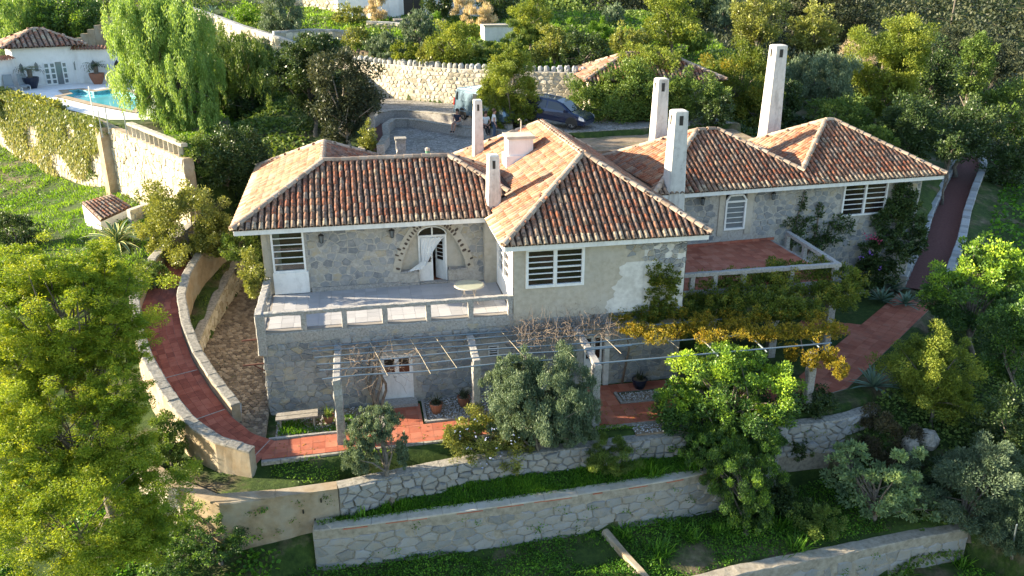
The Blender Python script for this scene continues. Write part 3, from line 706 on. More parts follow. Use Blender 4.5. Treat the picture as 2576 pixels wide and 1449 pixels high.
for a in range(12):
    me = bpy.data.meshes.new('roof_tile'); me.from_pydata(TV.tolist(), [], TF); at = me.attributes.new('rnd', 'FLOAT', 'POINT'); at.data.foreach_set('value', np.full(len(TV), (a+.5)/12, np.float32))
    me.polygons.foreach_set('use_smooth', [True]*6+[False]*6); me.materials.append(M['tile']); variants[a] = me; me2 = me.copy(); me2.materials[0] = M['tile_sunlit']; variants[a, 1] = me2
hb = BASE[HOUSE.name]
mb = MB()
mp_ = MB()
for k, (p, x, y, z, a, pale) in enumerate(tiles):
    if k < 300:
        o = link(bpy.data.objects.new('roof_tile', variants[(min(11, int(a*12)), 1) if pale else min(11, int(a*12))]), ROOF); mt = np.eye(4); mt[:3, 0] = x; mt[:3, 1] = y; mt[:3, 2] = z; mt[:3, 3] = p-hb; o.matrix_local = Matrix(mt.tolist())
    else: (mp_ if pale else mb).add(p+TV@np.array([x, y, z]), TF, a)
mb.build('roof_tiles', M['tile'], ROOF, kind='stuff', smooth=True); mp_.build('roof_tiles', M['tile_sunlit'], ROOF, kind='stuff', smooth=True, label='left-hand slope tiles coloured paler to look sunlit')
# ridge and hip caps
caps = []
RV, RF = barrel(.44, .15, .125)
def crease(i, p, q):
    b = BL[i]; L = np.linalg.norm(q-p); d = (q-p)/L; n = int(L/.38)
    for k in range(n):
        c = p+d*(L*(k+.5)/n); h = b.h(c[0], c[1]); ok = True
        for j, bj in enumerate(BL):
            if j == i: continue
            hj = bj.h(c[0], c[1]); dd = bj.d4(c[0], c[1])
            if h < hj-.03 or (abs(h-hj) <= .03 and (j < i or abs(dd[0]-dd[1]) > .06)): ok = False
        if not ok: continue
        y = np.cross((0, 0, 1.), d); y /= np.linalg.norm(y); z = np.cross(d, y); m_ = np.array([d, y, z]); s = p+d*(L*k/n)+np.array([RN.uniform(-.01, .01), RN.uniform(-.01, .01), .03+RN.uniform(0, .015)])
        caps.append((s+RV@m_, RF))
for i, b in enumerate(BL):
    u0, u1, v0, v1 = b.r; r = min(u1-u0, v1-v0)/2
    if u1-u0 > v1-v0: A, B = (u0+r, (v0+v1)/2), (u1-r, (v0+v1)/2); ends = [(A, (u0, v0)), (A, (u0, v1)), (B, (u1, v0)), (B, (u1, v1))]
    else: A, B = ((u0+u1)/2, v0+r), ((u0+u1)/2, v1-r); ends = [(A, (u0, v0)), (A, (u1, v0)), (B, (u0, v1)), (B, (u1, v1))]
    crease(i, b.w(*A, r), b.w(*B, r))
    for t, e in ends: crease(i, b.w(*e, 0), b.w(*t, r))
PC = Pieces()
for V, Fc in caps: PC.add(V, Fc)
PC.build('ridge_tile', 'ridge_tiles', M['ridge'], ROOF)
# mortar bed under the caps, valley strip between the right-hand roofs
# white fascia boards and soffits
def fascia(p, q, z, h=.2, t=.07):
    m = MB(); m.beam((*p, z-h/2), (*q, z-h/2), t, h); return m.build('fascia', M['white'], HOUSE)
fz = ZE-.05
fascia((-4.68,32.57),(5.22,32.57), fz); fascia((-4.68,32.62),(-4.68,43.8), fz-.004); fascia((2.24,39.7),(2.24,43.8), fz)
fascia((5.32,28.80),(13.33,28.80), 6.05); fascia((5.32,28.85),(5.32,32.5), 6.046); fascia((13.33,28.85),(13.33,34.9), 6.046)
c = lambda u, v: tuple(BL[3].w(u, v)[:2])
fascia(c(-2.2,-.55), c(13.48,-.55), 6.0); fascia(c(13.48,-.5), c(13.48,7.3), 5.996)
m = MB(); m.prism([(-4.64,32.61),(5.3,32.61),(5.3,33.2),(-3.6,33.2),(-3.6,43.7),(-4.64,43.7)], 5.93, 5.95)
m.prism([(5.36,28.84),(13.29,28.84),(13.29,36),(12.55,36),(12.55,29.4),(5.8,29.4),(5.8,33),(5.36,33)], 5.87, 5.89)
m.prism([c(-2.1,-.5), c(13.44,-.5), c(13.44,7.2), c(12.7,7.2), c(12.7,.2), c(-2.1,.2)], 5.83, 5.85); m.build('soffit', M['white'], HOUSE)

# ---------------------------------------------------------------- walls with openings
def wall_face(m, O, U, u0, u1, z0, z1, holes, Nn, depth=.16, a=None):
    O = np.array(O, float); U = np.array([*U, 0.]); Nn = np.array([*Nn, 0.])
    us = sorted({u0, u1, *[h[0] for h in holes], *[h[1] for h in holes]}); zs = sorted({z0, z1, *[h[2] for h in holes], *[h[3] for h in holes]})
    pt = lambda u, z, d=0: O+U*u+np.array([0, 0, z])-Nn*d
    for i in range(len(us)-1):
        for j in range(len(zs)-1):
            cu, cz = (us[i]+us[i+1])/2, (zs[j]+zs[j+1])/2
            if not (u0 <= cu <= u1 and z0 <= cz <= z1) or any(h[0] < cu < h[1] and h[2] < cz < h[3] for h in holes): continue
            m.add([pt(us[i], zs[j]), pt(us[i+1], zs[j]), pt(us[i+1], zs[j+1]), pt(us[i], zs[j+1])], [(0, 1, 2, 3)], a)
    for h in holes:
        r = [pt(h[0], h[2]), pt(h[1], h[2]), pt(h[1], h[3]), pt(h[0], h[3])]; q = [pt(h[0], h[2], depth), pt(h[1], h[2], depth), pt(h[1], h[3], depth), pt(h[0], h[3], depth)]
        m.add(r+q, [(k, (k+1) % 4, 4+(k+1) % 4, 4+k) for k in range(4)], a)
def window(O, U, Nn, u0, u1, z0, z1, cols, rows, glass='glass', fr=.075, mid=None, name='window', inset=.05, label=None, handle=False):
    # white casement: outer frame, mullions, thin glazing bars; each pane is a sub-part
    O = np.array(O, float); U3 = np.array([*U, 0.]); N3 = np.array([*Nn, 0.]); Z3 = np.array([0, 0, 1.]); ax = np.array([U3, N3, Z3])
    m = MB(); bx = lambda a0, a1, b0, b1, dn, th: m.box(O+U3*(a0+a1)/2+Z3*(b0+b1)/2+N3*dn, (a1-a0, th, b1-b0), ax=ax)
    bx(u0, u1, z1-fr, z1, .02, .12); bx(u0, u1, z0, z0+fr, .022, .124); bx(u0, u0+fr, z0+fr, z1-fr, .021, .121); bx(u1-fr, u1, z0+fr, z1-fr, .021, .121)
    cw = (u1-u0-fr)/cols; pn = []
    for c_ in range(cols):
        a0 = u0+fr+c_*cw; a1 = a0+cw-fr
        if c_: bx(a0-fr-.015, a0+.015, z0+fr, z1-fr, .024, .127)
        rh = (z1-z0-2*fr)/rows
        for r_ in range(rows):
            b0 = z0+fr+r_*rh; b1 = b0+rh
            if r_: th = .055 if mid and r_ == mid else .03; bx(a0, a1, b0-th/2, b0+th/2, .012, .05)
            pn.append((a0, a1, b0, b1))
    w = m.build(name, M['white'], HOUSE, label=label)
    for a0, a1, b0, b1 in pn:
        g = MB(); g.box(O+U3*(a0+a1)/2+Z3*(b0+b1)/2-N3*.02, (a1-a0+.01, .012, b1-b0-.004), ax=ax); g.build('pane', M[glass], w)
    return w
YA, YF, YN = 33.05, 29.2, 33.30      # upper left facade, lower and middle facade, niche back
def X(px, py, Y): return float(ony(px, py, Y)[0])
def Zz(px, py, Y): return float(ony(px, py, Y)[2])
ZT = 3.2
w1 = (X(680,600,YA), X(764,600,YA), Zz(690,686,YA), 5.9)
ax0, ax1 = X(1006,650,YA), X(1173,650,YA); axc = (ax0+ax1)/2; ahw = (ax1-ax0)/2; az0 = 3.75; az1 = Zz(1088,566,YA)
def arch_z(x):
    t = min(1, abs((x-axc)/ahw)); return az0+(az1-az0)*(1-t**2.1)**.72
m = MB(); wall_face(m, (0, YA, 0), (1, 0), -3.7, ax0, ZT, 5.95, [w1], (0, -1)); wall_face(m, (0, YA, 0), (1, 0), ax1, 5.7, ZT, 5.95, [], (0, -1))
n = 40; xs = [ax0+(ax1-ax0)*i/n for i in range(n+1)]; V = []; dpt = YN-YA
for x in xs: V += [(x, YA, arch_z(x)), (x, YA, 5.95), (x, YN, arch_z(x))]
m.add(V, [(3*i, 3*i+3, 3*i+4, 3*i+1) for i in range(n)]+[(3*i, 3*i+2, 3*i+5, 3*i+3) for i in range(n)])
d0, d1 = X(1053,650,YN), X(1124,650,YN)
for a, b in ((ax0, d0-.02), (d1+.02, ax1)):                            # seats either side of the door
    m.add([(a, YA, ZT), (b, YA, ZT), (b, YA, az0), (a, YA, az0)], [(0, 1, 2, 3)]); m.add([(a, YN, ZT), (a, YA, ZT), (a, YA, az0), (a, YN, az0)], [(0, 1, 2, 3)]); m.add([(b, YN, ZT), (b, YA, ZT), (b, YA, az0), (b, YN, az0)], [(0, 1, 2, 3)])
# lower facade, side walls, right wing
door1 = (X(960,950,YF), X(1040,950,YF), -.22, Zz(1000,893,YF)); lw = (X(1228,880,YF), X(1255,880,YF), Zz(1240,897,YF), Zz(1240,869,YF)); door2 = (X(1468,900,YF), X(1517,900,YF), -.2, Zz(1490,846,YF))
wall_face(m, (0, YF, 0), (1, 0), -3.7, 12.65, -.5, 3.05, [door1, lw, door2], (0, -1), .2)
w2 = (X(1322,620,YF), X(1470,620,YF), Zz(1322,724,YF), Zz(1390,620,YF)-.02)
bay = (29.45, 31.9, 4.15, 5.75)
wall_face(m, (12.65, 29.2, 0), (0, 1), 0, 15, -.5, 5.9, [], (1, 0)); wall_face(m, (-3.7, 29.2, 0), (0, 1), 0, 3.85, -.5, 3.05, [], (-1, 0)); wall_face(m, (-3.7, 33.05, 0), (0, 1), 0, 10.2, -.5, 5.95, [], (-1, 0))
m.add([(-3.7, 43.2, -.5), (5.7, 43.2, -.5), (5.7, 43.2, 5.95), (-3.7, 43.2, 5.95)], [(0, 1, 2, 3)]); m.add([(5.7, 44.2, -.5), (12.65, 44.2, -.5), (12.65, 44.2, 5.9), (5.7, 44.2, 5.9)], [(0, 1, 2, 3)])
CU, CV = BL[3].U, BL[3].Vv; CN = -CV; CO3 = np.array([*CO, 0.])
def cu(px, py):
    p = onpl(px, py, CO3, np.array([*CN, 0.])); return float((p[:2]-np.array(CO))@CU), float(p[2])
aw = (cu(1822,540)[0], cu(1874,540)[0], cu(1845,577)[1], cu(1845,489)[1]); cw_ = (cu(2119,500)[0], cu(2228,500)[0], cu(2160,541)[1], min(5.78, cu(2180,457)[1]))
wall_face(m, (*CO, 0), CU, -2.8, 12.75, -.6, 5.85, [aw, cw_], CN)
e3 = np.array(CO)+CU*12.75; wall_face(m, (*e3, 0), CV, 0, 7, -.6, 5.85, [], CU)
WALL = m.build('wall', M['mortar'], HOUSE)
# plastered fields: a skin just proud of the rubble wall
def plast(f):
    m = MB(); f(m); m.build('plaster', M['plaster'], HOUSE)
m = MB(); wall_face(m, (0, YA-.03, 0), (1, 0), -3.72, w1[0]-.02, ZT, 5.93, [], (0, -1), .03); m.build('plaster', M['plaster'], HOUSE); m = MB(); wall_face(m, (0, YF-.045, 0), (1, 0), 5.72, 10.9, 2.9, 5.88, [w2], (0, -1), .2)
m.build('plaster', M['plaster'], HOUSE)
plast(lambda m: m.box((-3.64, 33.03, 4.57), (.2, .1, 2.74)))
m = MB()
wall_face(m, (0, YN, 0), (1, 0), ax0-.1, ax1+.1, ZT, 5.95, [(d0, d1, ZT, 5.62)], (0, -1), .12)
# right pier beside the niche
m.build('niche_back', M['plaster'], HOUSE); plast(lambda m: m.box((5.45, 32.86, 4.57), (.5, .4, 2.74))); plast(lambda m: m.box((-3.72, 38, 4.6), (.06, 10, 2.7)))
# surround of the arched window
plast(lambda m: m.box((*(np.array(CO)+CU*(aw[0]-.17)+CN*.01), (aw[2]+aw[3])/2), (.3, .07, aw[3]-aw[2]+.5), rz=CR)); plast(lambda m: m.box((*(np.array(CO)+CU*(aw[1]+.19)+CN*.01), (aw[2]+aw[3])/2), (.34, .075, aw[3]-aw[2]+.5), rz=CR))
# plaster band round the arch
m = MB(); V = []
for i in range(n+1):
    x = xs[i]; z = arch_z(x); t = (x-axc)/ahw; k = np.array([t*1.3, .45+.55*(1-abs(t))]); k = k/np.hypot(*k)*.34
    V += [(x, YA-.035, z), (min(max(x+k[0], ax0-.34), ax1+.34), YA-.035, min(z+k[1], 5.92))]
m.add(V, [(2*i, 2*i+2, 2*i+3, 2*i+1) for i in range(n)]); m.build('arch_band', M['plaster'], HOUSE)
P = Pieces(); K = 13
for s in (-1, 1):
    for r_ in (.13, .30):
        for i in range(K):
            t = (.985-.85*(i+.5*(r_ > .2))/K); x = axc+s*ahw*t; z = arch_z(x); k = np.array([s*t*1.3, .45+.55*(1-t)]); k = k/np.hypot(*k)
            if RN.random() < (.15 if r_ < .2 else .72): continue
            cx_, cz_ = x+k[0]*r_, z+k[1]*r_; w_ = RN.uniform(.05, .1); h_ = RN.uniform(.035, .06)
            if cz_ > 5.8: continue
            poly = [(cx_+w_*k[0]*a-h_*k[1]*b, cz_+w_*k[1]*a+h_*k[0]*b) for a, b in ((-1,-.8),(.2,-1),(1,-.5),(.9,.6),(0,1),(-.9,.7))]
            V, Fc = stone_mesh(poly, lambda u, v, d: np.array([u, YA-.04-d, v]), .004, .03); P.add(V, Fc)
P.build('arch_stone', 'arch_stones', M['darkstone'], WALL)
m = MB(); m.rough((ax0-.02, YA+.09, az0+.03), (d0-.05, YA+.09, az0+.03), .34, .08, .012); m.rough((d1+.05, YA+.09, az0+.03), (ax1+.05, YA+.09, az0+.03), .34, .08, .012); m.build('seat_slab', M['concrete'], HOUSE)
# rubble facing
P = Pieces()
fA = plane_map((0, YA, 0), (1, 0, 0), (0, 0, 1), (0, -1, 0)); inh = lambda h, x, z, g=.02: h[0]-g < x < h[1]+g and h[2]-g < z < h[3]+g
P.stones(fA, w1[1]+.1, 5.2, ZT+.12, 5.94, .38, .28, .024, .018, .38, mask=lambda x, z: not (ax0-.36 < x < ax1+.36 and z < arch_z(x)+.38 and z < 9))
fF = plane_map((0, YF, 0), (1, 0, 0), (0, 0, 1), (0, -1, 0)); hs = [door1, lw, door2]
P.stones(fF, -3.7, 12.6, -.35, 2.95, .38, .25, .016, .04, .4, mask=lambda x, z: not any(inh(h, x, z, .05) for h in hs))
P.stones(plane_map((0, YF-.05, 0), (1, 0, 0), (0, 0, 1), (0, -1, 0)), 9.9, 12.62, 3.0, 5.86, .27, .20, .02, .03, .42, mask=lambda x, z: z > 5.35-.42*(x-9.9)+.12*sin(x*9) and RN.random() > .025)
fC = plane_map((*CO, 0), (*CU, 0), (0, 0, 1), (*CN, 0))
P.stones(fC, -2.7, 12.7, 0, 5.82, .42, .31, .022, .018, .38, mask=lambda u, z: not inh(aw, u, z, .38) and not inh(cw_, u, z, .05) and (u > 4.4 or z > 3.3))
P.stones(plane_map((12.65, 29.2, 0), (0, 1, 0), (0, 0, 1), (1, 0, 0)), .05, 6, 0, 5.8, .42, .32, .014, .03)
P.stones(plane_map((-3.7, 29.2, 0), (0, 1, 0), (0, 0, 1), (-1, 0, 0)), .05, 3.8, -.3, 3.0, .42, .3, .014, .04)
P.build('stone', 'rubble_stones', M['stone'], WALL)
m = MB(); wall_face(m, (0, YF-.02, 0), (1, 0), 10.9, 12.62, 2.9, 5.86, [], (0, -1)); m.build('limewash', M['whitewash'], HOUSE)
m = MB(); e_ = [(9.35+.42*max(z-3, 0)**.8+.10*sin(z*9)+.07*sin(z*23+1)+RN.uniform(-.03, .03), z) for z in np.linspace(2.92, 5.0, 26)]
m.add([q for x, z in e_ for q in ((x, YF-.052, z), (10.9, YF-.052, z))], [(2*i, 2*i+1, 2*i+3, 2*i+2) for i in range(25)]); m.build('limewash', M['whitewash'], HOUSE)
# windows and doors
window((0, YA-.03, 0), (1, 0), (0, -1), *w1, 1, 6, 'glass_clear', label='single tall window with white slats'); 
m = MB(); m.box(((w1[0]+w1[1])/2+.02, YA-.08, (ZT+w1[2])/2+.02), (w1[1]-w1[0]+.1, .16, w1[2]-ZT-.02)); m.build('window_panel', M['white'], HOUSE)
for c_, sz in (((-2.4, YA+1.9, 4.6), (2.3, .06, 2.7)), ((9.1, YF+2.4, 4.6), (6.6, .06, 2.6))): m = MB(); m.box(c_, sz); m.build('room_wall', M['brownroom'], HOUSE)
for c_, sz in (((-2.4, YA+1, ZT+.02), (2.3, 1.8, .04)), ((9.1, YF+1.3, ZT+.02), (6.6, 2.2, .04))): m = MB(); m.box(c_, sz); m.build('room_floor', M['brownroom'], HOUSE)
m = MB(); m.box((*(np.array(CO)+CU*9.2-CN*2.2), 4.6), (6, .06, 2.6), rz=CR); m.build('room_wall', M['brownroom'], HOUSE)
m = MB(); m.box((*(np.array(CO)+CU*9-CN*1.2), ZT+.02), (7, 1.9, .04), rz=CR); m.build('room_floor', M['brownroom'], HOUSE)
m = MB(); m.box((*(np.array(CO)+CU*5-CN*6.4), 2.7), (15, .1, 6.2), rz=CR); m.build('rear_wall', M['plaster'], HOUSE)
m = MB(); m.box((w1[0]+.2, YA+.16, (w1[2]+w1[3])/2), (.26, .05, w1[3]-w1[2]-.1)); m.build('curtain', M['plaster'], HOUSE)
window((0, YF-.045, 0), (1, 0), (0, -1), *w2, 2, 6, 'glass_clear', fr=.1, mid=3, label='wide double window over the pergola')
m = MB(); wall_face(m, (5.7, 0, 0), (0, 1), 29.2, 33.1, ZT, 5.9, [bay], (-1, 0)); m.build('bay_wall', M['white'], HOUSE)
window((5.7, 0, 0), (0, 1), (-1, 0), *bay, 2, 4, fr=.1, label='sunlit side window above the terrace')
window((*CO, 0), CU, CN, *cw_, 2, 6, fr=.08, mid=3, label='double window framed by creepers')
# arched window: chamfered head
w = window((*CO, 0), CU, CN, aw[0], aw[1], aw[2], aw[3]-.3, 1, 5, 'glassgrey', fr=.09, label='pointed window over the red terrace')
m = MB(); O = lambda u, z, d: np.array([*(np.array(CO)+CU*u+CN*d), z]); uc = (aw[0]+aw[1])/2
pts = [(aw[0], aw[3]-.33), (aw[0]+.22, aw[3]-.04), (aw[1]-.22, aw[3]-.04), (aw[1], aw[3]-.33)]
for a, b in zip(pts[:-1], pts[1:]): m.beam(O(*a, .03), O(*b, .03), .1, .08)
m.build('window_head', M['white'], HOUSE)
m = MB(); m.add([O(u, z, .0) for u, z in pts], [(0, 1, 2, 3)]); m.build('head_pane', M['glassgrey'], HOUSE)
# terrace door with blown lace curtain
DT = Zz(1088,590,YN); dm = (d0+d1)/2
m = MB()
for u in (d0+.04, d1-.04): m.box((u, YN-.02, (ZT+DT)/2), (.08, .12, DT-ZT))
m.box((dm, YN-.022, DT-.04), (d1-d0-.16, .124, .08)); m.box((dm, YN-.024, DT+.16), (.06, .1, .32))
V = []
for i in range(13):
    a = pi*i/12; V.append((dm-cos(a)*(d1-d0)/2, YN-.012, DT+sin(a)*.36)); 
for i in range(12): m.beam(V[i], V[i+1], .1, .05)
DF = m.build('door_frame', M['white'], HOUSE); m = MB(); m.add([(*v[:1], YN-.006, v[2]) for v in V], [tuple(range(13))]); m.build('fanlight', M['glass'], DF)
def leaf(hinge, ang, wd, z0, z1, name='door', sill=.75, bars=4, parent=None, n2=None, Y=YN):
    # a glazed door leaf: solid panel below, barred panes above
    U = np.array([cos(ang), sin(ang), 0]); Nn = np.array([sin(ang), -cos(ang), 0]); ax = np.array([U, Nn, (0, 0, 1.)]); O = np.array([*hinge, 0.]); m = MB()
    bx = lambda a0, a1, b0, b1, th, dn=0: m.box(O+U*(a0+a1)/2+np.array([0, 0, (b0+b1)/2])+Nn*dn, (a1-a0, th, b1-b0), ax=ax)
    bx(0, .08, z0, z1, .05); bx(wd-.08, wd, z0, z1, .05); bx(.08, wd-.08, z1-.09, z1, .051); bx(.08, wd-.08, z0, z0+.1, .051); bx(.08, wd-.08, z0+sill, z0+sill+.09, .051); bx(.08, wd-.08, z0+.1, z0+sill, .025); bx(.14, wd-.14, z0+.18, z0+sill-.08, .035)
    h = (z1-.09-z0-sill-.09)/bars
    for k in range(1, bars): bx(.08, wd-.08, z0+sill+.09+h*k-.012, z0+sill+.09+h*k+.012, .04)
    d = m.build(name, M['white'], HOUSE)
    for k in range(bars):
        g = MB(); a, b = z0+sill+.09+h*k+.012, z0+sill+.09+h*(k+1)-.012; g.box(O+U*wd/2+np.array([0, 0, (a+b)/2]), (wd-.16, .012, b-a), ax=ax); g.build('pane', M['glass'], d)
    g = MB(); g.tube([O+U*(wd-.04)+Nn*.03+np.array([0, 0, z0+1.0]), O+U*(wd-.04)+Nn*.07+np.array([0, 0, z0+1.0]), O+U*(wd-.15)+Nn*.07+np.array([0, 0, z0+1.0])], .01, 5); g.build('handle', M['black'], d); return d
lw_ = (d1-d0-.16)/2
leaf((d0+.08, YN-.01), 0, lw_, ZT+.04, DT-.08, bars=1); leaf((d1-.08, YN+.03), pi-radians(48), lw_, ZT+.04, DT-.08, bars=6)
m = MB(); V = []; nu, nv = 22, 14
for j in range(nv+1):
    t = j/nv; z = (DT-.1)*(1-t)+(ZT+.62)*t
    for i in range(nu+1):
        s = i/nu; x0 = d0+.1+(-.62*max(0, t-.72)/.28 if t > .72 else 0)+.02*t; x1 = d1-.1-(t**.8)*.78*(d1-d0); x1 = max(x1, x0+.25); yy = YN-.10-.035*sin(s*38)-.25*t*t
        V.append((x0+(x1-x0)*s, yy, z+(.10*s if t > .9 else 0)))
m.add(V, [(j*(nu+1)+i, j*(nu+1)+i+1, (j+1)*(nu+1)+i+1, (j+1)*(nu+1)+i) for j in range(nv) for i in range(nu)]); m.build('lace_curtain', M['cloth'], HOUSE, smooth=True)
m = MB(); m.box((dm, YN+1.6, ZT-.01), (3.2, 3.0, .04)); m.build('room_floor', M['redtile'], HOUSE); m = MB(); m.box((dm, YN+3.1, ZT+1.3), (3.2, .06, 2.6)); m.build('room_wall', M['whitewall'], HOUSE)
m = MB(); m.box((dm, YN-.12, ZT+.03), (d1-d0+.1, .3, .06)); m.build('doorstep', M['concrete'], HOUSE)
# skirting of the upper facade
m = MB(); m.box(((w1[1]+.15+ax0)/2, YA-.05, ZT+.09), (ax0-w1[1]-.15, .1, .18)); m.box(((ax0+d0)/2, YA-.045, ZT+.05), (d0-ax0, .09, .1)); m.box(((ax1+d1)/2, YA-.045, ZT+.05), (ax1-d1, .09, .1)); m.build('skirting', M['concrete'], HOUSE)
# lower doors
dmid = (door1[0]+door1[1])/2; wl = (door1[1]-door1[0])/2-.05
m = MB()
for u in (door1[0]+.025, door1[1]-.025): m.box((u, YF+.08, (door1[2]+door1[3])/2), (.05, .12, door1[3]-door1[2]))
m.box((dmid, YF+.08, door1[3]-.03), (door1[1]-door1[0]-.1, .121, .06)); m.build('door_frame', M['white'], HOUSE)
leaf((door1[0]+.05, YF+.1), 0, wl, -.12, door1[3]-.07, sill=1.05, bars=1); leaf((door1[1]-.05, YF+.1), pi, wl, -.12, door1[3]-.07, sill=1.05, bars=1)
m = MB(); m.box((dmid, YF-.22, -.13), (door1[1]-door1[0]+.2, .55, .14)); m.build('doorstep', M['concrete'], HOUSE)
leaf((door2[0]+.04, YF+.1), 0, (door2[1]-door2[0])/2-.045, -.12, door2[3]-.03, sill=.95, bars=1); leaf((door2[1]-.04, YF+.1), pi, (door2[1]-door2[0])/2-.045, -.12, door2[3]-.03, sill=.95, bars=1)
m = MB(); m.box((door2[1]+.12, YF-.06, 1.15), (.2, .14, 2.8)); m.build('pilaster', M['whitewash'], HOUSE)
window((0, YF+.06, 0), (1, 0), (0, -1), lw[0]+.01, lw[1]-.01, lw[2]+.01, lw[3]-.01, 1, 4, fr=.04, label='small slatted window in the lower wall')

# ---------------------------------------------------------------- terraces and railings
m = MB(); m.prism([(-3.7,29.2),(5.7,29.2),(5.7,33.05),(-3.7,33.05)], 2.95, ZT-.022); m.build('terrace', M['grout'], HOUSE)
TER = [o for o in HOUSE.children if o.name.startswith('terrace')][0]
P = Pieces(); tiles_on([[(-3.45,29.42),(5.66,29.42),(5.66,33.0),(-3.45,33.0)]], 0, .455, ZT, P, gap=.006, org=(-3.45, 29.42)); P.build('floor_tile', 'floor_tiles', M['terracefloor'], TER)
RZ = Zz(960,770,29.25)
m = MB(); m.rough((-3.85,29.28,RZ-.02),(5.85,29.28,RZ+.01), .22, .14, .018, .16); m.rough((-3.72,29.1,RZ-.025),(-3.66,33.0,RZ+.01), .26, .17, .02, .16)
RAIL = m.build('railing', M['concrete'], HOUSE)
def post(px, py, Y, z0, z1, s=.2):
    x = X(px, py, Y); m = MB(); m.rough((x, Y, z0), (x, Y, z1), s, s, .02, .2); m.build('railing_post', M['concrete'], HOUSE)
for px, py in ((765,820),(867,812),(969,806),(1078,800),(1184,790),(1283,780)): post(px, py, 29.27, 2.62, RZ-.06)
m = MB(); m.rough((-3.68,29.22,2.3),(-3.68,29.22,RZ), .34, .3, .03, .2); m.build('railing_post', M['concrete'], HOUSE)
for y in (31.0, 32.7):
    m = MB(); m.rough((-3.68,y,ZT),(-3.68,y,RZ-.05), .2, .2, .02, .2); m.build('railing_post', M['concrete'], HOUSE)
m = MB(); m.rough((-3.55,29.27,2.90),(5.75,29.27,2.92), .22, .44, .02, .3); m.rough((-3.64,29.4,3.06),(-3.64,32.98,3.06), .16, .3, .02, .3); m.build('parapet', M['concrete'], HOUSE)
# red terrace
RT0, RT1 = 30.2, 35.75
m = MB(); m.prism([(12.65,RT0),(20.3,RT0),(20.0,36.0),(12.65,35.6)], 2.7, ZT-.022); REDT = m.build('red_terrace', M['concrete'], HOUSE)
P = Pieces(); tiles_on([[(12.7,RT0+.06),(20.05,RT0+.06),(19.85,35.92),(12.7,35.5)]], 0, .40, ZT, P, gap=.007, org=(12.7, RT0+.06)); P.build('floor_tile', 'floor_tiles', M['redtile'], REDT)
m = MB()
for u in np.arange(-2.6, 4.3, .4): m.box((*(np.array(CO)+CU*(u+.2)+CN*.05), ZT+.06), (.385, .05, .12), rz=CR)
m.build('skirting', M['redtile'], HOUSE)
p1 = ony(1727, 690, RT0+.1); p2 = ony(2112, 668, RT0+.1); rz2 = float(p1[2]+p2[2])/2; p3 = onz(1982, 586, rz2)
m = MB(); m.rough((12.7, RT0+.1, rz2), (p2[0], RT0+.1, rz2), .22, .17, .015, .2); m.rough((p2[0]-.05, RT0+.05, rz2-.004), (p3[0], p3[1], rz2), .24, .17, .015, .2); m.build('railing', M['concrete'], HOUSE)
for px, py in ((1797,715),(1740,715),(1870,700),(1990,690),(2100,690)):
    x = X(px, py, RT0+.1); m = MB(); m.rough((x, RT0+.1, ZT-.4), (x, RT0+.1, rz2-.06), .2, .2, .02, .2); m.build('railing_post', M['concrete'], HOUSE)
for t in (.3, .62, .97):
    x, y = p2[0]+(p3[0]-p2[0])*t, RT0+.1+(p3[1]-RT0)*t; m = MB(); m.rough((x, y, ZT-.2), (x, y, rz2-.06), .2, .2, .02, .2); m.build('railing_post', M['concrete'], HOUSE)
m = MB()
for x in (14.5, 17.4, 20.0): m.rough((x, RT0+.15, -.3), (x, RT0+.15, 2.7), .35, .35, .02)
m.build('terrace_pier', M['concrete'], HOUSE)

# ---------------------------------------------------------------- chimneys
def chimney(base, top_px, w0, w1_, dpt=None, label=None, dark=False, oct=False, top=None, zb=None):
    # tapering square shaft with chamfered head, side slots and a small cap
    bx_, by_, bz = base; zt = top if top is not None else Zz(*top_px, by_); zb = zb if zb is not None else bz-.6
    V = []; lv = [(zb, 1.0), (zb+(zt-zb)*.25, .97), (zb+(zt-zb)*.6, .985), (zt-.14, 1.0), (zt-.05, 1.0), (zt, .78)]; m = MB(); n = 8; c_ = .80
    for z, f in lv:
        t = (z-zb)/(zt-zb); s = (w0+(w1_-w0)*min(1, t*1.05))/2*f; d = s*(dpt or 1)
        for ux, uy in ((-1,-c_),(-c_,-1),(c_,-1),(1,-c_),(1,c_),(c_,1),(-c_,1),(-1,c_)): V.append((bx_+ux*s+RN.uniform(-.006, .006), by_+uy*d, z))
    Fc = [(i*n+k, i*n+(k+1) % n, (i+1)*n+(k+1) % n, (i+1)*n+k) for i in range(len(lv)-1) for k in range(n)]+[tuple((len(lv)-1)*n+k for k in range(n))]
    m.add(V, Fc); ch = m.build('chimney', M['chimney'], HOUSE, label=label)
    h = min(.42, w1_*.75); sw = w1_*.26; s = w1_/2
    for dx, dy, sx, sy in ((0, -1, sw, .05), (-1, 0, .05, sw)): g = MB(); g.box((bx_+dx*(s-.01), by_+dy*(s*(dpt or 1)-.01), zt-.22-h/2), (sx, sy, h)); g.build('flue_slot', M['black'], ch)
    return ch
b1 = on_roof(1203,388); chimney(b1, (1203,250), .62, .42, label='slender white chimney at the rear of the roof')
b2 = on_roof(1241,512); chimney(b2, (1240,388), .66, .46, label='short white chimney in the valley between two roofs')
p4 = np.array([*(np.array(CO)+CU*(-.15)+CN*.28), 0]); p4[0] = X(1697,440,p4[1]); chimney(p4, (1713,276), 1.22, .68, zb=-.3, label='broad tapering chimney climbing the front wall')
y5 = 41.2; chimney((X(1656,330,y5), y5, 6.5), (1662,196), .86, .62, label='grey chimney behind the middle roof')
y6 = 43.3; chimney((X(1938,305,y6), y6, 6.0), (1963,112), 1.05, .76, label='tallest chimney behind the right roof')
b3 = on_roof(1305,398); m = MB(); zt3 = Zz(1300,345,b3[1]); w3 = 1.15
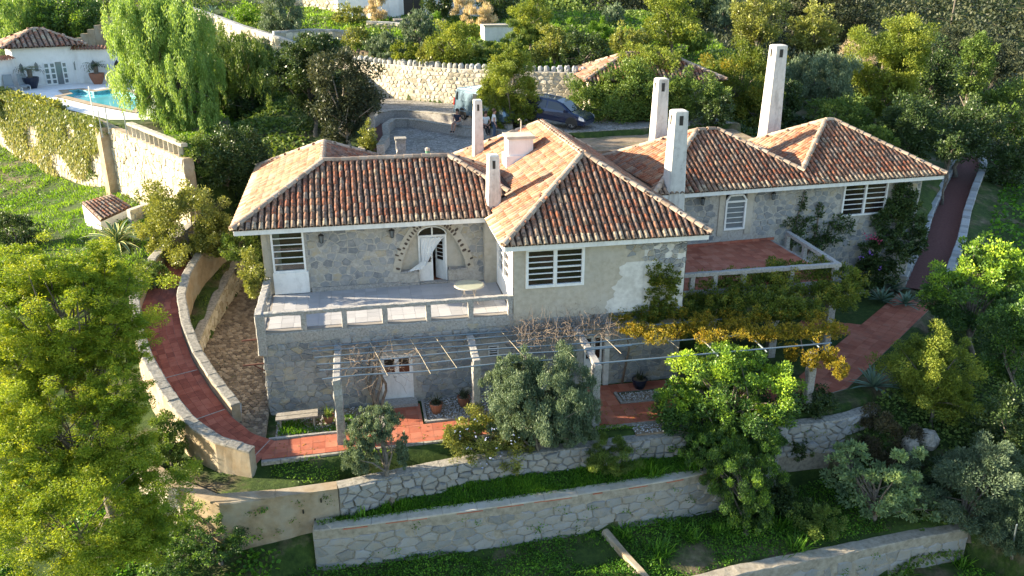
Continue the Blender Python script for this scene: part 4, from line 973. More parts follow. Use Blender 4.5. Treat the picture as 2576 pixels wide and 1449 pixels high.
m.prism([(b3[0]-w3/2,b3[1]-.45),(b3[0]+w3/2,b3[1]-.45),(b3[0]+w3/2,b3[1]+.55),(b3[0]-w3/2,b3[1]+.55)], b3[2]-1.2, zt3)
m.prism([(b3[0]-w3/2-.1,b3[1]-.52),(b3[0]+w3/2+.12,b3[1]-.52),(b3[0]+w3/2+.12,b3[1]+.6),(b3[0]-w3/2-.1,b3[1]+.6)], b3[2]-1.2, b3[2]+.22)
ch3 = m.build('chimney', M['whitewall'], HOUSE, label='wide squat white chimney on the sunlit slope'); m = MB(); m.box((b3[0], b3[1]+.05, zt3+.06), (w3+.16, 1.2, .12)); m.build('chimney_slab', M['plaster'], ch3)
m = MB(); m.tube([(b3[0]+.35,b3[1]+1.2,zt3-.3),(b3[0]+.35,b3[1]+1.2,zt3+.55),(b3[0]+.28,b3[1]+1.2,zt3+.62),(b3[0]+.2,b3[1]+1.2,zt3+.56)], .03, 6); m.build('vent_pipe', M['plaster'], HOUSE)
pv = ony(1076,395,41.0); m = MB(); m.tube([(pv[0],41,pv[2]-1.5),(pv[0],41,pv[2]+.32)], .1, 8); vp = m.build('vent_pipe', plain('green_pipe', (.12, .30, .18), .6), HOUSE, label='short green vent pipe with cream cap'); m = MB(); m.lathe((pv[0],41,pv[2]+.32), [(.12, 0), (.12, .12), (.05, .16)], 8); m.build('cap', M['plaster'], vp)

# ---------------------------------------------------------------- retaining walls and garden walls
def stone_wall(name, label, pts, th, zt, zb, mat, smat, su, sv, side=1, u0=0, u1=None, dep=.05, gap=.014, cope=None, both=False, vtop=.0, zface=None, nmax=300, sname='stone', group=None, stuff=False, bev=.16, copemat=None, jit=.36):
    L = Line(pts); c = L.at(L.L/2)[0]; ztf = zt if callable(zt) else (lambda u: zt); zbf = zb if callable(zb) else (lambda u: zb)
    root = thing(name, (c[0], c[1], zbf(L.L/2)), label, 'wall', group)
    wall_body(L, th, zbf, ztf).build('wall_core', mat, root)
    P = Pieces(); face = zface or zbf
    for sd in ((side, -side) if both else (side,)):
        hmax = max(ztf(u)-face(u) for u in np.linspace(0, L.L, 30))
        f = L.map(sd, th/2, ztf); P.stones(f, u0, u1 or L.L, -hmax, -vtop, su, sv, gap, dep, jit, mask=lambda u, v: v > face(u)-ztf(u)-.15, bev=bev)
    if len(P.L): P.build(sname, sname+'s_joined', smat, root, 0 if stuff else nmax)
    if cope:
        cw, ch, cl = cope; C = Pieces(); n = int(L.L/cl)
        for i in range(n):
            ua, ub = L.L*i/n, L.L*(i+1)/n-.012; V = []; dz = RN.uniform(-.012, .012)
            for u in (ua, ub):
                p, z, d, r = L.at(u)
                for o, k in ((-cw/2, -.02), (-cw/2, ch*.7), (-cw/2+.04, ch), (cw/2-.04, ch), (cw/2, ch*.7), (cw/2, -.02)):
                    q = p+r*(o+RN.uniform(-.012, .012)); V.append((q[0], q[1], ztf(u)+k+dz+RN.uniform(-.008, .008)))
            C.add(np.array(V), [(k, (k+1) % 6, 6+(k+1) % 6, 6+k) for k in range(6)]+[(0,1,2,3,4,5), (11,10,9,8,7,6)])
        C.build('coping_stone', 'coping_stones', copemat or M['coping'], root)
    return root
RW2 = stone_wall('retaining_wall', 'long terrace retaining wall of pale blocks with a smooth mortar top below the upper lawn strip', [(-1.78,24.15)]+WALL2, .42, lambda u: -1.5+.012*u, -3.7, M['wallmortar'], M['block'], .60, .32, u0=.6, zface=lambda u: -3.25, vtop=.34, gap=.016, dep=.04, jit=.3, cope=(.46, .03, 1.15), copemat=M['plaster'])
stone_wall('retaining_wall', 'lowest retaining wall with a broad plastered top in the bottom right corner', WALL3, .5, -3.2, -5.5, M['wallmortar'], M['block'], .62, .42, zface=lambda u: -4.6, vtop=.35, dep=.03)
stone_wall('retaining_wall', 'cracked rubble wall just under the red path behind the small olive tree', RET1[4:], .4, lambda u: -.42+.008*u, -2.3, M['mortar_dark'], M['block'], .40, .26, zface=lambda u: -1.6, dep=.085, jit=.42, cope=(.44, .02, .5))
l_ = Line(WALL2)
for u in (1.2, 2.6, 3.3, 5.0, 6.4, 7.6, 8.1, 9.5, 11.0, 12.4, 13.6):
    p, z, d, r = l_.at(u); q = p+r*.205; m = MB(); m.box((q[0], q[1], -1.5+.012*u-.03+RN.uniform(-.02, .005)), (RN.uniform(.3, .95), .05, .035), rz=atan2(d[1], d[0])); m.build('brick', M['redtile'], RW2)
rw = stone_wall('retaining_wall', 'ochre plastered retaining wall under the foot of the curved ramp', RET1[:5], .4, lambda u: -.34-.012*u, -3.6, M['earthplaster'], M['yellowstone'], .42, .3, u1=2.6, zface=lambda u: -2.2, cope=(.46, .03, 1.6), copemat=M['earthplaster'])
m = MB()
for x, z in ((-2.35,-1.1),(-1.75,-.75),(-2.0,-1.5)): m.box((x, 23.99+.04*(x+2.4)*0+.0, z), (.05, .1, .14))
m.build('weep_hole', M['black'], rw)
stone_wall('dividing_wall', 'thin low dividing wall running down the lower lawn towards the camera', [(7.9,23.4),(8.3,21.9),(8.8,20.2),(9.2,18.6)], .22, lambda u: -2.86-.06*u, -4.6, M['earthplaster'], M['yellowstone'], .5, .4, u1=.1)
def off_line(pts, o, u0=0, u1=None):
    L = Line(pts); u1 = u1 or L.L; out = []
    for u in np.linspace(u0, u1, max(3, int((u1-u0)/.5))):
        p, z, d, r = L.at(u); q = p+r*o; out.append((q[0], q[1], z))
    return out
lo = off_line(RAMP, -(RW+.2)); Lo = Line(lo); li = off_line(RAMP, RW+.2, 2.5); Li = Line(li)
stone_wall('ramp_wall', 'tall outer parapet of the curved red ramp, sunlit on its outer face', lo, .36, lambda u: Lo.at(u)[1]+.62, lambda u: Lo.at(u)[1]-1.6, M['earthplaster'], M['wallstone'], .5, .36, side=1, u1=.3, cope=(.42, .06, .42))
stone_wall('ramp_wall', 'low inner parapet of the curved red ramp beside the cobbled yard', li, .32, lambda u: Li.at(u)[1]+.42, lambda u: Li.at(u)[1]-1.0, M['earthplaster'], M['wallstone'], .5, .36, side=1, u1=.3, cope=(.38, .06, .42))
yw = [(-7.05,34.2,.85),(-6.95,35.5,1.0),(-6.75,37.2,1.2),(-6.55,38.8,1.45),(-6.2,40.8,1.75),(-5.85,42.6,2.0)]; Ly = Line(yw)
stone_wall('yard_wall', 'yellow earth-stained wall along the cobbled side yard', yw, .34, lambda u: Ly.at(u)[1], -.3, M['earthplaster'], M['yellowstone'], .34, .26, side=1, dep=.03, cope=(.4, .05, .5), zface=lambda u: .1)
for s, lab in ((-1, 'pale stone parapet on the house side of the right-hand ramp'), (1, 'pale stone parapet on the valley side of the right-hand ramp')):
    l2 = off_line(RRAMP, s*1.02); L2 = Line(l2)
    stone_wall('ramp_wall', lab, l2, .34, lambda u, L2=L2: L2.at(u)[1]+.5, lambda u, L2=L2: L2.at(u)[1]-.9, M['mortar'], M['wallstone'], .4, .3, side=-s, dep=.03, zface=lambda u, L2=L2: L2.at(u)[1]-.1, cope=(.46, .1, .46), copemat=M['wallstone'])
pw = stone_wall('pool_wall', 'high sunlit yellow limestone wall holding up the pool terrace', POOLW, .5, lambda u: float(np.interp(u, [0, 16, 22.6, 35], [6.95, 6.95, 6.9, 6.9])), 1.2, M['earthplaster'], M['yellowstone'], .52, .38, zface=lambda u: float(np.interp(u, [0, 10, 20, 35], [1.9, 2.0, 2.5, 3.0])), dep=.04, nmax=300)
bt = Line(POOLW); p, z, d, r = bt.at(22.6); q = p+r*.45; m = MB(); m.prism([tuple(q+d*.4+r*.35), tuple(q-d*.4+r*.35), tuple(q-d*.4-r*.5), tuple(q+d*.4-r*.5)], 2.2, 6.9); m.build('buttress', M['earthplaster'], pw)
bw = stone_wall('back_wall', 'tall dry-stone wall behind the van, topped with rough upright boulders', BACKW, .5, 9.15, 6.4, M['mortar'], M['yellowstone'], .40, .28, zface=lambda u: 6.7, dep=.04, stuff=True, gap=.02)
LB = Line(BACKW); u = 1.0
def boulder(c, s, mat, parent, name='boulder', flat=.8, local=False):
    V = []; n = 8
    for j, (rr_, zz) in enumerate(((.75, -.45), (1, -.1), (.95, .25), (.55, .5))):
        for k in range(n): a = 2*pi*k/n; f = rr_*RN.uniform(.8, 1.1); V.append((c[0]+f*s*.5*cos(a), c[1]+f*s*.5*sin(a), c[2]+zz*s*flat*RN.uniform(.85, 1.15)))
    Fc = [(j*n+k, j*n+(k+1) % n, (j+1)*n+(k+1) % n, (j+1)*n+k) for j in range(3) for k in range(n)]+[tuple(3*n+k for k in range(n))]
    m = MB(); m.add(V, Fc); return m.build(name, mat, parent, local=local)
while u < LB.L-6:
    p, z, d, r = LB.at(u); s = RN.uniform(.34, .55); boulder((p[0], p[1], 9.15+.12), s, M['wallstone'], bw, 'coping_boulder', 1.1); u += s*1.05
# courtyard walls
ci = [(1.55,45.2),(2.05,48),(2.15,51.5),(2.75,53.55),(3.6,53.55),(4.2,53.05),(5.2,51.6),(6.4,50.25),(7.7,49.1),(9.0,48.1)]
stone_wall('court_wall', 'low curved parapet around the cobbled court, with a man sitting on it', ci, .34, 6.74, 5.8, M['concrete'], M['wallstone'], .5, .3, u1=.2, cope=(.4, .05, .5))
co = [(.55,45.2),(.95,50),(.95,52),(1.9,55.3),(2.9,56.1),(3.9,55.9),(5.2,54.8),(6.5,53.7),(8.2,51.2),(9.4,48.9)]
stone_wall('court_wall', 'dark curved retaining wall along the edge of the driveway', co, .36, lambda u: 6.5+.4*min(1, max(0, (u-7)/3)), 5.6, M['concrete'], M['wallstone'], .5, .3, u1=.2, cope=(.4, .06, .5))
for (px, py), lab in (((935,345), 'square stone gate pier by the climbing plants at the court entrance'), ((1010,385), 'low square stone pier with a planted top at the court wall end')):
    c = onz(px, py+25, 6.0); t = thing('gate_pier', (c[0], c[1], 5.6), lab, 'pier'); m = MB(); h = 2.6 if px < 1000 else 1.25; m.rough((c[0], c[1], 5.4), (c[0], c[1], 6+h), .5, .5, .03); m.build('shaft', M['concrete'], t); m = MB(); m.box((c[0], c[1], 6+h+.05), (.6, .6, .1)); m.build('cap', M['coping'], t)
# garden walls on the hill
def ground_line(px, z0=None): return [tuple(gp(*p)[:2]) if z0 is None else tuple(onz(*p, z0)[:2]) for p in px]
for px, h, lab in (([(478,40),(540,62),(610,92),(700,128),(760,140)], .75, 'pale rubble terrace wall slanting down behind the pepper tree'), ([(690,112),(780,104),(888,108)], .8, 'short terrace wall below the rounded grey bush'), ([(640,8),(760,14),(850,30),(940,52)], 1.0, 'upper garden wall near the white outbuilding'),
                   ([(925,70),(1000,74),(1075,84)], .45, 'row of rough edging stones across the upper garden')):
    g = [gp(*p) for p in px]; L = Line(g); stone_wall('garden_wall', lab, [tuple(k) for k in g], .45, lambda u, L=L, h=h: L.at(u)[1]+h, lambda u, L=L: L.at(u)[1]-.8, M['mortar'], M['yellowstone'], .6, .42, dep=.08, zface=lambda u, L=L: L.at(u)[1]-.2, cope=(.5, .14, .5), copemat=M['wallstone'], bev=.25)

# ---------------------------------------------------------------- pergola
PZ = 2.32
ptops = [(-1.02,26.55), (3.95,27.15), (8.15,26.0), (16.5,25.7)]
PG = thing('pergola', (4, 27, -.2), 'rustic pergola of stone posts, concrete rafters and blue-grey pipes along the lower facade', 'pergola')
for x, y in ptops:
    m = MB(); m.rough((x+RN.uniform(-.05, .05), y, -.5), (x, y, PZ-.1), .3, .3, .035, .22); m.build('post', M['concrete'], PG)
    if x < 10:
        m = MB(); m.rough((x, y-.25, PZ), (x+.05, 29.15, PZ+.12), .26, .18, .02, .2); m.build('rafter', M['concrete'], PG)
for k, y in enumerate((26.35, 26.95, 27.5, 28.05, 28.55, 28.95)):
    x1 = (7.0, 9.9, 12.2, 9.0, 11.2, 10.2)[k]; n = 14; z0 = PZ+.16; m = MB()
    m.tube([(-1.5-.1*k+(x1+1.5)*i/n, y+.03*sin(i*.9+k)+.012*k, z0+.025*sin(i*.7+k*2)+.02*(y-26)) for i in range(n+1)], .028, 6); m.build('pipe', M['pipe'], PG)
for x in (.45, 1.95, 2.9, 5.45, 7.2, 9.0, 11.2, 12.3):
    m = MB(); k = RN.uniform(-.1, .1); m.tube([(x-.25, 28.9, PZ+.28), (x+.02+k*.5, 27.5, PZ+.23), (x+.25+k, RN.uniform(26.0, 26.4), PZ+.19)], .011, 5); m.build('cane', M['bamboo'], PG)
for x in (12.6, 14.5, 16.6): 
    m = MB(); m.tube([(x, 29.0, PZ+.2), (x, 25.5, PZ+.15)], .03, 6); m.build('pipe', M['pipe'], PG)
for y in (25.7, 27.0, 28.6):
    m = MB(); m.tube([(8.0, y, PZ+.19), (17.2, y, PZ+.19)], .03, 6); m.build('pipe', M['pipe'], PG)

# ---------------------------------------------------------------- terrace table, bench, pots, lanterns, iron bars
tc = onz(1180,717,ZT+.74); T = thing('garden_table', (tc[0], tc[1], ZT), 'round glass garden table with curved pale legs on the left terrace', 'table')
m = MB(); m.lathe((tc[0], tc[1], ZT+.72), [(.50, 0), (.60, .005), (.61, .02), (.60, .035), (.50, .04)], 28); m.build('rim', M['plaster'], T, smooth=True)
m = MB(); m.lathe((tc[0], tc[1], ZT+.745), [(.555, 0), (.555, .02)], 28); m.build('tabletop', plain('frosted_glass', (.36, .38, .30), .12), T)
for k in range(4):
    a = pi/4+k*pi/2; m = MB(); m.tube([(tc[0]+cos(a)*r_, tc[1]+sin(a)*r_, ZT+z_) for r_, z_ in ((.42, .72), (.30, .55), (.26, .4), (.32, .2), (.46, .0))], .018, 6); m.build('leg', plain('cream_metal', (.55, .47, .40), .5), T)
m = MB(); m.tube([(tc[0]+.27*cos(a), tc[1]+.27*sin(a), ZT+.42) for a in np.linspace(0, 2*pi, 17)], .012, 5); m.build('ring', M['plaster'], T)
bc = onz(747,1045,.25); B_ = thing('garden_bench', (bc[0], bc[1], -.2), 'grey plank bench against the lower facade near the ramp', 'bench')
for k in range(2):
    m = MB(); m.box((bc[0], bc[1]-.13+.27*k, .26+.01*k), (1.5, .25, .05), rz=.04); m.build('plank', M['wood'], B_)
for sx in (-.6, .6):
    for sy in (-.15, .15): m = MB(); m.beam((bc[0]+sx, bc[1]+sy, -.25), (bc[0]+sx, bc[1]+sy, .235), .06, .06); m.build('leg', M['wood'], B_)
def pot(c, r, h, mat, name='flower_pot', label='', group=None, rim=True):
    t = thing(name, c, label, 'pot', group); m = MB(); m.lathe(c, [(r*.62, 0), (r*.9, h*.45), (r, h*.85), (r*1.08, h*.87), (r*1.08, h), (r*.9, h), (r*.85, h*.88)], 14); m.build('pot_body', mat, t, smooth=False); m = MB(); m.lathe((c[0], c[1], c[2]+h*.86), [(r*.86, 0), (r*.86, .02)], 12); m.build('soil', M['dirt'], t); return t
POTS = []
for (px, py), r, h, lab in (((1098,1038), .24, .42, 'terracotta pot with a spiky plant in the gravel bed, left of the pair'), ((1167,1020), .24, .40, 'terracotta pot with a spiky plant against the pergola post'), ((828,1062), .2, .3, 'small terracotta pot with a fern beside the bench')):
    c = onz(px, py, -.18); pot(c, r, h, M['terracotta'], label=lab); POTS.append((c, r, h))
c = onz(1608,975,-.18); pot(c, .3, .4, M['bluepot'], label='dark blue glazed pot in the shady bed under the pergola'); POTS.append((c, .3, .4))
def lantern(px, py, O, Nn, lab, s=1.0):
    p = onpl(px, py, O, Nn); n3 = Nn; t = thing('wall_lantern', p, lab, 'lantern', 'black wall lanterns under the eaves'); c = p+n3*.2
    m = MB(); m.tube([p+n3*.0, p+n3*.1+np.array([0, 0, .05]), c+np.array([0, 0, .2])], .014, 5); m.build('bracket', M['black'], t)
    m = MB(); m.lathe(c, [(.13, .0+.12), (.02, .2)], 6); m.lathe(c+np.array([0, 0, -.2]), [(.05, 0), (.07, .03)], 6)
    for k in range(6): a = pi*k/3; m.tube([c+np.array([.105*cos(a), .105*sin(a), .12]), c+np.array([.07*cos(a), .07*sin(a), -.18])], .008, 4)
    m.build('cage', M['black'], t); m = MB(); m.lathe(c+np.array([0, 0, -.17]), [(.06, 0), (.095, .28)], 6); m.build('pane', M['glassgrey'], t)
lantern(808,596, np.array([0, YA, 0]), np.array([0, -1., 0]), 'black wall lantern beside the tall left window')
lantern(985,583, np.array([0, YA, 0]), np.array([0, -1., 0]), 'black wall lantern left of the arched terrace door')
lantern(1763,503, CO3, np.array([*CN, 0]), 'black wall lantern between the broad chimney and the pointed window')
lantern(1940,490, CO3, np.array([*CN, 0]), 'black wall lantern right of the pointed window')
for (a, b), lab in ((((600,786),(641,785)), 'upper rusty bar sticking out from the terrace corner'), (((583,856),(650,852)), 'lower rusty bar with a brace sticking out from the side wall')):
    z = 2.75 if a[1] < 800 else 1.9; q = np.array([-3.7, 29.6 if a[1] < 800 else 29.25, z]); t = thing('iron_bar', q, lab, 'bar'); m = MB(); m.beam(q, q+np.array([-.75, -.05, 0]), .05, .05); m.build('bar', M['rust'], t)
    if a[1] > 800: m = MB(); m.beam(q+np.array([0, 0, -.3]), q+np.array([-.4, -.03, 0]), .04, .04); m.build('brace', M['rust'], t)

# ---------------------------------------------------------------- small roofs: shed, outbuilding, pool house
def tiled_hip(root, b, name='roof', pt=.27, mat='tile'):
    u0, u1, v0, v1 = b.r; r = min(u1-u0, v1-v0)/2; m = MB()
    if u1-u0 > v1-v0: A, B = (u0+r, (v0+v1)/2), (u1-r, (v0+v1)/2)
    else: A, B = ((u0+u1)/2, v0+r), ((u0+u1)/2, v1-r)
    c = [b.w(u0, v0), b.w(u1, v0), b.w(u1, v1), b.w(u0, v1), b.w(*A, r), b.w(*B, r)]
    for p in c: p[2] -= .04
    m.add(c, [(0, 1, 5, 4), (1, 2, 5), (2, 3, 4, 5), (3, 0, 4), (3, 2, 1, 0)] if u1-u0 > v1-v0 else [(0, 1, 4), (1, 2, 5, 4), (2, 3, 5), (3, 0, 4, 5), (3, 2, 1, 0)]); rf = m.build(name, M['under'], root)
    cs = 1/sqrt(1+b.k*b.k); mb = MB(); sc = pt/PT
    for o, e, n, L in slopes(b):
        nc = int(L/pt); E3 = b.U*e[0]+b.Vv*e[1]; N2 = b.U*n[0]+b.Vv*n[1]; up = np.array([N2[0]*cs, N2[1]*cs, b.k*cs]); ez = np.array([E3[0], E3[1], 0]); nz = np.cross(ez, up)
        for c_ in range(nc):
            q = (c_+.5)*L/nc
            for r_ in range(40):
                d = r_*.42*sc*cs-.05; dm = d+.2*cs; x, y = b.o+b.U*(o[0]+e[0]*q+n[0]*dm)+b.Vv*(o[1]+e[1]*q+n[1]*dm)
                if dm > b.d4(x, y)[0]+.02: break
                p = np.array([*(b.o+b.U*(o[0]+e[0]*q+n[0]*d)+b.Vv*(o[1]+e[1]*q+n[1]*d)), b.ze+b.k*d+.01]); mb.add(p+(TV*sc)@np.array([up, ez, nz]), TF, RN.random())
    mb.build('roof_tiles', M[mat], rf, kind='stuff', smooth=True)
    cp = MB()
    ends = [(A, (u0, v0)), (A, (u0, v1)), (B, (u1, v0)), (B, (u1, v1))] if u1-u0 > v1-v0 else [(A, (u0, v0)), (A, (u1, v0)), (B, (u0, v1)), (B, (u1, v1))]
    for p, q in [(b.w(*A, r), b.w(*B, r))]+[(b.w(*e, 0), b.w(*t, r)) for t, e in ends]:
        L = np.linalg.norm(q-p); d = (q-p)/max(L, 1e-6); y = np.cross((0, 0, 1.), d); y /= np.linalg.norm(y); z = np.cross(d, y)
        for i in range(int(L/.4)): cp.add(p+d*.4*i+np.array([0, 0, .03])+RV@np.array([d, y, z]), RF)
    cp.build('ridge_tiles', M['ridge'], rf, kind='stuff'); return rf
# outbuilding with a red tiled roof among the trees by the car
o1 = onz(1470,205,9.0); OB = thing('outbuilding', (19, 60, 6.8), 'low outbuilding with a red tiled hip roof half hidden by trees beside the driveway', 'building')
ob = Hip(o1[0], o1[1], radians(-6), 0, 9.2, 0, 6.5, 9.0, .42); tiled_hip(OB, ob)
m = MB(); c4 = [tuple(ob.w(u, v)[:2]) for u, v in ((.5, .5), (8.7, .5), (8.7, 6), (.5, 6))]; m.prism(c4, 6.3, 8.96); m.build('wall', M['plaster'], OB)
# garden shed on the lawn
sh = onz(222,562,2.3); SH = thing('garden_shed', sh, 'tiny whitewashed shed with a sloping tiled roof on the sunny lawn', 'shed')
sa = onz(206,512,3.5); sb = onz(283,490,3.65); sc_ = onz(331,520,3.1); sd = onz(252,556,2.9)
m = MB(); n_ = np.array
for a, b in ((sa, sb), (sb, sc_), (sc_, sd), (sd, sa)):
    m.add([(*a[:2], 1.4), (*b[:2], 1.4), (*b[:2], b[2]-.06), (*a[:2], a[2]-.06)], [(0, 1, 2, 3)])
m.build('wall', M['whitewall'], SH); m = MB(); m.add([k+n_([0, 0, d_]) for d_ in (-.06, .02) for k in (sa, sb, sc_, sd)], [(4, 5, 6, 7), (3, 2, 1, 0), (0, 1, 5, 4), (1, 2, 6, 5), (2, 3, 7, 6), (3, 0, 4, 7)]); rf = m.build('roof', M['under'], SH)
P = Pieces(); nc = 9
for i in range(nc):
    for j in range(5):
        f = lambda s, t: (sa*(1-s)+sb*s)*(1-t)+(sd*(1-s)+sc_*s)*t
        p0 = f((i+.5)/nc, min(1.02, (j+1.1)/5)); p1 = f((i+.5)/nc, j/5); d = p1-p0; d /= np.linalg.norm(d); y = f((i+1)/nc, .5)-f(i/nc, .5); wd = np.linalg.norm(y); y /= wd; z = np.cross(d, y); z = z*np.sign(z[2])
        P.add(p0+n_([0, 0, .03])+(TV*n_([np.linalg.norm(p1-p0)/.45, wd/.22, 1.2]))@n_([d, y, z]), TF)
P.build('roof_tile', 'roof_tiles', M['tile_grey'], rf)
w0 = [tuple(onz(x, y, z)) for x, y, z in ((322,528,3.3),(360,510,3.5),(420,485,3.8),(470,470,4.2))]
stone_wall('garden_wall', 'low rubble wall running from the shed towards the round yellow-green bush', w0, .35, lambda u: 3.3+.1*u, 1.2, M['mortar'], M['yellowstone'], .4, .3, dep=.03, zface=lambda u: 2.2)
# pool house
PHZ = 6.85
q0, q1, q2, q3 = (onz(x, y, PHZ)[:2] for x, y in ((-45,236),(50,219.5),(196,209.5),(318,207)))
PH = thing('pool_house', (*((q1+q2)/2), PHZ), 'white pool house with pointed windows, glazed doors and a grey tiled roof', 'building')
def seg_frame(a, b):
    d = b-a; L = np.hypot(*d); d = d/L; return d, np.array([d[1], -d[0]]), L
dM, nM, LM = seg_frame(q1, q2); O3 = np.array([*q1, 0]); N3 = np.array([*nM, 0]); zM = float(onpl(120,117,O3,N3)[2])
def on_seg(px, py, a, n): 
    p = onpl(px, py, np.array([*a, 0]), np.array([*n, 0])); return p
def uv(px, py, a, d, n): p = on_seg(px, py, a, n); return float((p[:2]-a)@d), float(p[2])
m = MB()
def pointed(px, a, d, n): # px: (left, top, right, bottom) of a pointed opening
    u0, z1 = uv(px[0], px[1], a, d, n); u1, _ = uv(px[2], px[1], a, d, n); _, z0 = uv((px[0]+px[2])/2, px[3], a, d, n); return u0, u1, z0, z1
opens = []
hM = [pointed(p, q1, dM, nM) for p in ((84,162,95,181),(183,158,196,177))]; dw = (uv(108,165,q1,dM,nM)[0], uv(167,160,q1,dM,nM)[0], PHZ+.02, uv(140,156,q1,dM,nM)[1])
wall_face(m, (*q1, 0), dM, -.1, LM, PHZ-.3, zM, [], nM)
dR, nR, LR = seg_frame(q2, q3); zR = float(on_seg(250,124,q2,nR)[2]); wall_face(m, (*q2, 0), dR, 0, LR+3, PHZ-.3, zR, [], nR)
dL, nL, LL = seg_frame(q0, q1); zL = float(on_seg(10,150,q0,nL)[2]); wall_face(m, (*q0, 0), dL, -3, LL, PHZ-.3, zL, [], nL)
e1 = q1-nM*5; e2 = q2-nM*5; m.add([(*q1, PHZ), (*e1, PHZ), (*e1, zM), (*q1, zM)], [(0, 1, 2, 3)]); m.add([(*q2, PHZ), (*e2, PHZ), (*e2, zM), (*q2, zM)], [(0, 1, 2, 3)])
m.build('wall', M['whitewall'], PH)
ang = atan2(dM[1], dM[0]); tiled_hip(PH, Hip(q1[0], q1[1], ang, -.8, LM+1.1, -.5, 5.0, zM+.02, .44), pt=.36, mat='tile_grey')
for a, b, d, n, zz, L, u0 in ((q0, q1, dL, nL, zL, LL, -3), (q2, q3, dR, nR, zR, LR+3, .1)):
    m = MB(); rr_ = np.array([*n, 0])
    k = 0; u_ = u0
    while u_ < L-.1:
        p = np.array([*(a+d*u_), zz+.16])+rr_*.35+np.array([0, 0, -.16]); x = -rr_*.88+np.array([0, 0, .42]); x /= np.linalg.norm(x); y = np.array([*d, 0]); m.add(p+(TV*1.25)@np.array([x, y, np.cross(x, y)*(1 if np.cross(x, y)[2] > 0 else -1)]), TF, .1+.2*RN.random()); u_ += .28
    m.build('coping_tiles', M['tile'], PH, kind='stuff')
def pointed_window(o, a, d, n, name='window', mat='glassgrey', lab=None):
    u0, u1, z0, z1 = o; uc = (u0+u1)/2; h = (u1-u0)*.75; c = [(u0, z0), (u1, z0), (u1, z1), (uc, z1+h), (u0, z1)]; mp = lambda u, z, e: np.array([*(a+d*u+n*e), z])
    m = MB(); m.add([mp(u, z, -.02) for u, z in c]+[mp(u, z, .02) for u, z in c], [(5, 6, 7, 8, 9)]+[(k, (k+1) % 5, 5+(k+1) % 5, 5+k) for k in range(5)]); w = m.build(name, M[mat], PH, label=lab)
    m = MB()
    for k in range(5): m.beam(mp(*c[k], .03), mp(*c[(k+1) % 5], .03), .06, .07)
    m.build('surround', M['whitewall'], w)
for p, o in (((84,162,96,181), 0), ((183,158,198,177), 0)): pointed_window(pointed(p, q1, dM, nM), q1, dM, nM)
pointed_window(pointed((46,165,58,186), q0+(q1-q0), dM, nM), q1, dM, nM)
pointed_window(pointed((227,160,243,178), q2, dR, nR), q2, dR, nR)
o = pointed((286,160,303,207), q2, dR, nR); pointed_window((o[0], o[1], PHZ+.03, o[3]), q2, dR, nR, 'door', 'black', 'dark pointed doorway')
mp = lambda u, z, e: np.array([*(q1+dM*u+nM*e), z]); wd = dw[1]-dw[0]
for k, (a, b) in enumerate(((0, .25), (.25, .5), (.5, .77), (.77, 1))):
    a_, b_ = dw[0]+wd*a, dw[0]+wd*b; m = MB(); e = .05 if k != 2 else .02
    if k == 2:
        m.add([mp(a_, dw[2], e), mp(b_, dw[2], e), mp(b_, dw[3], e), mp(a_, dw[3], e)], [(0, 1, 2, 3)]); m.build('doorway', M['glassgrey'], PH); continue
    for u in (a_+.04, b_-.04): m.beam(mp(u, dw[2], e), mp(u, dw[3], e), .09, .08, up=(*dM, 0))
    for r_ in range(5): z = dw[2]+(dw[3]-dw[2])*r_/4; m.beam(mp(a_+.08, z+(.06 if r_ == 0 else -.05 if r_ == 4 else 0), e), mp(b_-.08, z+(.06 if r_ == 0 else -.05 if r_ == 4 else 0), e), .075, .1)
    dr = m.build('door', M['white'], PH)
    for r_ in range(4):
        z0, z1 = dw[2]+(dw[3]-dw[2])*r_/4+.05, dw[2]+(dw[3]-dw[2])*(r_+1)/4-.05; m = MB(); m.add([mp(a_+.08, z0, e-.02), mp(b_-.08, z0, e-.02), mp(b_-.08, z1, e-.02), mp(a_+.08, z1, e-.02)], [(0, 1, 2, 3)]); m.build('pane', M['glassgrey'], dr)
# pool deck, pool and its furniture
dk = [tuple(onz(x, y, PHZ)[:2]) for x, y in ((-60,250),(-45,236),(50,219.5),(196,209.5),(318,207))]+[(-9.5, 60.5), (-12.0, 55.4), (-14.6, 56.0), (-21, 64.2), (-27, 71.8)]
def ring_tri(name, outer, hole, z, mat, kind):
    import bmesh
    bm = bmesh.new(); vs = []
    for loop in (outer, hole):
        v = [bm.verts.new((p[0], p[1], z)) for p in loop]; [bm.edges.new((v[i], v[(i+1) % len(v)])) for i in range(len(v))]
    bmesh.ops.triangle_fill(bm, use_beauty=True, edges=bm.edges[:]); me = bpy.data.meshes.new(name); bm.to_mesh(me); bm.free(); me.materials.append(mat); o = link(bpy.data.objects.new(name, me)); o['kind'] = kind; return o
def grow(poly, d):
    c = np.mean(poly, 0); n = len(poly); out = []
    for i in range(n):
        a, b, e = (np.array(poly[(i+k) % n]) for k in (-1, 0, 1)); t1 = (b-a)/np.hypot(*(b-a)); t2 = (e-b)/np.hypot(*(e-b)); s = 1 if SGN > 0 else -1
        n1 = np.array([t1[1], -t1[0]])*s; n2 = np.array([t2[1], -t2[0]])*s; q = n1+n2; q = q/max(.3, (q@q)/2); out.append(tuple(b+q*d))
    return out
SGN = sum(POOL[i][0]*POOL[(i+1) % len(POOL)][1]-POOL[(i+1) % len(POOL)][0]*POOL[i][1] for i in range(len(POOL)))
ring_tri('pool_deck', dk, grow(POOL, .55), PHZ+.03, M['whitewall'], 'structure')
ed = ring_tri('pool_edge', grow(POOL, .62), POOL, PHZ+.09, M['earthplaster'], 'structure')
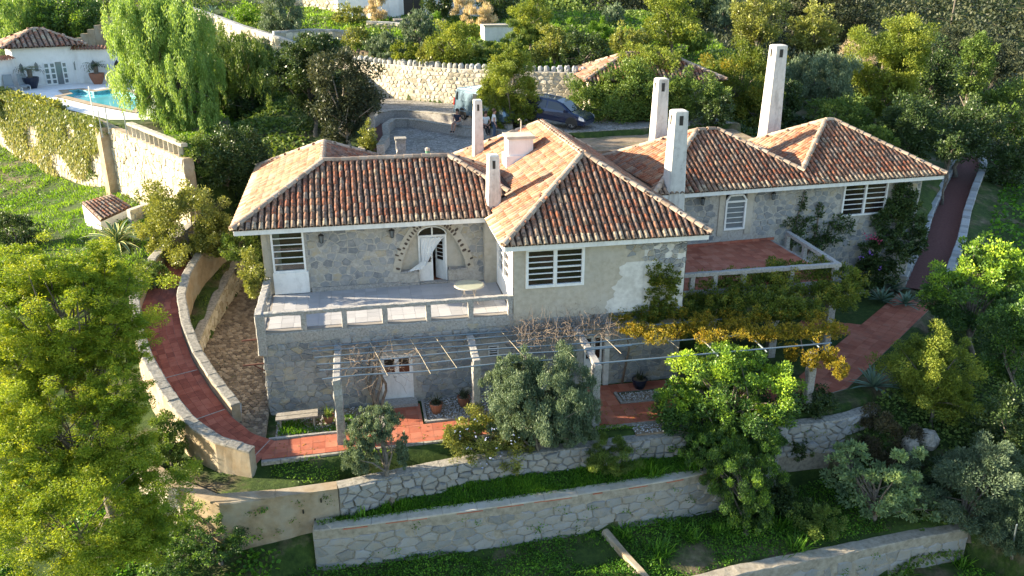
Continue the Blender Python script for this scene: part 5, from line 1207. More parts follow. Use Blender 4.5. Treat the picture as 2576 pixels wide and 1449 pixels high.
m = MB(); n = len(POOL); V = [(*p, PHZ+.09) for p in POOL]+[(*p, PHZ-1.4) for p in POOL]; m.add(V, [(k, (k+1) % n, n+(k+1) % n, n+k) for k in range(n)]+[tuple(range(n, 2*n))]); m.build('pool_basin', plain('pool_lining', (.16, .50, .54), .6), None, kind='structure')
def watermat():
    m, t, o = newmat('pool_water'); b = finish(t, o, (.75, .95, .96), .03, noise(t, 3, 3), .12, .03, spec=.5); b.inputs['Transmission Weight'].default_value = .95; b.inputs['IOR'].default_value = 1.2; return m
m = MB(); m.add([(*p, PHZ-.14) for p in grow(POOL, -.01)], [tuple(range(n))]); m.build('pool_water', plain('pool_surface', (.10, .46, .52), .06, spec=.5, var=.3, scale=.8), None, kind='structure')
def palm_fronds(c, n, L, mat, parent, droop=.5, w=.05, up=.9):
    V = []; A = []
    for k in range(n):
        a = 2*pi*k/n*1.618*3; el = RN.uniform(.1, up); d = np.array([cos(a)*cos(el), sin(a)*cos(el), sin(el)]); pts = [c+d*L*t+np.array([0, 0, -droop*L*t*t]) for t in np.linspace(0, 1, 7)]; sd = np.cross(d, (0, 0, 1.)); sd /= np.linalg.norm(sd); a_ = RN.random()
        for i in range(6):
            for s in (-1, 1):
                p, q = pts[i], pts[i+1]; t = i/6; wl = L*.30*(1-abs(t-.4)); tip = (p+q)/2+sd*s*wl+(q-p)*.6-np.array([0, 0, wl*.25]); V += [p, p+(q-p)*.45, tip, p+(q-p)*.15]; A.append(a_)
    return quads('fronds', V, np.array(A), M[mat], parent)
for (px, py), mat, lab in (((82,222), 'bluepot', 'sago palm in a dark blue pot beside the loungers'), ((247,211), 'terracotta', 'sago palm in a terracotta pot near the dark doorway')):
    c = onz(px, py, PHZ+.03); t = thing('potted_palm', c, lab, 'potted plant'); m = MB(); m.lathe(c, [(.32, 0), (.55, .55), (.6, .85), (.55, .86), (.5, .75)], 14); m.build('pot', M[mat], t); m = MB(); m.tube([c+np.array([0, 0, .6]), c+np.array([0, 0, 1.4])], [.17, .2], 8); m.build('stem', M['bark'], t); palm_fronds(c+np.array([0, 0, 1.4]), 34, 1.25, 'lf_dark', t, .45)
for px, py, lab in ((26,226,'grey sun lounger at the left end of the pool terrace'), (62,224,'grey sun lounger next to the blue potted palm')):
    c = onz(px, py, PHZ+.03); t = thing('sun_lounger', c, lab, 'sun lounger', 'sun loungers by the pool'); ax = np.array([nM[0], nM[1], 0]); sd = np.array([dM[0], dM[1], 0]); zz = np.array([0, 0, 1.]); gm = plain('grey_mesh', (.30, .33, .35), .7)
    m = MB(); m.box(c+ax*.55+zz*.34, (1.3, .62, .05), ax=[ax, sd, zz]); m.build('seat', gm, t); m = MB(); k = -ax*.45+zz*.9; k /= np.linalg.norm(k); m.box(c-ax*.3+zz*.72, (.85, .62, .05), ax=[k, sd, np.cross(k, sd)]); m.build('backrest', gm, t)
    for a_, b_ in ((.0, -.28), (.0, .28), (1.1, -.28), (1.1, .28)): m = MB(); m.beam(c+ax*a_+sd*b_, c+ax*a_+sd*b_+zz*.32, .05, .05); m.build('leg', M['white'], t)
c = onz(291,222,PHZ+.03); t = thing('fountain', c, 'round millstone fountain spout at the head of the pool', 'fountain'); V = MB(); R0, R1 = .62, .24; k = 18; pts = []
for y_ in (-.13, .13):
    for r_ in (R0, R1):
        for i in range(k): a = 2*pi*i/k; pts.append(c+np.array([dM[0]*r_*cos(a)+nM[0]*y_, dM[1]*r_*cos(a)+nM[1]*y_, .72+r_*sin(a)]))
Fc = []
for i in range(k):
    j = (i+1) % k; Fc += [(i, j, k+j, k+i), (2*k+i, 3*k+i, 3*k+j, 2*k+j), (i, 2*k+i, 2*k+j, j), (k+i, k+j, 3*k+j, 3*k+i)]
V.add(pts, Fc); V.build('stone_ring', M['yellowstone'], t); m = MB(); m.rough(c+np.array([.5, .5, 0]), c+np.array([.5, .5, 1.0]), .8, .7, .05); m.build('rock', M['yellowstone'], t); m = MB(); m.box(c+np.array([0, 0, .08]), (.9, .5, .16)); m.build('plinth', M['yellowstone'], t)
c = onz(240,316,PHZ+.03); t = thing('parasol_pole', c, 'white parasol pole on a round base by the pool edge', 'parasol stand'); m = MB(); m.lathe(c, [(.32, 0), (.32, .06), (.1, .1)], 14); m.build('base', M['white'], t); m = MB(); m.tube([c, c+np.array([.0, 0, 2.3])], .035, 6); m.build('pole', M['white'], t)
for k, (px, py) in enumerate(((258,345),(275,335),(322,352))):
    c = onz(px, py, PHZ); t = thing('fence_post', c, ('thin metal post at the corner of the pool terrace', 'thin metal post next to the white parasol base', 'thin metal post nearest the pepper tree')[k], 'post'); m = MB(); m.tube([c, c+np.array([0, 0, 1.5])], .03, 6); m.build('pole', M['pipe'], t); m = MB(); m.lathe(c, [(.07, 0), (.07, .02)], 8); m.build('foot', M['pipe'], t)
# concrete balustrade on the pool wall under the pepper tree
BLT = thing('balustrade', (-9.4, 46, 6.6), 'squat concrete balustrade with square gaps on top of the pool wall', 'railing'); Lb = Line(POOLW)
m = MB(); a = Lb.at(Lb.L-8.5); b = Lb.at(Lb.L-.3); m.rough((*a[0], 7.5), (*b[0], 7.5), .35, .16, .02); m.build('rail', M['yellowstone'], BLT)
for u in np.arange(Lb.L-8.5, Lb.L-.3, .7): p = Lb.at(u)[0]; m = MB(); m.rough((*p, 6.8), (*p, 7.45), .26, .3, .015); m.build('baluster', M['yellowstone'], BLT)
# stepped wall climbing behind the pool house
m = MB(); St = thing('stepped_wall', tuple(EYE+ray(240,75)*73), 'stepped stone wall climbing the slope behind the pool house', 'wall')
a = EYE+ray(186,106)*71; b = EYE+ray(316,22)*76; n = 8
for i in range(n):
    p = a+(b-a)*(i/n); q = a+(b-a)*((i+1)/n); m = MB(); m.prism([(p[0], p[1]), (q[0]-.02, q[1]), (q[0]-.02, q[1]+.5), (p[0], p[1]+.5)], p[2]-4.2, p[2]+.3); m.build('step', M['earthplaster'], St)
# white building at the top of the hill
g0 = gp(1015,45); WB = thing('hill_building', g0, 'white outbuilding with a dark double door at the top edge of the hill', 'building')
y0 = g0[1]; xa, xb = X(852,30,y0), X(1240,30,y0); x1, x2 = X(1016,30,y0), X(1066,30,y0); m = MB(); wall_face(m, (0, y0, 0), (1, 0), xa, xb, g0[2]-2, g0[2]+4, [(x1, x2, g0[2]-.1, g0[2]+2.9)], (0, -1), .3); m.add([(xa, y0, g0[2]-2), (xa, y0+6, g0[2]-2), (xa, y0+6, g0[2]+4), (xa, y0, g0[2]+4)], [(0, 1, 2, 3)]); m.build('wall', M['whitewall'], WB)
for k in range(2): w_ = (x2-x1)/2; m = MB(); m.box((x1+w_*(k+.5), y0+.2, g0[2]+1.4), (w_-.03, .06, 2.9)); m.build('door', M['black'], WB)
m = MB(); m.box((X(992,30,y0), y0-.15, g0[2]+1), (.9, .3, 4)); m.build('pilaster', M['whitewall'], WB); m = MB(); m.box(((xa+xb)/2, y0+3, g0[2]+4.1), (xb-xa+.6, 6.6, .2)); m.build('roof', M['plaster'], WB)
slab('yard_apron', [[(X(985,40,y0), y0-.2), (X(1095,40,y0), y0-.2), (X(1095,40,y0)+.5, y0-4.5), (X(985,40,y0), y0-4.5)]], g0[2]-1.5, g0[2]+.05, M['setts'], 'structure')
g0 = gp(1258,108); t = thing('water_tank', g0, 'white rendered block in the bushes above the drive', 'tank'); m = MB(); m.box(g0+np.array([0, 1.0, .5]), (2.5, 2.0, 1.5)); m.build('body', M['whitewall'], t); m = MB(); m.box(g0+np.array([0, 1.0, 1.32]), (2.7, 2.2, .12)); m.build('lid', M['plaster'], t)
g0 = gp(862,105); t = thing('stone_trough', g0, 'low grey stone trough on the upper lawn', 'trough'); m = MB(); m.box(g0+np.array([0, .3, .3]), (1.8, .8, .7)); m.build('body', M['concrete'], t); m = MB(); m.box(g0+np.array([0, .3, .67]), (1.5, .5, .06)); m.build('basin', M['black'], t)
g0 = gp(2392,62); t = thing('utility_pole', g0, 'slender pole standing on the scrub hillside at top right', 'pole'); m = MB(); m.tube([g0-np.array([0, 0, .5]), g0+np.array([0, 0, 9])], .14, 6); m.build('shaft', M['bark'], t); m = MB(); m.beam(g0+np.array([-.8, 0, 8.2]), g0+np.array([.8, 0, 8.2]), .12, .12); m.build('crossarm', M['bark'], t)
g0 = gp(2536,1420); t = thing('metal_pole', g0, 'thin blue-grey pole leaning at the right edge of the garden', 'pole'); m = MB(); a = onz(2558,1320,g0[2]+2.0); m.tube([g0, g0+(a-g0)*.5, a], .025, 6); m.build('shaft', M['pipe'], t); m = MB(); m.lathe(g0, [(.06, -.1), (.06, .02)], 8); m.build('foot', M['concrete'], t)
for px, py, s, lab in ((2285,1145,.9,'pale boulder at the edge of the dark shrubs on the right'), (2330,1125,1.1,'larger white-flecked boulder beside the pale one'), (2240,660,.7,'boulder on the grass beyond the right ramp')):
    g0 = gp(px if py != 660 else 2465, py if py != 660 else 610); t = boulder(g0+np.array([0, 0, .2*s]), s*.8, M['coping'], None); tag(t, lab, 'boulder')

# ---------------------------------------------------------------- vehicles
def carpaint(name, col, rough=.28, metal=.5):
    m, t, o = newmat(name); b = finish(t, o, col, rough, metal=metal, spec=.5); b.inputs['Coat Weight'].default_value = .6; b.inputs['Coat Roughness'].default_value = .06; return m
M['rubber'] = plain('tyre_rubber', (.015, .015, .015), .8); M['alloy'] = plain('alloy_rim', (.45, .46, .48), .3, metal=.8); M['carglass'] = plain('car_glass', (.02, .025, .03), .05, spec=.8); M['lampred'] = plain('tail_lamp', (.30, .015, .012), .2); M['lampclear'] = plain('head_lamp', (.55, .57, .60), .1)
def wheel(root, x, y, r, w, side):
    m = MB(); k = 20; prof = [(r*.62, -w/2), (r*.95, -w/2), (r, -w*.35), (r, w*.35), (r*.95, w/2), (r*.62, w/2)]; V = []
    for q, yy in prof:
        for i in range(k): a = 2*pi*i/k; V.append((x+q*cos(a), y+yy, r+q*sin(a)))
    m.add(V, [(j*k+i, j*k+(i+1) % k, ((j+1) % 6)*k+(i+1) % k, ((j+1) % 6)*k+i) for j in range(6) for i in range(k)]); wh = m.build('wheel', M['rubber'], root, local=True)
    m = MB(); yo = y+side*w*.38
    for i in range(5):
        a = 2*pi*i/5; m.beam((x+r*.08*cos(a), yo, r+r*.08*sin(a)), (x+r*.62*cos(a), yo, r+r*.62*sin(a)), r*.16, .03, up=(0, 1, 0))
    V = []
    for q in (r*.56, r*.65):
        for i in range(k): a = 2*pi*i/k; V.append((x+q*cos(a), yo, r+q*sin(a)))
    m.add(V, [(i, (i+1) % k, k+(i+1) % k, k+i) for i in range(k)]); m.build('rim', M['alloy'], wh, local=True)
    m = MB(); m.add([(x+r*.6*cos(2*pi*i/k), y+side*w*.2, r+r*.6*sin(2*pi*i/k)) for i in range(k)], [tuple(range(k))]); m.build('hub', M['black'], wh, local=True)
def shell(root, prof, half, tumble, zb, mat, name='body'):
    # side profile swept across the car, narrowing towards the roof; profile runs clockwise from the rear bottom
    V = []; ys = (-1, -.86, -.4, 0, .4, .86, 1); n = len(prof); cx_ = sum(p[0] for p in prof)/n; zm = max(p[1] for p in prof)
    for y in ys:
        for x, z in prof:
            t = max(0, (z-zb)/(zm-zb)); hw = half-tumble*t; e = 1-.025*(abs(y) > .9); V.append((cx_+(x-cx_)*e, y*hw, z-(.03 if abs(y) > .9 and z > zb*.5 else 0)))
    Fc = [(j*n+i, j*n+(i+1) % n, (j+1)*n+(i+1) % n, (j+1)*n+i) for j in range(len(ys)-1) for i in range(n)]+[tuple(range(n-1, -1, -1)), tuple((len(ys)-1)*n+i for i in range(n))]
    m = MB(); m.add(V, Fc); o = m.build(name, mat, root, local=True); b = o.modifiers.new('bevel', 'BEVEL'); b.width = .04; b.segments = 2; b.limit_method = 'ANGLE'; b.angle_limit = radians(25); return o
def side_panel(root, name, pts, half, tumble, zb, zm, mat, e=.012, sides=(-1, 1)):
    for s in sides:
        V = [(x, s*(half-tumble*max(0, (z-zb)/(zm-zb))+e), z) for x, z in pts]; m = MB(); n = len(V); V += [(x, y-s*.03, z) for x, y, z in V]; m.add(V, [tuple(range(n))]+[(k, (k+1) % n, n+(k+1) % n, n+k) for k in range(n)]); m.build(name, mat, root, local=True)
vz = 6.75; va = onz(1160,300,vz); vb = onz(1265,322,vz); vd = vb-va; vang = atan2(vd[1], vd[0])
VAN = thing('panel_van', (0, 0, 0), 'silver-blue panel van parked on the setts in front of the stone wall', 'van', rz=vang)
cdir = np.array([cos(vang), sin(vang), 0]); nrm = np.array([-sin(vang), cos(vang), 0]); VAN.location = tuple(va+cdir*1.75+nrm*.9+np.array([0, 0, .0]))
vp_ = carpaint('silver_blue_paint', (.12, .19, .26))
prof = [(-2.45,.32),(-2.48,.75),(-2.45,1.15),(-2.36,1.75),(-2.2,1.93),(-1.5,1.99),(.9,1.97),(1.25,1.86),(1.95,1.18),(2.4,.98),(2.48,.7),(2.45,.32)]
bd = shell(VAN, prof, .95, .13, 1.0, vp_)
gp_ = (.95, .13, 1.0, 1.99)
side_panel(VAN, 'side_panel', [(-1.85,1.18),(-.65,1.18),(-.65,1.72),(-1.80,1.72)], *gp_, vp_, .01); side_panel(VAN, 'side_window', [(-2.28,1.2),(-2.1,1.2),(-2.06,1.70),(-2.2,1.70)], *gp_, M['carglass'], .014); side_panel(VAN, 'side_window', [(-.55,1.18),(.45,1.18),(.45,1.72),(-.55,1.72)], *gp_, M['carglass'], .014); side_panel(VAN, 'side_window', [(.6,1.18),(1.72,1.18),(1.2,1.74),(.6,1.74)], *gp_, M['carglass'], .014)
side_panel(VAN, 'tail_lamp', [(-2.46,.85),(-2.36,.85),(-2.34,1.3),(-2.43,1.3)], *gp_, M['lampred'], .016); side_panel(VAN, 'trim_strip', [(-2.3,.52),(2.2,.52),(2.2,.6),(-2.3,.6)], *gp_, vp_, .03); side_panel(VAN, 'headlight', [(2.1,.8),(2.42,.8),(2.36,1.0),(2.05,1.08)], *gp_, M['lampclear'], .012)
for x in (-1.5, 1.5):
    for s in (-1, 1):
        wheel(VAN, x, s*.84, .34, .23, s); m = MB(); m.tube([(x+.42*cos(a), s*.955, .34+.42*sin(a)) for a in np.linspace(0, pi, 12)], .035, 5); m.build('wheel_arch', vp_, VAN, local=True); m = MB(); m.add([(x+.40*cos(a), s*.958, .34+.40*sin(a)) for a in np.linspace(-.1, pi+.1, 14)], [tuple(range(14))]); m.build('wheel_well', M['black'], VAN, local=True)
m = MB(); m.box((-2.46, 0, .5), (.16, 1.8, .24)); m.build('bumper', vp_, VAN, local=True)
for y in np.linspace(-.6, .6, 7): m = MB(); m.box((-.4, y, 1.992), (2.7, .035, .025)); m.build('roof_rib', vp_, VAN, local=True)
m = MB(); m.add([(1.3, -.72, 1.84), (1.3, .72, 1.84), (1.93, .8, 1.22), (1.93, -.8, 1.22)], [(0, 1, 2, 3)]); o = m.build('windscreen', M['carglass'], VAN, local=True); o.location = (.015, 0, .012)
m = MB(); m.add([(-2.47, -.7, 1.2), (-2.40, -.66, 1.72), (-2.40, .66, 1.72), (-2.47, .7, 1.2)], [(0, 1, 2, 3)]); o = m.build('rear_window', M['carglass'], VAN, local=True); o.location = (-.02, 0, 0)
# dark blue hatchback
ca_ = onz(1437,326,6.75); cb_ = onz(1350,300,6.75); cang = radians(-36)
CAR = thing('parked_car', (0, 0, 0), 'dark navy blue hatchback parked nose-down behind the roofs', 'car', rz=cang); cdir = np.array([cos(cang), sin(cang), 0]); nrm = np.array([-sin(cang), cos(cang), 0]); CAR.location = tuple(ca_-cdir*1.3+nrm*.8+np.array([0, 0, .16])); CAR.rotation_euler = (0, radians(6), cang)
cp_ = carpaint('navy_paint', (.010, .022, .065), .2, .3)
prof = [(-2.05,.3),(-2.1,.7),(-2.02,.95),(-1.75,1.35),(-1.3,1.5),(.1,1.49),(.5,1.38),(1.15,.98),(1.9,.82),(2.12,.62),(2.12,.3)]
shell(CAR, prof, .9, .22, .85, cp_); g_ = (.9, .22, .85, 1.5)
side_panel(CAR, 'side_window', [(-.35,.98),(.92,.98),(.35,1.36),(-.35,1.4)], *g_, M['carglass']); side_panel(CAR, 'side_window', [(-1.55,1.0),(-.45,.98),(-.45,1.4),(-1.25,1.38)], *g_, M['carglass'])
side_panel(CAR, 'headlight', [(1.7,.62),(2.08,.58),(2.02,.74),(1.72,.84)], *g_, M['lampclear']); side_panel(CAR, 'tail_lamp', [(-2.06,.7),(-1.85,.7),(-1.85,.95),(-2.0,.95)], *g_, M['lampred'])
for s in (-1, 1): m = MB(); m.box((.85, s*.98, 1.0), (.14, .2, .13)); m.build('mirror', cp_, CAR, local=True)
for x in (-1.3, 1.3):
    for s in (-1, 1): wheel(CAR, x, s*.78, .33, .22, s); m = MB(); m.add([(x+.39*cos(a), s*.905, .33+.39*sin(a)) for a in np.linspace(-.1, pi+.1, 14)], [tuple(range(14))]); m.build('wheel_well', M['black'], CAR, local=True)
m = MB(); m.add([(.52, -.64, 1.37), (.52, .64, 1.37), (1.14, .74, 1.0), (1.14, -.74, 1.0)], [(0, 1, 2, 3)]); o = m.build('windscreen', M['carglass'], CAR, local=True); o.location = (.015, 0, .015)
for s in (-.5, .5): m = MB(); m.tube([(-1.2, s, 1.53), (.0, s, 1.53)], .02, 5); m.build('roof_rail', M['alloy'], CAR, local=True)

# ---------------------------------------------------------------- people
M['skin'] = plain('skin', (.42, .22, .15), .6); M['navy'] = plain('navy_shirt', (.018, .024, .045), .9); M['shorts'] = plain('grey_shorts', (.33, .32, .31), .9); M['tee'] = plain('white_shirt', (.72, .71, .69), .9); M['jeans'] = plain('blue_jeans', (.05, .075, .12), .9); M['hair'] = plain('brown_hair', (.05, .028, .016), .7); M['shoe'] = plain('dark_shoe', (.03, .03, .03), .7); M['skirt'] = plain('black_trousers', (.02, .02, .022), .9)
def skin_obj(name, pts, edges, rad, mat, parent, sub=2):
    me = bpy.data.meshes.new(name); me.from_pydata([tuple(p) for p in pts], edges, []); me.materials.append(mat); o = link(bpy.data.objects.new(name, me), parent)
    md = o.modifiers.new('skin', 'SKIN'); md.use_smooth_shade = True
    for k, r in enumerate(rad): sv = me.skin_vertices[0].data[k]; sv.radius = (r, r) if np.isscalar(r) else r; sv.use_root = k == 0
    sb_ = o.modifiers.new('sub', 'SUBSURF'); sb_.levels = sub; sb_.render_levels = sub; return o
def person(loc, rz, label, pose, top, bot, hairlong=False):
    R_ = thing('person', loc, label, 'person', rz=rz)
    if pose == 'sit': hip, kn, an = .0, ((.38, .02), (.40, -.42)), None; L = {'hip': (0, 0, .0), 'kneeL': (.12, -.42, .03), 'kneeR': (-.12, -.42, .03), 'ankL': (.06, -.50, -.40), 'ankR': (-.07, -.55, -.40), 'toeL': (.07, -.68, -.45), 'toeR': (-.08, -.73, -.45), 'elL': (.27, -.12, .20), 'elR': (-.27, -.12, .20), 'haL': (.06, -.34, .10), 'haR': (-.06, -.34, .10)}; zb = 0
    else: L = {'hip': (0, 0, .95), 'kneeL': (.10, -.03, .5), 'kneeR': (-.10, -.03, .5), 'ankL': (.11, .02, .08), 'ankR': (-.11, .02, .08), 'toeL': (.13, -.16, .03), 'toeR': (-.13, -.16, .03), 'elL': (.27, .03, 1.15), 'elR': (-.30, .0, 1.15), 'haL': (.26, -.12, .92), 'haR': (-.42, -.1, .92)}; zb = .95
    lean = -.06 if pose == 'sit' else 0
    P = [(0, 0, zb+.02), (0, lean*.5, zb+.25), (0, lean, zb+.46), (0, lean-.01, zb+.56), (0, lean-.03, zb+.66), (0, lean-.03, zb+.78), (.10, 0, zb), L['kneeL'], L['ankL'], L['toeL'], (-.10, 0, zb), L['kneeR'], L['ankR'], L['toeR'], (.17, lean, zb+.48), L['elL'], L['haL'], (-.17, lean, zb+.48), L['elR'], L['haR']]
    E = [(0, 1), (1, 2), (2, 3), (3, 4), (4, 5), (0, 6), (6, 7), (7, 8), (8, 9), (0, 10), (10, 11), (11, 12), (12, 13), (2, 14), (14, 15), (15, 16), (2, 17), (17, 18), (18, 19)]
    rd = [.13, .12, .13, .06, .095, .085, .085, .06, .04, .035, .085, .06, .04, .035, .065, .045, .035, .065, .045, .035]
    skin_obj('body', P, E, rd, M['skin'], R_)
    tp = [P[0], P[1], P[2], P[14], tuple((np.array(P[14])+np.array(P[15]))/2), P[17], tuple((np.array(P[17])+np.array(P[18]))/2), (0, lean, zb+.52)]
    skin_obj('shirt', tp, [(0, 1), (1, 2), (2, 3), (3, 4), (2, 5), (5, 6), (2, 7)], [.155, .15, .155, .085, .075, .085, .075, .09], top, R_)
    kl = .93 if bot is not M['jeans'] else 1
    kn = [tuple(np.array(P[6])*(1-kl)+np.array(P[7])*kl), tuple(np.array(P[10])*(1-kl)+np.array(P[11])*kl)]
    bp = [P[0], P[6], kn[0], P[10], kn[1]]; be = [(0, 1), (1, 2), (0, 3), (3, 4)]; br = [.15, .105, .088, .105, .088]
    if bot is M['jeans'] or bot is M['skirt']: bp += [P[8], P[12]]; be += [(2, 5), (4, 6)]; br += [.062, .062]
    skin_obj('trousers' if len(bp) > 5 else 'shorts', bp, be, br, bot, R_)
    m = MB(); hc = np.array([0, lean-.015, zb+.80]); V = []
    for z, r_ in ((-.10, .10), (-.03, .112), (.04, .105), (.09, .06)):
        for k in range(10): a = 2*pi*k/10; f = 1 if sin(a) > -.3 or z > 0 else .82; V.append(hc+np.array([r_*cos(a)*f, r_*sin(a)*f*1.1+.01, z]))
    m.add(V, [(j*10+k, j*10+(k+1) % 10, (j+1)*10+(k+1) % 10, (j+1)*10+k) for j in range(3) for k in range(10)]+[tuple(30+k for k in range(10))])
    if hairlong: m.rough(hc+np.array([0, .09, -.35]), hc+np.array([0, .06, .02]), .2, .09, .02, .08)
    m.build('hair', M['hair'], R_, local=True, smooth=True)
    m = MB(); m.box(hc+np.array([0, -.11, -.10]), (.03, .04, .05)); 
    m.build('nose', M['skin'], R_, local=True); m = MB()
    for s in (-.035, .035): m.box(hc+np.array([s, -.095, -.055]), (.022, .015, .012))
    m.build('eyes', M['hair'], R_, local=True)
    for a, b, nm in ((8, 9, 'shoe'), (12, 13, 'shoe')): skin_obj(nm, [P[a], tuple(np.array(P[b])*.9+np.array(P[a])*.1)], [(0, 1)], [.055, .055], M['shoe'], R_, 1)
    for s, h in ((1, 16), (-1, 19)):
        c = np.array(P[h]); d = c-np.array(P[h-1]); d /= np.linalg.norm(d); sd = np.cross(d, (0, 0, 1.)); sd /= np.linalg.norm(sd)+1e-9
        for k in range(4): q = c+d*.03+sd*(k-1.5)*.02; skin_obj('finger', [q, q+d*.05, q+d*(.085-.006*abs(k-1.2))-np.array([0, 0, .02])], [(0, 1), (1, 2)], [.010, .009, .007], M['skin'], R_, 1)
        q = c+sd*s*.03; skin_obj('thumb', [q, q+d*.03+sd*s*.025], [(0, 1)], [.011, .008], M['skin'], R_, 1)
    return R_
p1_ = onz(1142,318,6.83); pw_ = Line(ci); best = min(np.linspace(0, pw_.L, 300), key=lambda u: np.hypot(*(pw_.at(u)[0]-p1_[:2]))); pq = pw_.at(best); fx = pq[3]; face = atan2(-fx[1], -fx[0]) if fx[1] > 0 else atan2(fx[1], fx[0])
person((pq[0][0]+cos(face)*.08, pq[0][1]+sin(face)*.08, 6.95), face+pi/2, 'person in a navy t-shirt and grey shorts sitting on the court wall with hands together', 'sit', M['navy'], M['shorts'])
p2_ = onz(1190,332,6.83); best = min(np.linspace(0, pw_.L, 300), key=lambda u: np.hypot(*(pw_.at(u)[0]-p2_[:2]))); pq = pw_.at(best)
person((pq[0][0], pq[0][1], 6.95), face+pi/2+.9, 'person with long brown hair and a white top sitting half hidden by the slender chimney', 'sit', M['tee'], M['skirt'], True)
p3_ = onz(1243,352,6.25); person((p3_[0], p3_[1], 6.25), face+pi/2+2.2, 'person in a white t-shirt and jeans standing below the golden tree', 'stand', M['tee'], M['jeans'])

# ---------------------------------------------------------------- vegetation
def unit(v): return v/(np.linalg.norm(v, axis=-1, keepdims=True)+1e-9)
def leaf_quads(p, t, L, Wd):
    n = len(p); r = unit(rng.normal(size=(n, 3))); s = unit(np.cross(t, r)); L = L*rng.uniform(.65, 1.35, (n, 1)); Wd = Wd*rng.uniform(.7, 1.3, (n, 1)); q = np.cross(t, s)*L*rng.uniform(-.12, .12, (n, 1))
    return np.stack([p, p+t*L*.45+s*Wd*.5+q, p+t*L, p+t*L*.45-s*Wd*.5+q], 1).reshape(-1, 3)
def direction(mode, n, out=None):
    g = rng.normal(size=(n, 3))
    if mode == 'up': g = g*(.38, .38, .25)+(0, 0, 1)
    elif mode == 'down': g = g*(.32, .32, .2)+(0, 0, -1)
    elif mode == 'flat': g = g*(1, 1, .22)+(0, 0, -.22)
    elif mode == 'feather': g = g*(1, 1, .55)+(0, 0, -.1)
    elif mode == 'out' and out is not None: g = g*.6+out*.9+(0, 0, .25)
    return unit(g)
STY = { # leaf px, aspect, direction, layers, cluster radius, cluster squash, clusters, material
 'jac': (4.0, .34, 'feather', 3.3, .15, .6, 210, 'lf_jac'), 'pepper': (4.6, .26, 'down', 3.4, .15, 1.7, 200, 'lf_pepper'), 'olive': (3.4, .30, 'up', 4.2, .15, 1.25, 150, 'lf_olive'),
 'dark': (3.4, .55, 'out', 3.6, .22, .9, 80, 'lf_dark'), 'mid': (3.2, .55, 'out', 3.4, .20, .9, 80, 'lf_mid'), 'gold': (2.8, .5, 'out', 3.6, .19, .85, 100, 'lf_gold'), 'bush': (3.2, .55, 'out', 3.4, .17, .9, 110, 'lf_bush'),
 'carob': (4.0, .55, 'out', 3.6, .17, .8, 90, 'lf_carob'), 'dry': (5.0, .14, 'up', 2.6, .28, 1.3, 30, 'lf_dry'), 'broom': (4.8, .16, 'up', 3.4, .24, 1.2, 40, 'lf_mid'), 'broomo': (4.8, .16, 'up', 3.2, .24, 1.2, 40, 'lf_olive'), 'broomy': (4.6, .18, 'up', 3.4, .24, 1.2, 40, 'lf_lawn'),
 'pale': (5.2, .5, 'out', 2.6, .17, .6, 55, 'lf_pale'), 'brown': (3.2, .5, 'out', 3.8, .2, .9, 90, 'lf_brown'), 'soft': (4.0, .16, 'up', 3.0, .22, 1.0, 60, 'lf_mid'), 'scrub': (3.8, .3, 'out', 3.4, .2, .9, 80, 'lf_scrub'), 'bare': (4, .12, 'out', .9, .22, .9, 50, 'lf_dry')}
def crown_pts(els, sty, w, scale=1.0, fill=1.0):
    lp, asp, mode, lay, cr, sq, K, _ = STY[sty]; Vs, As, Cs = [], [], []
    L = lp*.76*w/835*scale; Wd = L*asp
    for c, r in els:
        c = np.array(c); r = np.array(r); rm = r.mean(); area = pi*(r[0]+r[1])/2*r[2]; n = int(fill*lay*area/(L*Wd*.5*.55)); n = min(n, 90000)
        k = max(14, int(K*(rm/1.5)**.5 if rm > 1.5 else K*.8))
        d = unit(rng.normal(size=(k, 3))); ph = rng.uniform(0, 6.3, 4)
        lump = 1+.24*np.sin(3*d[:, 0]+ph[0])*np.sin(3.3*d[:, 1]+ph[1])+.12*np.sin(5*d[:, 2]+4*d[:, 0]+ph[2])
        r = r*1.12; rad = rng.uniform(.30, 1.0, k)**.5*lump; rad *= np.where(d[:, 2] < -.45, .8, 1)*np.where(rng.random(k) < .12, 1.18, 1)
        cc = c+d*rad[:, None]*r*(1-cr*.55)
        w8 = rng.uniform(.45, 1.5, k); w8 /= w8.sum(); cnt = rng.multinomial(n, w8); ci = np.repeat(np.arange(k), cnt); n = len(ci)
        crad = cr*rm*rng.uniform(.65, 1.35, k)
        o = unit(rng.normal(size=(n, 3))); rr_ = rng.uniform(0, 1, (n, 1))**.45
        off = o*rr_*crad[ci][:, None]*np.array([1, 1, sq]) if sq <= 1.5 else o*rr_*crad[ci][:, None]*np.array([.55, .55, sq])-np.array([0, 0, .35])*crad[ci][:, None]
        if mode == 'up' and sty not in ('olive',): off[:, 2] = np.abs(off[:, 2])*.9-crad[ci]*.3
        p = cc[ci]+off; t = direction(mode, n, unit(o+.7*d[ci])); Vs.append(leaf_quads(p, t, L, Wd))
        As.append(np.clip(.42*rng.uniform(0, 1, k)[ci]+.38*rng.uniform(0, 1, n)+.22*np.clip(rad[ci]-.55, 0, .5)/.5*rng.uniform(.4, 1, n)+(.30*np.clip(d[ci, 2], -.4, 1) if sty == 'carob' else 0), 0, 1)); Cs.append((cc, d, rad))  # carob leaves turn yellower upward: young growth plus sunlight painted on the top
    return np.concatenate(Vs), np.concatenate(As), Cs
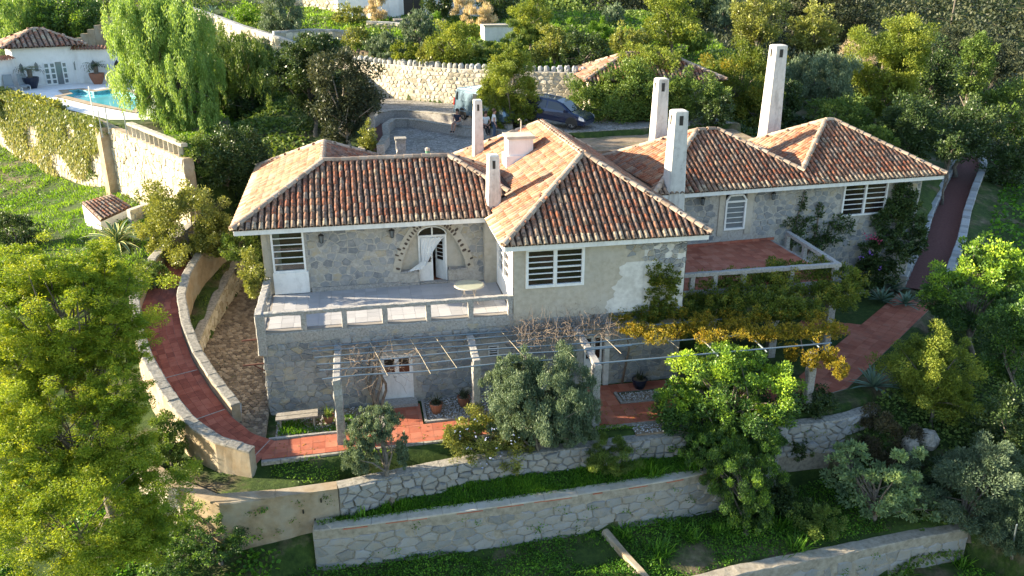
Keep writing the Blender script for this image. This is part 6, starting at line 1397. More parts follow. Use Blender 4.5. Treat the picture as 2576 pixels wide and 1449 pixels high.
def limbs(mb, base, top, Cs, r0, n=9, wig=.12, sides=6):
    base = np.array(base); top = np.array(top); k = 6; pts = []; h = np.linalg.norm(top-base)
    for i in range(k+1):
        t = i/k; pts.append(base*(1-t)+top*t+np.array([RN.uniform(-1, 1), RN.uniform(-1, 1), 0])*wig*h*.25*(t > 0)*(t < 1))
    mb.tube(pts, [r0*(1.35 if i == 0 else 1-.62*i/k) for i in range(k+1)], sides)
    for cc, d, rad in Cs:
        for j in rng.choice(len(cc), min(n, len(cc)), replace=False):
            i = RN.randint(2, k); a = pts[i]; b = cc[j]; m_ = (a+b)/2+np.array([RN.uniform(-.1, .1), RN.uniform(-.1, .1), RN.uniform(0, .15)])*np.linalg.norm(b-a); rr_ = r0*(.55-.06*i)
            mb.tube([a, m_, b], [rr_, rr_*.6, rr_*.22], 5, cap=False)
def plant(sty, c, r, label, name='shrub', cat='shrub', base=None, w=None, group=None, trunk=True, els=None, mat=None, scale=1.0, fill=1.0, bark='bark', r0=None, nl=9, depth=.95):
    g = gp(*base) if base is not None else None
    if w is None: w = float((g-EYE)@FW)
    cc = EYE+ray(*c)*w; rx, rz = r[0]*w/F, r[1]*w/F*1.04
    E_ = [(cc, (rx, rx*depth, rz))]
    for (x, y), (a, b), *dz in (els or []): E_.append((EYE+ray(x, y)*(w+(dz[0] if dz else 0)), (a*w/F, a*w/F*depth, b*w/F)))
    if g is None: g = np.array([cc[0], cc[1], h1(cc[0], cc[1])])
    t = thing(name, g, label, cat, group)
    V, A, Cs = crown_pts(E_, sty, w, scale, fill)
    low = V[:, 2] < H(V[:, 0], V[:, 1])-.02
    keep = ~low.reshape(-1, 4).any(1); V = V.reshape(-1, 4, 3)[keep].reshape(-1, 3); A = A[keep]
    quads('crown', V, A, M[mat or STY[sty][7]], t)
    if trunk:
        mb = MB(); limbs(mb, g-np.array([0, 0, .25]), E_[0][0]+np.array([0, 0, -rz*.1]), Cs, r0 or max(.05, .085*min(rx, 2.2)), nl); mb.build('trunk', M[bark], t, smooth=True)
    return t, E_, w
T_ = lambda *a, **k: plant(*a, name=k.pop('name', 'tree'), cat='tree', **k)
# --- left foreground: feathery yellow-green trees
T_('jac', (165,800), (205,185), 'tall feathery yellow-green tree at the left edge, level with the curved ramp', name='feathery_tree', base=(300,1330), w=24.6, depth=.7, els=[((290,860),(85,110)), ((60,700),(110,80)), ((250,700),(90,70)), ((60,900),(110,110))], group='feathery trees at left', r0=.16, nl=14, scale=.9)
T_('jac', (150,1090), (190,150), 'feathery yellow-green tree below the tallest one at the left edge', name='feathery_tree', base=(365,1355), w=24.0, els=[((290,1010),(85,90)), ((320,1180),(80,80)), ((40,1050),(110,110))], group='feathery trees at left', r0=.13, nl=14, scale=.9)
T_('jac', (200,1330), (230,140), 'low feathery yellow-green tree in the bottom left corner', name='feathery_tree', base=(200,1448), w=22.6, els=[((60,1240),(110,90)), ((360,1320),(80,90))], group='feathery trees at left', r0=.12, nl=10, mat='lf_jac', scale=.9)
plant('jac', (530,1345), (95,72), 'bright green feathery sapling in front of the ochre retaining wall', base=(560,1430), mat='lf_carob', name='sapling', cat='sapling', els=[((450,1390),(80,60))], fill=.8)
plant('mid', (425,1105), (48,78), 'leafy green bush outside the ramp parapet', base=(432,1180), name='bush', cat='bush')
plant('mid', (455,1205), (60,40), 'straggly green weeds on top of the ochre wall end', base=(455,1240), name='weed_clump', cat='weeds', trunk=False, fill=.45)
plant('dark', (38,585), (55,50), 'dark rounded shrub at the left edge of the sunny lawn', base=(40,628), name='shrub')
plant('bush', (468,572), (104,112), 'round yellow-green laurel at the top of the curved ramp', base=(500,700), name='laurel_tree', cat='tree', r0=.1, els=[((540,600),(50,70)), ((405,560),(45,60))])
plant('dark', (588,400), (100,84), 'broad dark evergreen bush behind the house corner', base=(570,492), name='evergreen_bush', cat='bush')
plant('mid', (570,425), (46,72), 'upright brighter green shrub in front of the broad dark evergreen', base=(572,498), name='shrub', w=44.5)
plant('mid', (500,400), (45,60), 'green bush leaning over the end of the pool wall', base=(510,480), name='bush', cat='bush')
plant('bush', (634,690), (24,72), 'pale bamboo-like shrub against the left side wall of the house', base=(634,775), name='bamboo', cat='bamboo', trunk=False, w=33.2)
plant('mid', (385,690), (38,40), 'small blue-green shrub beside the top of the ramp parapet', base=(390,735), name='shrub')
plant('mid', (600,620), (48,48), 'leafy creeper bank below the left roof corner', base=(590,690), name='shrub', w=38)
# --- pool side
T_('pepper', (425,160), (130,165), 'big drooping pale green pepper tree between pool and house', name='pepper_tree', base=(500,330), els=[((380,120),(85,120)), ((480,260),(80,90)), ((410,70),(90,80))], group='pepper trees', r0=.28, nl=14, scale=.85)
T_('pepper', (590,185), (112,108), 'darker drooping pepper tree right of the big one', name='pepper_tree', base=(585,300), els=[((640,170),(60,60)), ((560,250),(60,70))], group='pepper trees', r0=.2, mat='lf_mid', scale=.85)
T_('pepper', (40,55), (95,85), 'drooping pale tree behind the pool house at top left', w=78, name='pepper_tree', group='pepper trees', scale=.9)
T_('mid', (175,45), (80,62), 'sunlit broad tree behind the pool house roof', w=78, name='broad_tree', els=[((125,60),(50,50))], mat='lf_carob')
T_('dark', (225,40), (66,44), 'dark hedge-like tree left of the stepped wall', w=84, name='evergreen_tree')
plant('olive', (712,48), (58,52), 'rounded grey-green bush on the terraced hill', base=(712,104), name='bush', cat='bush')
plant('mid', (620,38), (28,26), 'small bright green ball bush beside the agaves', base=(620,64), name='bush', cat='bush', mat='lf_lawn')
T_('dark', (790,210), (80,105), 'dark loquat tree behind the left roof', base=(795,345), name='loquat_tree', els=[((730,190),(60,75)), ((800,130),(55,45))])
T_('mid', (862,225), (88,105), 'loquat tree with sunlit leaf edges and a pale trunk behind the left roof ridge', base=(880,392), name='loquat_tree', bark='palebark', mat='lf_scrub', els=[((850,320),(50,50)), ((900,260),(50,70))], scale=1.25)
plant('mid', (925,355), (22,45), 'pale leafy climber on the court gate pier', base=(925,395), name='climber', cat='climber', trunk=False, mat='lf_bush')
plant('mid', (635,255), (60,40), 'shady bush under the pepper trees', base=(640,285), name='bush', cat='bush', mat='lf_dark')
# --- hill garden
G_ = 'shrubs in the hill garden'
for a in (('broomo', (985,130), (42,40), (985,165), 'grey-green broom at the left end of the boulder-topped wall'), ('olive', (1058,88), (46,48), (1060,136), 'grey rounded shrub left of the golden-green one in the hill garden'),
          ('gold', (1142,112), (55,56), (1145,168), 'dense golden-green shrub above the back wall, left of the van'), ('dry', (953,22), (26,46), (958,72), 'dry pampas-like clump in front of the white hill building'), ('dry', (1205,48), (42,46), (1205,98), 'large straw-coloured dry clump near the white tank'),
          ('dry', (1160,25), (28,36), (1165,68), 'smaller straw-coloured dry clump by the hill building wall'), ('broomy', (1092,70), (22,40), (1095,112), 'bright green wispy broom between two shrubs'), ('broom', (1300,102), (36,38), (1300,142), 'wispy green broom right of the white tank'),
          ('bush', (1392,112), (48,42), (1395,168), 'pale-leaved rounded bush on the back wall, left of the dark one'), ('dark', (1468,128), (56,46), (1470,180), 'dark rounded bush on the back wall'), ('broomy', (1512,92), (42,34), (1512,128), 'bright green feathery clump behind the dark bush'),
          ('broomy', (1425,85), (34,30), (1425,115), 'bright green feathery clump left of the others'), ('bush', (1575,110), (42,42), (1575,155), 'olive bush left of the outbuilding roof'), ('broom', (1750,110), (40,34), (1750,150), 'green broom behind the outbuilding roof'),
          ('broom', (1225,135), (30,26), (1228,162), 'low green shrub on the wall above the van')):
    plant(a[0], a[1], a[2], a[4], base=a[3], group=G_, name='garden_shrub', trunk=a[0] not in ('dry', 'broom', 'broomy', 'broomo'))
T_('dark', (1258,8), (48,48), 'dark tree right of the white hill building', base=(1255,58), name='dark_tree')
T_('dark', (1103,10), (38,42), 'dark tree standing by the black double door', base=(1108,62), name='dark_tree')
T_('gold', (1335,55), (54,62), 'golden-green tree in the hill garden above the golden court tree', base=(1335,138), name='golden_tree')
for c, r, w, lab in (((1395,25),(62,58),100,'dark tree at the top edge left of centre'), ((1490,30),(72,62),104,'dark blue-green tree at the top edge above the wispy clumps'), ((1590,35),(66,58),103,'dark tree at the top edge above the outbuilding'), ((1700,8),(60,40),112,'dark tree at the top edge behind the olive one'), ((1780,10),(60,45),118,'dark tree at the top edge in the middle of the wood'), ((2010,20),(70,50),120,'dark pine-like tree at the top edge right of the tall chimney'), ((2130,40),(75,60),116,'dark pine-like tree behind the bare tree')):
    T_('dark', c, r, lab, w=w, name='woodland_tree', group='dark trees along the ridge', mat='lf_scrub' if c[0] % 20 == 10 else 'lf_dark')
T_('gold', (1283,222), (74,88), 'dense golden mimosa hiding the middle of the van', base=(1290,338), name='mimosa_tree', els=[((1240,235),(30,40)), ((1290,160),(36,40)), ((1325,270),(42,50)), ((1250,290),(45,45))], r0=.12, scale=.8)
T_('mid', (1580,258), (125,88), 'dense green tree in front of the outbuilding, over the car bonnet', w=53, name='bay_tree', els=[((1490,270),(72,66)), ((1650,280),(80,62)), ((1570,200),(70,50))], r0=.15, mat='lf_mid')
T_('gold', (1640,172), (80,52), 'golden tree leaning over the outbuilding roof', w=55, name='golden_tree')
T_('bush', (1690,58), (66,66), 'olive-green tree above the outbuilding', base=(1690,150), name='olive_green_tree', mat='lf_gold')
T_('gold', (1858,215), (92,98), 'golden tree with orange tints between the two tall chimneys', w=58, name='autumn_tree', els=[((1880,290),(80,50))], mat='lf_vine')
T_('mid', (1905,58), (70,66), 'leafy green tree above the tallest chimney', base=(1900,155), name='green_tree', mat='lf_bush')
T_('olive', (1828,42), (44,42), 'grey-green tree left of the leafy one at the top', base=(1830,105), name='grey_tree')
T_('bush', (2048,88), (62,60), 'sunlit round tree right of the tallest chimney top', base=(2045,165), name='round_tree')
T_('olive', (2060,200), (88,58), 'spreading grey-olive tree behind the right roof', w=64, name='spreading_tree')
T_('bare', (2150,145), (52,48), 'almost leafless tree with pale branches on the right slope', base=(2135,205), name='bare_tree', bark='palebark', nl=26)
T_('gold', (2222,165), (92,105), 'tall bright yellow-green tree behind the right roof', w=66, name='bright_tree', els=[((2230,250),(75,60)), ((2270,140),(55,70))], r0=.18)
for i, (c, r, w, st, lab) in enumerate((((2115,300),(80,55),60,'mid','shaded green tree just behind the right ridge'), ((2290,330),(85,80),58,'dark','dark tree behind the right roof hip'), ((2345,215),(62,105),74,'dark','tall dark tree right of the bright yellow-green one'), ((2445,180),(48,95),82,'mid','slim green tree on the right slope'),
        ((2420,340),(85,75),60,'dark','dark rounded tree beyond the right roof corner'), ((2525,300),(75,85),74,'mid','shaded tree at the right edge beside the ramp end'), ((2535,420),(60,70),60,'dark','dark tree at the right edge above the ramp wall'), ((2395,375),(40,36),54,'dark','dark bush at the right house corner under the eaves'),
        ((2200,360),(60,40),56,'mid','dim shrub peeping over the right roof'), ((2390,120),(50,45),100,'scrub','grey scrub tree on the far right slope'), ((2500,150),(60,50),100,'scrub','grey scrub tree at the right edge of the slope'), ((1970,260),(50,60),60,'dark','dark tree right behind the tallest chimney'), ((1742,240),(80,66),52,'mid','green tree in front of the outbuilding wall'), ((1790,290),(50,45),51,'dark','dark bush behind the middle roof'), ((2300,425),(40,26),52,'dark','low dark bush behind the far house corner'))):
    T_(st, c, r, lab, w=w, name='slope_tree', group='trees on the shaded right slope')
# --- right and bottom right
T_('carob', (2440,745), (112,98), 'dark carob with bright shoot tips right of the pink path', base=(2450,900), name='carob_tree', els=[((2520,700),(60,80)), ((2480,640),(60,45))], r0=.12)
T_('dark', (2550,860), (72,130), 'dark tree at the right edge behind the round yellow one', base=(2550,1010), name='dark_tree', mat='lf_carob')
T_('bush', (2340,925), (114,100), 'round golden-yellow tree beside the pink path', base=(2352,1082), name='round_tree', els=[((2380,1000),(80,60))], mat='lf_gold', r0=.09, scale=.85)
T_('dark', (2540,1080), (90,100), 'dark shaded tree at the right edge below the path', base=(2540,1200), name='dark_tree')
plant('brown', (2205,1112), (90,78), 'russet dark dome-shaped shrub on the right terrace', base=(2205,1192), name='shrub')
plant('pale', (2205,1225), (108,88), 'pale blue-green feathery sapling in the lower right', base=(2195,1320), name='sapling', cat='sapling', els=[((2290,1270),(70,50)), ((2140,1160),(50,45))])
plant('scrub', (2425,1250), (130,110), 'grey-green thicket behind the lowest wall end', base=(2430,1370), name='thicket', cat='thicket', mat='lf_olive', els=[((2500,1160),(80,70))])
plant('olive', (2545,1330), (60,90), 'grey thicket at the right edge by the thin pole', base=(2545,1420), name='thicket', cat='thicket', mat='lf_shade')
T_('carob', (1826,1005), (158,112), 'carob tree with glowing yellow-green top in front of the pergola', base=(1850,1230), name='carob_tree', els=[((1750,1060),(75,90)), ((1890,1090),(85,85)), ((1820,915),(90,52)), ((1700,1010),(66,56)), ((1940,1000),(66,66)), ((1740,1130),(60,60))], r0=.13, scale=.9)
T_('olive', (1865,1200), (85,120), 'grey-green shadowed tree at the foot of the glowing carob', base=(1880,1350), name='grey_tree', els=[((1800,1130),(70,60)), ((1900,1290),(50,60))], mat='lf_carob')
T_('olive', (1365,1010), (125,105), 'large grey-green olive tree in front of the pergola', base=(1350,1200), name='olive_tree', els=[((1300,950),(75,60)), ((1430,1060),(80,75)), ((1300,1060),(70,60))], r0=.13, bark='bark', nl=8)
T_('olive', (955,1065), (56,44), 'small gnarled olive tree with sparse crown at left of the lawn strip', base=(985,1290), name='olive_tree', els=[((905,1150),(42,62)), ((1012,1140),(16,52)), ((925,1090),(45,45))], r0=.13, nl=3, fill=.8)
plant('mid', (1220,1110), (98,70), 'plumbago bush with pale blue flowers at the foot of the big olive', base=(1235,1190), name='plumbago', cat='bush', els=[((1280,1150),(50,40)), ((1150,1100),(40,36))], mat='lf_bush', scale=1.0)
plant('soft', (1540,1160), (66,56), 'soft feathery weed clump on the lawn right of the big olive', base=(1540,1228), name='weed_clump', cat='weeds', trunk=False)
plant('mid', (2000,1120), (40,40), 'dim low bush under the last pergola post', base=(2000,1165), name='bush', cat='bush', mat='lf_dark')
# flowers
def blossoms(name, pts, rad, n, size, mat, parent):
    V = []
    for c in pts:
        for _ in range(n):
            p = np.array(c)+rng.normal(size=3)*rad
            for k in range(4): V.append(leaf_quads(p[None], unit(rng.normal(size=(1, 3))), size, size*.8))
    V = np.concatenate(V); return quads(name, V, np.zeros(len(V)//4), M[mat], parent)
PLB = [o for o in COL.objects if o.name.startswith('plumbago')][0]
blossoms('flowers', [EYE+ray(*p)*28.0 for p in ((1165,1082),(1200,1095),(1225,1105),(1250,1080),(1290,1115),(1215,1165),(1180,1130),(1235,1150),(1150,1100),(1300,1090),(1195,1060),(1260,1140))], .07, 3, .042, 'petal_blue', PLB)
# --- vines on pergola and walls
def vine(name, els, sty, label, mat, cat='vine', scale=1.0, fill=1.0, stems=None):
    c = np.mean([e[0] for e in els], 0); t = thing(name, (c[0], c[1], h1(c[0], c[1])), label, cat); w = float((c-EYE)@FW); V, A, Cs = crown_pts(els, sty, w, scale, fill); quads('foliage', V, A, M[mat], t)
    if stems:
        for s in stems: mb = MB(); mb.tube(s, np.linspace(.05, .02, len(s)), 6); mb.build('stem', M['twig'], t, smooth=True)
    return t
ez_ = lambda px, py, z, r: (onz(px, py, z), r)
GV = vine('grape_vine', [ez_(1880,720,3.1,(1.9,1.5,.6)), ez_(2000,690,3.2,(1.9,1.2,.6)), ez_(2100,700,3.1,(1.1,1.2,.7)), ez_(1800,740,3.0,(1.3,1.0,.5)), ez_(1930,770,2.9,(2.2,.9,.5)), ez_(1900,735,3.0,(1.7,1.3,.45)), ez_(2030,715,3.0,(1.7,1.3,.5)), ez_(2110,740,2.9,(.9,1.3,.6)), ez_(1780,770,2.8,(1.5,.9,.4)), ez_(1650,780,2.8,(1.3,.7,.4)), ez_(1560,785,2.8,(.7,.5,.3)), ez_(1985,780,2.8,(1.6,.8,.4))], 'bush', 'thick green and bronze vine covering the right half of the pergola', 'lf_vine', stems=[[(16.4,25.8,-.2),(16.5,25.9,1.2),(16.2,26.2,2.6)], [(10.2,29.0,-.2),(10.4,28.9,1.4),(10.0,28.4,2.6)]])
M['lf_amber'] = leafmat('amber_vine', [(0, (.06, .07, .012)), (.4, (.16, .14, .015)), (.75, (.26, .185, .02)), (1, (.30, .14, .02))], .4, gain=1.5)
vine('amber_vine', [ez_(x, 832+8*sin(x*.05)+RN.uniform(-10, 10), 2.62+RN.uniform(-.08, .12), (RN.uniform(.45, .8), RN.uniform(.35, .6), RN.uniform(.16, .3))) for x in range(1590, 2125, 30)]+[ez_(x, y, 2.1, (.3,.28,.45)) for x, y in ((2040,905),(2085,900),(2112,930),(1990,885))]+[ez_(x, 800+RN.uniform(-14, 10), 2.75, (.5,.4,.2)) for x in range(1560, 2100, 70)], 'bush', 'sunlit amber autumn vine along the front edge of the pergola', 'lf_amber', fill=.8, scale=.85)
wl_ = lambda px, py, r: (ony(px, py, YF-.15), r)
vine('wall_vine', [wl_(1650,690,(.35,.22,.55)), wl_(1670,740,(.75,.3,.7)), wl_(1640,790,(.9,.3,.45)), wl_(1690,700,(.4,.2,.5))], 'bush', 'bronze-green vine climbing the wall of the middle wing', 'lf_vine', scale=1.1, fill=.8)
cw2 = lambda px, py, r, e=.25: (onpl(px, py, CO3+np.array([*CN, 0])*e, np.array([*CN, 0])), r)
BG = vine('bougainvillea', [cw2(2240,560,(1.3,.5,1.1)), cw2(2225,640,(1.4,.7,1.2),.5), cw2(2200,690,(1.2,.7,.9),.6), cw2(2280,520,(.8,.4,1.1)), cw2(2300,600,(.7,.5,1.2)), cw2(2265,480,(.35,.2,.35))], 'dark', 'dark bougainvillea with pink and violet flowers on the right wing corner', 'lf_dark', cat='climber', scale=1.1)
blossoms('flowers', [onpl(px, py, CO3+np.array([*CN, 0])*1.1, np.array([*CN, 0])) for px, py in ((2185,595),(2200,600),(2192,590),(2210,604))], .09, 6, .07, 'petal_pink', BG)
blossoms('flowers', [onpl(px, py, CO3+np.array([*CN, 0])*1.2, np.array([*CN, 0])) for px, py in ((2193,635),(2165,645),(2213,675))], .07, 5, .07, 'petal_violet', BG)
vine('wall_creeper', [cw2(2010,560,(.9,.2,.35),.15), cw2(2090,590,(1.1,.3,.6),.2), cw2(2020,510,(.2,.12,.45),.1), cw2(2062,530,(.22,.12,.45),.1), cw2(2120,560,(.6,.25,.4),.15), cw2(2050,620,(.7,.3,.4),.3), cw2(2000,600,(.5,.25,.5),.3)], 'dark', 'loose dark creeper spreading over the right wing wall by the red terrace', 'lf_dark', cat='creeper', fill=.5, scale=1.1, stems=[[tuple(cw2(x, y, 0, .05)[0]) for x, y in ((1990,640),(1995,580),(2015,520),(2025,480))], [tuple(cw2(x, y, 0, .05)[0]) for x, y in ((2030,640),(2055,580),(2062,510))]])
# creeper over the left half of the pool wall
t = thing('pool_creeper', (-22, 64.5, 3), 'dry yellowing creeper hanging over the left half of the pool wall', 'creeper')
Lp = Line(POOLW); n = 40000; u = rng.uniform(0, 23, n); v = rng.beta(1.6, 1.4, n); lim = np.clip((24-u)/8, .12, 1); v = 1-(1-v)*lim; kp = (np.sin(u*1.1+1.5*np.sin(v*5))+np.sin(v*7+u*.7)+rng.normal(0, .45, n)) > .9-2.6*v; u, v = u[kp], v[kp]; n = len(u); PTS = []
for a, b in zip(u, v):
    p, z, d, r = Lp.at(a); q = p+r*(.3+RN.uniform(0, .35)+.25*max(0, b-.8)/.2); PTS.append((q[0], q[1], 2.0+b*5.2+(.25*RN.random() if b > .93 else 0)))
A = np.clip(.5*rng.random(n)+.6*(.85-v)+rng.normal(0, .08, n), 0, 1); quads('foliage', leaf_quads(np.array(PTS), direction('down', n), .20, .10), A, M['lf_ivy'], t)
n = 5200; u2 = rng.uniform(0, 15, n); PTS = []
for a in u2: p, z, d, r = Lp.at(a); q = p+r*RN.uniform(-.3, .6); PTS.append((q[0], q[1], 7.0+RN.uniform(-.5, .45)))
quads('top_foliage', leaf_quads(np.array(PTS), direction('x', n), .26, .15), rng.random(n), M['lf_bush'], t)
# bare vines on the pergola
def tangle(name, c0, ext, n, seg, step, r0, label, cat, parent_base, mat='twig', up=.0):
    t = thing(name, parent_base, label, cat); mb = MB()
    for _ in range(n):
        p = np.array(c0)+rng.uniform(-1, 1, 3)*ext; d = unit(rng.normal(size=3)*(1, 1, .35)+(0, 0, up)); pts = [p]
        for i in range(seg): d = unit(d+rng.normal(size=3)*.5+(0, 0, up*.3)); p = p+d*step*RN.uniform(.6, 1.3); pts.append(p)
        mb.tube(pts, np.linspace(r0, r0*.35, len(pts)), 4, cap=False)
    mb.build('twigs', M[mat], t); return t
tangle('bare_vine', onz(1420,830,2.65), (2.0,.9,.12), 320, 9, .13, .009, 'tangle of bare grey vine stems over the middle of the pergola', 'vine', (6.5, 28.5, -.2), up=.18)
tangle('bare_vine', onz(960,905,2.4), (1.2,.5,.25), 60, 10, .16, .010, 'sparse bare vine stems hanging beside the lower door', 'vine', (.2, 28.8, -.2), up=-.1)
tt = thing('vine_trunk', (.2, 28.7, -.2), 'twisted grey vine trunks beside the lower white door', 'vine'); 
for k in range(5):
    m = MB(); x0 = .1+.12*k; m.tube([(x0+.25*sin(k+i*1.1)*.5, 28.7-.1*k+.15*cos(i+k), -.25+.34*i) for i in range(9)], [.07-.005*i for i in range(9)], 6); m.build('stem', M['bark'], tt, smooth=True)
# --- agaves and other rosettes: every leaf a piece
def rosette(c, n, L, w, mat, label, name='agave', droop=.35, el=(.15, 1.3), group=None, curl=0):
    t = thing(name, c, label, 'agave', group); c = np.array(c)
    for k in range(n):
        a = k*2.39996+RN.uniform(-.2, .2); e = el[0]+(el[1]-el[0])*(k/n)**.8+RN.uniform(-.1, .1); d = np.array([cos(a)*cos(e), sin(a)*cos(e), sin(e)]); l = L*RN.uniform(.75, 1.1); sd = unit(np.cross(d, (0, 0, 1.))); V = []; K = 7
        for i in range(K+1):
            s = i/K; p = c+d*l*s+np.array([0, 0, -droop*l*s*s*(1.4 if RN.random() < .02 else 1)]); ww = w*(.55+.9*s)*(1-s)**.65+.004; nn = unit(np.cross(sd, d))
            V += [p-sd*ww+nn*ww*.35, p-sd*ww*.6+nn*ww*.1, p, p+sd*ww*.6+nn*ww*.1, p+sd*ww+nn*ww*.35]
        Fc = [(i*5+j, i*5+j+1, i*5+6+j, i*5+5+j) for i in range(K) for j in range(4)]; m = MB(); av = .85 if mat == 'lf_varieg' else RN.random(); m.add(V, Fc, RN.random()*.6)
        if mat == 'lf_varieg':
            A_ = m.A[0]; A_[0::5] = .95; A_[4::5] = .95; A_[1::5] = .3; A_[3::5] = .3; A_[2::5] = .35
        m.build('leaf', M[mat], t, smooth=True)
    return t
g = gp(296,618); rosette(g+np.array([0, 0, .1]), 40, 2.6, .14, 'lf_varieg', 'big striped agave with arching leaves beside the shed', droop=.45, el=(.05, 1.25))
for (px, py), L, lab in (((2215,765),1.0,'blue-green agave rosette closest to the pink path fork'), ((2245,735),1.1,'largest blue-green agave rosette under the bougainvillea'), ((2275,775),.95,'blue-green agave rosette nearest the straight path'), ((2185,740),.9,'blue-green agave rosette against the house wall'), ((2195,985),1.15,'blue-green agave beside the last pergola post')):
    rosette(gp(px, py)+np.array([0, 0, .15]), 26, L, .085, 'lf_blue', lab, droop=.2, el=(.05, 1.3), group='blue agaves by the pink path')
for (px, py), L, lab in (((535,38),1.3,'dark agave on the terraced hill left of the ball bush'), ((585,62),1.1,'pale agave above the slanting terrace wall'), ((835,24),1.2,'agave on the upper hill terrace'), ((118,22),1.6,'tall agave at the top left behind the pepper trees')):
    rosette(gp(px, py)+np.array([0, 0, .1]), 22, L, .09, 'lf_blue', lab, droop=.25, group='agaves on the hill')
# --- strap-leaved clumps
def clump(px, py, n, h, w, label, mat='lf_grass', name='strap_leaf_clump', cat='clump', spread=.25, group='strap-leaved clumps on the lawns', at=None):
    g = at if at is not None else gp(px, py); t = thing(name, g, label, cat, group); V = []; A = []
    for k in range(n):
        a = RN.uniform(0, 6.28); e = RN.uniform(.35, 1.4); d = np.array([cos(a)*cos(e), sin(a)*cos(e), sin(e)]); p = g+np.array([RN.uniform(-1, 1)*spread, RN.uniform(-1, 1)*spread, -.02]); l = h*RN.uniform(.6, 1.2); sd = unit(np.cross(d, (0, 0, 1.)))*w; m1 = p+d*l*.55; tip = p+d*l-np.array([0, 0, .22*l*cos(e)]); a_ = RN.random()
        V += [p-sd*.6, p+sd*.6, m1+sd, m1-sd, m1-sd, m1+sd, tip+sd*.1, tip-sd*.1]; A += [a_, a_]
    quads('blades', np.array(V), np.array(A), M[mat], t)
    return t
CL = [((905,1325),.55,'strap-leaved clump at the foot of the small olive'), ((1570,1350),.6,'strap-leaved clump beside the thin dividing wall'), ((1735,1360),.6,'broad strap-leaved clump in the middle of the lower bed'), ((1660,1395),.7,'tall strap-leaved clump at the front of the lower bed'), ((1800,1340),.5,'small strap-leaved clump under the grey tree'), ((1965,1335),.8,'tall strap-leaved clump at the dark foot of the grey tree'), ((2005,1385),.8,'tall strap-leaved clump nearest the lowest wall'),
      ((1735,1185),.6,'strap-leaved clump in the shade left of the carob'), ((1640,1195),.6,'shaded strap-leaved clump on the upper lawn strip'), ((1840,1345),.6,'yellowish strap-leaved clump right of the carob foot'), ((2270,1440),.6,'strap-leaved clump below the lowest wall, left'), ((2420,1425),.6,'strap-leaved clump below the lowest wall, right'), ((1690,1330),.45,'short strap-leaved clump against the long wall')]
for p, h, lab in CL: clump(*p, 60, h, .022, lab)
for c, r, h in POTS: clump(0, 0, 60, .42, .016, 'spiky green plant growing in a pot %s' % ('of blue glaze' if r == .3 else 'by the bench' if r == .2 else 'left of the pair in the gravel' if c[0] < 3.1 else 'beside the pergola post'), 'lf_scrub' if r != .2 else 'lf_mid', 'pot_plant', 'potted plant', .1, 'plants in the facade pots', at=np.array(c)+np.array([0, 0, h*.88]))
# --- grass and ground cover
def grass(name, poly, n, h, w, mat, mode='up', patch=None, zoff=0.0, sz=None):
    xs = [p[0] for p in poly]; ys = [p[1] for p in poly]; x = rng.uniform(min(xs), max(xs), n); y = rng.uniform(min(ys), max(ys), n); k = inpoly(x, y, poly)
    if patch is not None: k &= (np.sin(x*1.7+1.3*np.sin(y*1.1))+np.sin(y*2.3+x*.6)+rng.normal(0, .5, n)) > patch
    x, y = x[k], y[k]; n = len(x); hh = .6+.5*np.sin(x*2.1+y*1.3)*np.sin(y*1.9-x*.7)+rng.uniform(-.1, .3, n)
    p = np.stack([x, y, H(x, y)-.015+zoff], 1); t = direction(mode, n); L = (h*np.clip(hh, .3, 1.4))[:, None]; r = unit(rng.normal(size=(n, 3))*(1, 1, .1)); s = unit(np.cross(t, r)); Wd = w*rng.uniform(.7, 1.3, (n, 1))
    V = np.stack([p-s*Wd*.3, p+t*L*.5-s*Wd*.5, p+t*L, p+t*L*.5+s*Wd*.5], 1).reshape(-1, 3); o = quads(name, V, np.clip(.6*rng.random(n)+.4*np.clip(hh/1.3, 0, 1), 0, 1), M[mat]); o['kind'] = 'stuff'; return o
def cover(name, poly, n, h, L, mat, patch=-9, scale=1.6):
    # clover-like low leaves on little mounds
    xs = [p[0] for p in poly]; ys = [p[1] for p in poly]; x = rng.uniform(min(xs), max(xs), n); y = rng.uniform(min(ys), max(ys), n); k = inpoly(x, y, poly)
    f = np.sin(x*scale+1.3*np.sin(y*scale*.8))+np.sin(y*scale*1.4+x*.6); k &= f+rng.normal(0, .35, n) > patch; x, y, f = x[k], y[k], f[k]; n = len(x)
    z = H(x, y)+h*np.clip(.5+.35*f, .15, 1.2)*rng.uniform(.55, 1, n)**.6; t = direction('flat', n); t[:, 2] = np.abs(t[:, 2])*.5+rng.uniform(-.2, .5, n); t = unit(t)
    o = quads(name, leaf_quads(np.stack([x, y, z], 1), t, L, L*.8), rng.random(n)*.8+.2*np.clip(f/2, 0, 1), M[mat]); o['kind'] = 'stuff'; return o
g1 = [(-1.6,23.85),(2.0,23.9),(7.7,24.0),(10.4,24.1),(12.6,24.4),(15.2,25.1),(17.2,24.8),(13,24.7),(8.2,24.8),(3.2,24.75),(1.0,24.4),(-1.2,24.1)]
grass('lawn_grass', g1, 26000, .22, .035, 'lf_grass'); cover('lawn_clover', g1, 15000, .10, .06, 'lf_grass')
g2 = [(-4.4,17.2),(-3.0,23.2),(-1.6,23.3),(7.6,23.45),(12.4,23.9),(16.5,24.3),(20,23),(20,21.9),(15.5,21.5),(12,21.3),(9.6,20.9),(9.4,16.5)]
cover('clover_lawn', g2, 78000, .24, .075, 'lf_grass', -.9); grass('rough_grass', g2, 12000, .22, .03, 'lf_grass', patch=.2)
cover('left_undergrowth', [(-11,17),(-4.0,17),(-3.2,23.3),(-6.5,24.2),(-8.5,28),(-13,30),(-15,22)], 30000, .5, .14, 'lf_grass', -.6, 1.2)
